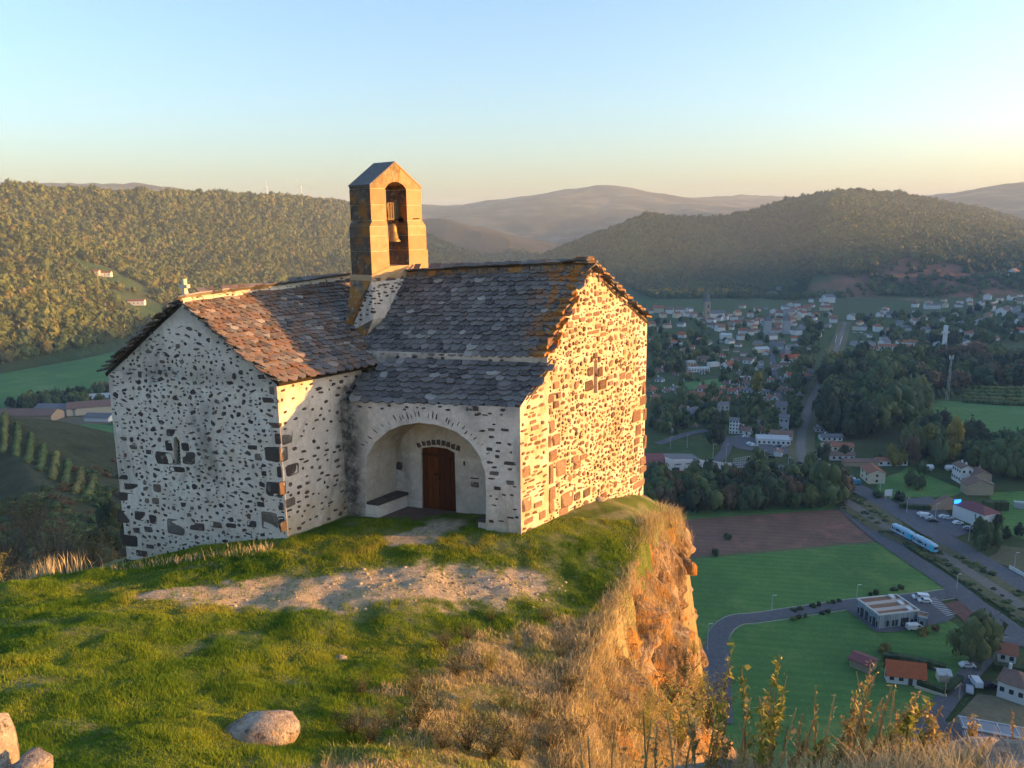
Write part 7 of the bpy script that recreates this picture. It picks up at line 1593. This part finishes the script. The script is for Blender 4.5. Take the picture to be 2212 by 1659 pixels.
# wind turbines on the far ridge
for (px, lb, ph) in ((578, 'left one of two distant white wind turbines on the ridge', .0), (652, 'right one of two distant white wind turbines on the ridge', .5)):
    p = atY(px, 424, 4500); z = h1(p[0], p[1]); t = 4500/1676; o = empty('wind_turbine', (p[0], p[1], z)); tag(o, lb, 'wind turbine', 'wind turbines on the far ridge'); hh = 128-0
    top = atY(px, 402, 4500)[2]-z
    mb = MB(); mb.tube([(0, 0, 0), (0, 0, top)], [2.6, 1.6], 8); mb.obj('tower', CP['white'], o); mb = MB(); mb.box((0, -2, top), (4, 9, 4)); mb.obj('nacelle', CP['white'], o)
    for k_ in range(3):
        a = ph+k_*2*PI/3+PI/2; mb = MB(); mb.prism([(0, -7, top), (42*cos(a)*.25-1.8*sin(a), -7, top+42*sin(a)*.25+1.8*cos(a)), (42*cos(a), -7, top+42*sin(a)), (42*cos(a)*.25+1.2*sin(a), -7, top+42*sin(a)*.25-1.2*cos(a))], (0, .9, 0)); mb.obj('blade', CP['white'], o)
# ============================================================ FOREGROUND PLANTS AND ROCKS
def m_blade(name, stops, tr=.35):
    k = N(name, .6); col = k.ramp(k.attr('rnd'), stops); k.out(col)
    t_ = k.nd('BsdfTranslucent'); k.put(t_.inputs[0], col); mx = k.nd('MixShader', i_0=tr); o = [n for n in k.n if n.type == 'OUTPUT_MATERIAL'][0]
    k.t.links.new(k.b.outputs[0], mx.inputs[1]); k.t.links.new(t_.outputs[0], mx.inputs[2]); k.t.links.new(mx.outputs[0], o.inputs[0]); return k.m
M['grass'] = m_blade('green_grass_blades', [(0, (.08, .18, .018)), (.35, (.17, .27, .026)), (.65, (.28, .35, .036)), (.85, (.38, .39, .055)), (1, (.36, .31, .13))], .5)
M['drygrass'] = m_blade('dry_grass_blades', [(0, (.20, .165, .085)), (.3, (.34, .285, .155)), (.6, (.48, .41, .25)), (.82, (.57, .49, .33)), (1, (.21, .27, .055))], .25)
M['weed'] = m_blade('dry_weed_stalks', [(0, (.22, .14, .06)), (.4, (.38, .27, .12)), (.7, (.46, .36, .16)), (.9, (.30, .30, .06)), (1, (.36, .36, .08))], .2)
M['leafw'] = m_blade('yellow_green_leaves', [(0, (.12, .16, .03)), (.5, (.24, .26, .05)), (1, (.38, .34, .07))], .35)
M['scrubl'] = m_blade('dark_scrub_leaves', [(0, (.03, .05, .015)), (.4, (.07, .08, .025)), (.7, (.14, .09, .04)), (1, (.20, .15, .05))], .2)
M['scrubg'] = m_blade('grey_scrub_twigs', [(0, (.045, .04, .032)), (.5, (.09, .08, .065)), (.8, (.07, .09, .035)), (1, (.13, .12, .10))], .1)
FOOT = np.array([L_[:2], C_[:2]-[0, -.05], P_[:2], A[:2], FB[:2], FB[:2]+n1*6.5, L_[:2]+dS*8])
def inpolyv(x, y, poly):
    c = np.zeros(len(x), bool); n = len(poly)
    for i in range(n):
        a = poly[i]; b = poly[(i+1) % n]; k_ = (a[1] > y) != (b[1] > y); xi = (b[0]-a[0])*(y-a[1])/(b[1]-a[1]+1e-12)+a[0]; c ^= k_ & (x < xi)
    return c
def cliffz(x, y): return zn(x, y)
def blades(name, x, y, z, h, w, mat, lean=.35, rnd=None, two=False, bias=None):
    n = len(x); a = rng.random(n)*2*PI; la = rng.random(n)*2*PI; ll = rng.random(n)*lean*h
    dx, dy = np.cos(a)*w/2, np.sin(a)*w/2; lx, ly = np.cos(la)*ll, np.sin(la)*ll
    if bias is not None: lx = lx+bias[0]*h; ly = ly+bias[1]*h
    B = np.c_[x, y, z-.01]
    if two:
        m1 = np.c_[x+lx*.35, y+ly*.35, z+h*.55]; tp = np.c_[x+lx, y+ly, z+h*(1-.15*rng.random(n))]
        d_ = np.c_[dx, dy, 0*dx]; V = np.stack([B-d_, B+d_, m1+d_*.8, m1-d_*.8, tp], 1).reshape(-1, 3); i5 = np.arange(n)[:, None]*5
        F = np.concatenate([i5+[0, 1, 2], i5+[0, 2, 3], i5+[3, 2, 4]], 1).reshape(-1, 3); r = np.repeat(rnd if rnd is not None else rng.random(n), 3)
    else:
        tp = np.c_[x+lx, y+ly, z+h]; d_ = np.c_[dx, dy, 0*dx]; V = np.stack([B-d_, B+d_, tp], 1).reshape(-1, 3); F = np.arange(3*n).reshape(n, 3); r = rnd if rnd is not None else rng.random(n)
    return tag(obj(name, mesh(name, V, F, mat, r)), kind='stuff')
# turf
n = 680000; yy = 6.5+15.5*rng.random(n)**1.25; xx = -.72*yy-1+(rng.random(n))*(.72*yy+1+5.8); di, dr = zones(xx, yy); zz, dd, rr = Hnear(xx, yy)
kk = (rng.random(n) > di*.93) & (rng.random(n) > dr*.9) & ~inpolyv(xx, yy, FOOT) & (dd < 2.5); xx, yy, di, dr = xx[kk], yy[kk], di[kk], dr[kk]; z = zn(xx, yy)
P2 = np.c_[xx, yy]; tuft = np.clip(fbm(P2, 2.2, 4, 5)*1.6+.5, 0, 1); pal = np.clip(.38+fbm(P2, .7, 3, 15)*.9+rng.normal(0, .15, len(xx)), 0, 1)
h = (.022+.055*tuft)*rng.uniform(.6, 1.5, len(xx)); print('turf', len(xx))
blades('turf_grass', xx, yy, z, h, .010+.006*yy/12, M['grass'], .9, pal)
# dry grass on the slope and the cliff hump
n = 250000; yy = 6+22*rng.random(n)**1.15; ex = np.interp(yy, [6, 9, 12, 14, 16, 18, 20, 23, 26, 28], [-2, -2.6, -2.8, -2, -.6, 1.5, 3, 4.4, 5, 5.5]); xx = ex+rng.random(n)*5.5
di, dr = zones(xx, yy); zz, dd, rr = Hnear(xx, yy); kk = (rng.random(n) < dr*1.1*np.where(dd > .6, .4, 1)) & ~inpolyv(xx, yy, FOOT) & (dd < np.where(rr > 2.6, .3, 1.8)); xx, yy = xx[kk], yy[kk]; z = zn(xx, yy)
cl_ = fbm(np.c_[xx, yy], 1.5, 3, 55); keep = rng.random(len(xx)) < np.clip(.55+cl_*1.6, .12, 1); xx, yy, z, cl_ = xx[keep], yy[keep], z[keep], cl_[keep]
h = (.035+.10*np.clip(cl_+.40, 0, 1)**1.5+.02)*rng.uniform(.5, 1.6, len(xx)); pal = np.clip(.45+cl_*.6+rng.normal(0, .2, len(xx)), 0, .88); gp = fbm(np.c_[xx, yy], .9, 3, 88)+rng.normal(0, .1, len(xx)); pal = np.where(gp > .17, .97, pal)
blades('dry_grass', xx, yy, z, h, .007+.0045*yy/12, M['drygrass'], .9, pal, two=True); print('dry', len(xx))
# long grass on the hump at the cliff top and hanging on the rock
cx_, cy_, cz_, cd_, cn_ = CLV
wgt = np.clip(1.2-np.maximum(cd_, 0)/np.interp(cy_, [10, 14, 20, 27], [6, 4, 1.1, 1.0]), .0, 1)*np.clip(fbm(np.c_[cx_, cy_, cz_], .9, 3, 19)+.5, 0, 1)
wgt *= (cy_ < 28.2)
pi = rng.choice(len(cx_), 20000, p=wgt/wgt.sum()); j = rng.normal(0, .06, (len(pi), 3)); xx, yy, z = cx_[pi]+j[:, 0], cy_[pi]+j[:, 1], cz_[pi]+.02
hh = rng.uniform(.06, .30, len(pi))*np.where(yy > 22, 1.5, 1); ob = blades('cliff_grass', xx, yy, z, hh, .014, M['drygrass'], .9, np.clip(.5+rng.normal(0, .28, len(pi)), 0, 1), two=True, bias=(.18, -.05))
# ---- stones lying in the path
def rockmesh(seed, s=(1, 1, .6), mat='stone', r=.5, sub=2, rough=.5):
    v, f = (I1, I2, I3)[sub-1]; n_ = fbm(v, 1.1, 4, seed)*rough+fbm(v, 3., 3, seed+4)*rough*.35; v = v*(1+n_[:, None]); q = np.round(v*2.2)/2.2; v = v*.75+q*.25
    return mesh('rock', v*np.array(s), f, M[mat], r)
def m_rock():
    k = N('lichened_boulder', .9); P = k.co()
    col = k.ramp(k.noise(3.2, 7, rough=.7), [(.3, (.14, .11, .09)), (.45, (.28, .24, .20)), (.65, (.46, .42, .37))])
    col = k.mix(k.ramp(k.noise(9, 6, rough=.7), [(.36, .85), (.46, 0)]), col, (.07, .055, .045)); col = k.mix(k.ramp(k.noise(5, 5), [(.60, 0), (.68, .6)]), col, (.42, .26, .09))
    return k.out(col, k.math('ADD', k.noise(6, 7, rough=.75), k.noise(30, 4)), 1., .05)
M['rock'] = m_rock()
n = 420; V = []; Fs = []; rn = []; nb = 0
tt = rng.random(n); pc = np.array([np.interp(tt, np.linspace(0, 1, 7), [p[k_] for p in PATHC]) for k_ in (0, 1)]).T+rng.normal(0, .55, (n, 2))*np.array([1.2, 1])
right = rng.random(n) < .4; c1 = np.array(PATHC[5]); pc[right] = c1+rng.normal(0, 1, (right.sum(), 2))*np.array([1.5, .55])+[-.4, .1]; zp = zn(pc[:, 0], pc[:, 1]); v, f = I1
for i in range(n):
    s_ = abs(random.gauss(0, .028))+.010; vv = v*(1+fbm(v, 1.4, 2, i)[:, None]*.7)*np.array([s_, s_*.8, s_*.5])+[pc[i, 0], pc[i, 1], zp[i]]; V.append(vv); Fs.append(f+nb); nb += len(vv); rn += [random.random()]*len(f)
M['pebble'] = (lambda k: k.out(k.ramp(k.attr('rnd'), [(0, (.14, .115, .085)), (.5, (.28, .23, .165)), (1, (.42, .36, .28))])))(N('path_stones', .9))
tag(obj('path_gravel', mesh('path_gravel', np.vstack(V), np.vstack(Fs), M['pebble'], rn)), kind='stuff')
def rock(px, py, z, sx, sy, sz, seed, lab, rz=0, name='boulder', sub=3, rough=.45, sink=.25, mat='rock'):
    p = atz(px, py, z); m = rockmesh(seed, (sx, sy, sz), mat, .5, sub, rough); o = obj(name, m, None, (p[0], p[1], float(zn(p[0], p[1]))+sz*sink), rz); tag(o, lab, 'boulder' if name == 'boulder' else 'rock'); return o
zb_r = -7.3
rock(567, 1600, -7.35, .56, .42, .30, 3, 'pale lichened boulder lying in the grass at the bottom', .2, sink=.35, rough=.3)
lr_ = atY(8, 1640, 6.4); o = obj('rock', rockmesh(12, (.35, .45, .75), 'rock', .5, 3, .55), None, (lr_[0]-.28, lr_[1], lr_[2]-.32), .3); tag(o, 'tall sunlit rock cut off by the left edge of the picture', 'rock')
lr_ = atY(66, 1668, 6.2); o = obj('rock', rockmesh(15, (.2, .2, .16), 'rock', .5, 3, .5), None, tuple(lr_), .3); tag(o, 'small sunlit rock at the foot of the left rock', 'rock')
for px, py, Y, s_, sd, lb in [(2140, 1668, 4.0, (.30, .26, .14), 21, 'golden sunlit rock among the weeds at the bottom right'), (2215, 1675, 3.6, (.2, .2, .12), 25, 'smaller grey rock at the bottom right corner'), (1570, 1672, 4.3, (.16, .14, .08), 28, 'grey stone at the bottom among dry weeds'), (1480, 1700, 4.3, (.25, .2, .1), 29, 'grey stone partly hidden by weeds at the bottom edge')]:
    p = atY(px, py, Y); tag(obj('rock', rockmesh(sd, s_, 'rock', .5, 3, .5), None, tuple(p), .5), lb, 'rock')
for px, py, z, s_, sd, lb in [(735, 1415, -8.35, .13, 31, 'small dark stone in the grass above the dry slope'), (1290, 1085, -8.9, .3, 32, 'orange lichened rock at the chapel corner')]:
    p = atz(px, py, z); tag(obj('stone', rockmesh(sd, (s_, s_, s_*.5), 'rock', .5, 2, .5), None, (p[0], p[1], float(zn(p[0], p[1]))), .5), lb, 'stone')
# ---- rock outcrops standing proud of the cliff
oc = [(.5, 2), (1.6, 5), (2.7, 3), (3.6, 7), (4.6, 4.2), (5.5, 8.5), (6.6, 3.2), (7.6, 6.5), (8.6, 10), (9.8, 4.5), (10.8, 8), (12, 11.5), (13, 5.5), (14.2, 8.5), (15.4, 6.5), (16.4, 10), (6.1, 5.6), (9.2, 7.6)]
arcs = np.r_[0, np.cumsum(np.linalg.norm(np.diff(ed, axis=0), axis=1))]; a0 = arcs[np.argmin(np.abs(ed[:, 1]-27.3))]
for i, (a, dz) in enumerate(oc):
    j = int(np.argmin(np.abs(arcs-(a0+a)))); kcol = int(np.argmin(np.abs(dep-dz))); vi = idc[j, kcol]; s_ = rng.uniform(.32, .6)
    m = rockmesh(60+i, (s_*.8, s_*.9, s_*rng.uniform(1.5, 2.6)), 'cliff', .5, 3, .6); o = obj('rock_outcrop', m, None, (CLV[0][vi]-no[j, 0]*s_*.45, CLV[1][vi]-no[j, 1]*s_*.45, CLV[2][vi]), math.atan2(no[j, 1], no[j, 0])); tag(o, f"craggy rock pillar on the cliff face, {ordn(i+1)} counted from the chapel outwards", 'rock', 'rock pillars of the cliff face')
# ---- shrubs
def shrub_mesh(seed, nst, spread, nleaf, leaf, twig=.006, up=1.):
    R = random.Random(seed); T_ = MB(); ends = []
    for i in range(nst):
        a = R.random()*2*PI; s_ = R.uniform(.2, 1)*spread; p = np.array([0, 0, 0.]); d = np.array([cos(a)*s_, sin(a)*s_, up*R.uniform(.6, 1.)]); pts = [p]
        for k_ in range(4): p = p+d*.25+np.array([R.uniform(-.05, .05), R.uniform(-.05, .05), R.uniform(-.02, .05)]); pts.append(p)
        T_.tube(pts, [twig*2, twig*1.6, twig*1.2, twig*.9, twig*.4], 3, cap=False, r=R.random())
        for k_ in range(3):
            b = pts[R.randint(1, 3)]; e = b+np.array([R.uniform(-.25, .25), R.uniform(-.25, .25), R.uniform(.05, .3)]); T_.tube([b, e], [twig*.9, twig*.3], 3, cap=False, r=R.random()); ends += [(b, e)]
        ends += [(pts[2], pts[4])]
    T1 = T_
    V = []; 
    for i in range(nleaf):
        b, e = R.choice(ends); t = R.random()**.7; c_ = b*(1-t)+e*t+np.array([R.gauss(0, .03), R.gauss(0, .03), R.gauss(0, .03)]); q = np.array([R.gauss(0, 1), R.gauss(0, 1), R.gauss(0, .6)])*leaf; w = np.array([R.gauss(0, 1), R.gauss(0, 1), R.gauss(0, .6)])*leaf
        V += [c_, c_+q, c_+q*.5+w*.6]
    return T1, np.array(V)
SHM = {}
def shrub(kind, x, y, z, s, lab, group=None, sz=None):
    if kind not in SHM:
        arr = []
        for sd in (1, 2, 3):
            prm = {'scrub': (22, .55, 1500, .022, .006), 'bare': (60, .8, 900, .014, .004), 'yellow': (16, .45, 1300, .026, .005), 'green': (20, .6, 2200, .026, .005), 'fern': (16, .8, 900, .03, .004)}[kind]
            t_, v_ = shrub_mesh(sd*11+len(kind), *prm); mt = {'scrub': 'scrubl', 'bare': 'scrubg', 'yellow': 'leafw', 'green': 'scrubl', 'fern': 'grass'}[kind]
            arr.append((t_.mesh('twigs', [M['weed'] if kind == 'yellow' else M['scrubg']]), mesh('leaves', v_, np.arange(len(v_)).reshape(-1, 3), M[mt], rng.random(len(v_)//3)**(1.6 if kind == 'green' else .8))))
        SHM[kind] = arr
    t_, l_ = random.choice(SHM[kind]); r = empty('shrub' if kind != 'fern' else 'wall_plant', (x, y, z), random.random()*6.28)
    a = obj('twigs', t_, r); b = obj('leaves', l_, r); a.scale = b.scale = (s, s, sz or s); tag(r, lab, 'shrub' if kind != 'fern' else 'plant', group); return r
def shp(kind, px, py, z, s, lab, group=None, sz=None):
    p = atz(px, py, z); zz_ = float(zn(p[0], p[1]));
    for _ in range(6): p = atz(px, py, zz_); zz_ = float(zn(p[0], p[1]))
    shrub(kind, p[0], p[1], zz_-.03, s, lab, group, sz)
SL = [('scrub', 760, 1590, .55), ('scrub', 800, 1610, .6), ('yellow', 845, 1560, .55), ('green', 905, 1570, .7), ('scrub', 960, 1620, .6), ('green', 900, 1500, .5), ('scrub', 1010, 1620, .65), ('green', 1060, 1640, .7), ('scrub', 1120, 1640, .7), ('scrub', 960, 1400, .55), ('green', 990, 1460, .5), ('scrub', 1010, 1380, .45), ('yellow', 1060, 1450, .6), ('yellow', 1120, 1400, .5), ('scrub', 1150, 1560, .6), ('scrub', 1190, 1620, .6), ('yellow', 1090, 1540, .6), ('yellow', 880, 1640, .4), ('green', 1235, 1500, .5), ('scrub', 1180, 1340, .4), ('scrub', 780, 1500, .4), ('yellow', 1010, 1545, .5), ('green', 1290, 1640, .6), ('scrub', 1250, 1600, .55), ('scrub', 1060, 1340, .3), ('green', 1210, 1420, .45)]
KD = {'scrub': 'brown leafless looking shrub', 'green': 'dark green bramble shrub', 'yellow': 'yellow green leafy shrub'}
for i, (kd, px, py, s_) in enumerate(SL):
    rw_ = 'lower edge' if py > 1580 else ('middle' if py > 1440 else 'top'); shp(kd, px, py, -8, s_, f"{KD[kd]}, {ORD[sum(1 for q in SL[:i] if q[0] == kd)]} of its kind on the dry slope, {rw_}", 'shrubs on the dry slope')
for i, (px, py, s_) in enumerate([(1500, 1400, .5), (1480, 1440, .7), (1515, 1480, .7), (1450, 1490, .7), (1400, 1560, .8), (1530, 1530, .8), (1470, 1560, .9)]):
    Y = 17-i*1.5; p = atY(px, py, Y); shrub(('yellow', 'green')[i % 2], p[0], p[1], p[2]-s_*.4, s_, f"{'yellow leaved' if i % 2 == 0 else 'olive'} bush clinging to the lower cliff, {ORD[i]} going down", 'bushes clinging to the cliff')
# shrubs left of the chapel, lit bush and reeds
for i, (px, py, Y, s_) in enumerate([(150, 1180, 34, 3.2), (60, 1190, 36, 3.4), (230, 1190, 30, 2.2), (10, 1120, 48, 4), (100, 1110, 50, 4), (190, 1130, 44, 3), (-40, 1190, 34, 3.4), (245, 1240, 26, 1.4), (60, 1060, 70, 5), (150, 1240, 27, 1.6), (120, 1150, 40, 3.4), (30, 1230, 28, 2.0), (205, 1235, 27, 1.6), (90, 1215, 30, 2.2)]):
    Y = Y+20; s_ = s_*1.35; p = atY(px, py, Y); z_g = h1(p[0], p[1]); shrub('bare' if i % 3 != 2 else 'green', p[0], p[1], max(z_g, p[2]-s_*.9), s_, f"{'grey bare' if i % 3 != 2 else 'dark green'} thicket shrub, {ORD[i]} in the shaded thicket left of the chapel", 'shaded thicket left of the chapel', s_*.9)
p = atz(-12, 1285, -8.95); shrub('yellow', p[0], p[1], float(zn(p[0], p[1])), 1.0, 'sunlit yellow bush at the left edge'); shrub('yellow', p[0]-.4, p[1]+.6, float(zn(p[0], p[1])), .9, 'second sunlit yellow bush just behind it at the left edge')
q = atz(75, 1262, -9); n = 260; xx = q[0]+rng.normal(0, .55, n)-.2; yy = q[1]+rng.normal(0, .3, n)+.5; blades('reed_clump', xx, yy, zn(xx, yy), rng.uniform(.25, .8, n), .02, M['drygrass'], .35, np.clip(rng.normal(.75, .1, n), 0, 1), two=True)
xx = rng.uniform(-11, -6.6, 500); yy = np.interp(xx, [-10.3, -8.4, -7], [19.25, 19.4, 19.6])+rng.normal(0, .25, 500); blades('reed_clump', xx, yy, zn(xx, yy), rng.uniform(.1, .3, 500), .012, M['drygrass'], .5, rng.uniform(.4, .9, 500), two=True)
# plants growing in the roof valleys
for pt, s_, lb in ((Nv(785, 742), .42, 'green plant growing in the valley between the chapel roofs'), (Nv(800, 752), .36, 'smaller green plant beside it in the roof valley'), (Nv(770, 732), .34, 'mossy plant at the upper end of the roof valley'), (onp(806, 800, PE_R, RP), .36, 'dry brown plant hanging at the top of the porch roof'), (onp(795, 820, PE_R, RP), .34, 'greenish plant at the junction of choir wall and porch roof')):
    shrub('fern' if 'dry' not in lb else 'scrub', pt[0], pt[1], pt[2]-.02, s_, lb, sz=s_*.5)
# nettles along the foot of the walls
# ---- tall dry weeds in front of the camera, each one a plant
def weed(px, pyt, Y, zb, kind, lab):
    top = atY(px, pyt, Y); base = np.array([top[0]+random.uniform(-.12, .12)-.03, Y+random.uniform(-.1, .1), zb]); r = empty('weed', tuple(base)); tp = top-base; hh = np.linalg.norm(tp)
    bend = np.array([random.uniform(-.06, .06), random.uniform(-.05, .05), 0])*hh; pts = [tp*t+bend*sin(PI*t) for t in np.linspace(0, 1, 9)]
    mb = MB(); w0 = random.uniform(.006, .0105); mb.tube(pts, list(np.linspace(w0, w0*.45, 9)), 5, r=random.uniform(.2, .6)); lf = MB()
    ns = {'stalk': 3, 'bushy': 9, 'leafy': 8}[kind]
    for i in range(ns):
        t = random.uniform(.25, .9); b = pts[int(t*8)]; a = random.random()*2*PI; L = hh*random.uniform(.12, .3)*(1.1-t); e = b+np.array([cos(a)*L*.6, sin(a)*L*.6, L]); mb.tube([b, (b+e)/2+[0, 0, -.01], e], [.003, .0022, .0012], 4, r=random.uniform(.2, .7))
        for k_ in range({'stalk': 4, 'bushy': 26, 'leafy': 14}[kind]):
            u = random.random(); c_ = b*(1-u)+e*u; s_ = {'stalk': .008, 'bushy': .011, 'leafy': .018}[kind]; q = np.array([random.gauss(0, 1), random.gauss(0, 1), random.gauss(0, 1)])*s_; w = np.array([random.gauss(0, 1), random.gauss(0, 1), random.gauss(0, 1)])*s_; lf.add([c_, c_+q, c_+q*.6+w*.7, c_+w*.5], [(0, 1, 2, 3)], r=random.random())
    for k_ in range({'stalk': 14, 'bushy': 90, 'leafy': 40}[kind]):
        t = random.uniform(.55 if kind == 'bushy' else .3, 1)**.8; c_ = pts[min(8, int(t*8.4))]+np.array([random.gauss(0, .010), random.gauss(0, .010), random.gauss(0, .015)]); s_ = .013 if kind != 'leafy' else .02; q = np.array([random.gauss(0, 1), random.gauss(0, 1), random.gauss(0, 1)])*s_; w = np.array([random.gauss(0, 1), random.gauss(0, 1), random.gauss(0, 1)])*s_; lf.add([c_, c_+q, c_+q*.6+w*.7, c_+w*.5], [(0, 1, 2, 3)], r=random.random())
    mb.obj('stem', M['weed'], r, fix=False); lf.obj('leaves', M['leafw'] if kind == 'leafy' else M['weed'], r, fix=False); tag(r, lab, 'weed', 'dry weeds in the right foreground')
WL = [(1585, 1395, 'leafy'), (1602, 1440, 'leafy'), (1640, 1505, 'leafy'), (1668, 1470, 'stalk'), (1685, 1415, 'leafy'), (1700, 1460, 'leafy'), (1762, 1480, 'stalk'), (1768, 1530, 'stalk'), (1785, 1590, 'leafy'), (1720, 1530, 'stalk'), (1850, 1450, 'stalk'), (1880, 1435, 'bushy'), (1893, 1455, 'stalk'), (1905, 1510, 'stalk'), (1927, 1480, 'stalk'), (1845, 1545, 'bushy'), (1870, 1540, 'bushy'), (1985, 1500, 'bushy'), (2003, 1520, 'bushy'), (1990, 1580, 'leafy'), (2025, 1570, 'bushy'), (2045, 1600, 'bushy'), (1560, 1500, 'leafy'), (1545, 1570, 'stalk'), (1500, 1560, 'stalk'), (1440, 1540, 'stalk'), (1390, 1530, 'stalk'), (1330, 1560, 'stalk'), (1270, 1590, 'stalk'), (1250, 1570, 'stalk'), (1180, 1620, 'stalk'), (2185, 1530, 'stalk'), (2207, 1570, 'stalk'), (2090, 1590, 'stalk'), (2110, 1560, 'stalk'), (1620, 1580, 'stalk'), (1650, 1600, 'bushy'), (1820, 1610, 'bushy'), (1930, 1600, 'bushy'), (1745, 1600, 'bushy'), (1950, 1560, 'leafy'), (2140, 1610, 'stalk'), (1700, 1570, 'stalk'), (1580, 1600, 'bushy')]
WK = {'leafy': 'yellow leaved', 'stalk': 'bare straw coloured', 'bushy': 'feathery seed headed'}
for _ in range(46): WL.append((int(random.triangular(1180, 2212, 1900)), int(random.uniform(1490, 1640)), random.choice(['stalk', 'stalk', 'stalk', 'bushy', 'leafy'])))
WL.sort(key=lambda q: q[0])
for i, (px, py, kd) in enumerate(WL):
    Y = random.uniform(3.7, 4.5); zb = float(zn(np.array([(px-1106)/1500*Y]), np.array([Y]))[0]); same = [q for q in WL if q[2] == kd]; io = same.index((px, py, kd))
    nth = ordn(io+1)+' from the left'
    weed(px, py, Y, zb-.02, kd, f"{WK[kd]} weed in the right foreground, {nth} of its kind")
n = 90000; xx = rng.uniform(-.4, 4.4, n); yy = rng.uniform(3.2, 5.2, n); dd, _, rr = plat(xx, yy); kk = dd < .5; xx, yy = xx[kk], yy[kk]; cl_ = fbm(np.c_[xx, yy], 1.8, 3, 66); keep = rng.random(len(xx)) < np.clip(.5+cl_*1.5, .1, 1); xx, yy, cl_ = xx[keep], yy[keep], cl_[keep]
blades('foreground_dry_grass', xx, yy, zn(xx, yy), rng.uniform(.04, .34, len(xx))*np.clip(.7+cl_, .3, 1.3), .004, M['drygrass'], .9, np.clip(.6+rng.normal(0, .2, len(xx)), 0, 1), two=True)
# scrub covering the shaded flank of the rock on the left
P = jgrid(-150, -12, 34, 330, 3.2); P = P[np.abs(P[:, 0]/P[:, 1]) < .75]; zP = H(P[:, 0], P[:, 1]); nn_ = fbm(P, 1/22., 4, 91); kk = (nn_ > -.02) & (zP-Z0 > 8) & (rng.random(len(P)) < .75); P = P[kk]; zP = zP[kk]
s_ = rng.uniform(.5, 1.5, len(P)); bp = []
for sd in (5, 6, 7):
    V_, F_a = I2; n_ = fbm(V_, 1.8, 3, sd)*1.1; vv = V_*(1+n_[:, None]); d = rng.normal(size=(260, 3)); d /= np.linalg.norm(d, axis=1)[:, None]; pc = d*rng.uniform(.85, 1.25, (260, 1)); t1_ = rng.normal(size=(260, 3))*.13; t2_ = rng.normal(size=(260, 3))*.13
    tri = np.stack([pc-t1_, pc+t1_, pc+t2_*1.3], 1).reshape(-1, 3); mm = mesh('scrub', np.vstack([vv*.92, tri]), np.vstack([F_a, np.arange(780).reshape(-1, 3)+len(vv)]), M['leafg'] if sd != 6 else M['leafb'], rng.random(len(F_a)+260)); bp.append(bpy.data.objects.new('scrub_source', mm))
scatter_stuff('flank_scrub', np.c_[P, zP+s_*.3], s_[:, None]*np.c_[np.ones(len(P)), np.ones(len(P)), .8*np.ones(len(P))], bp)
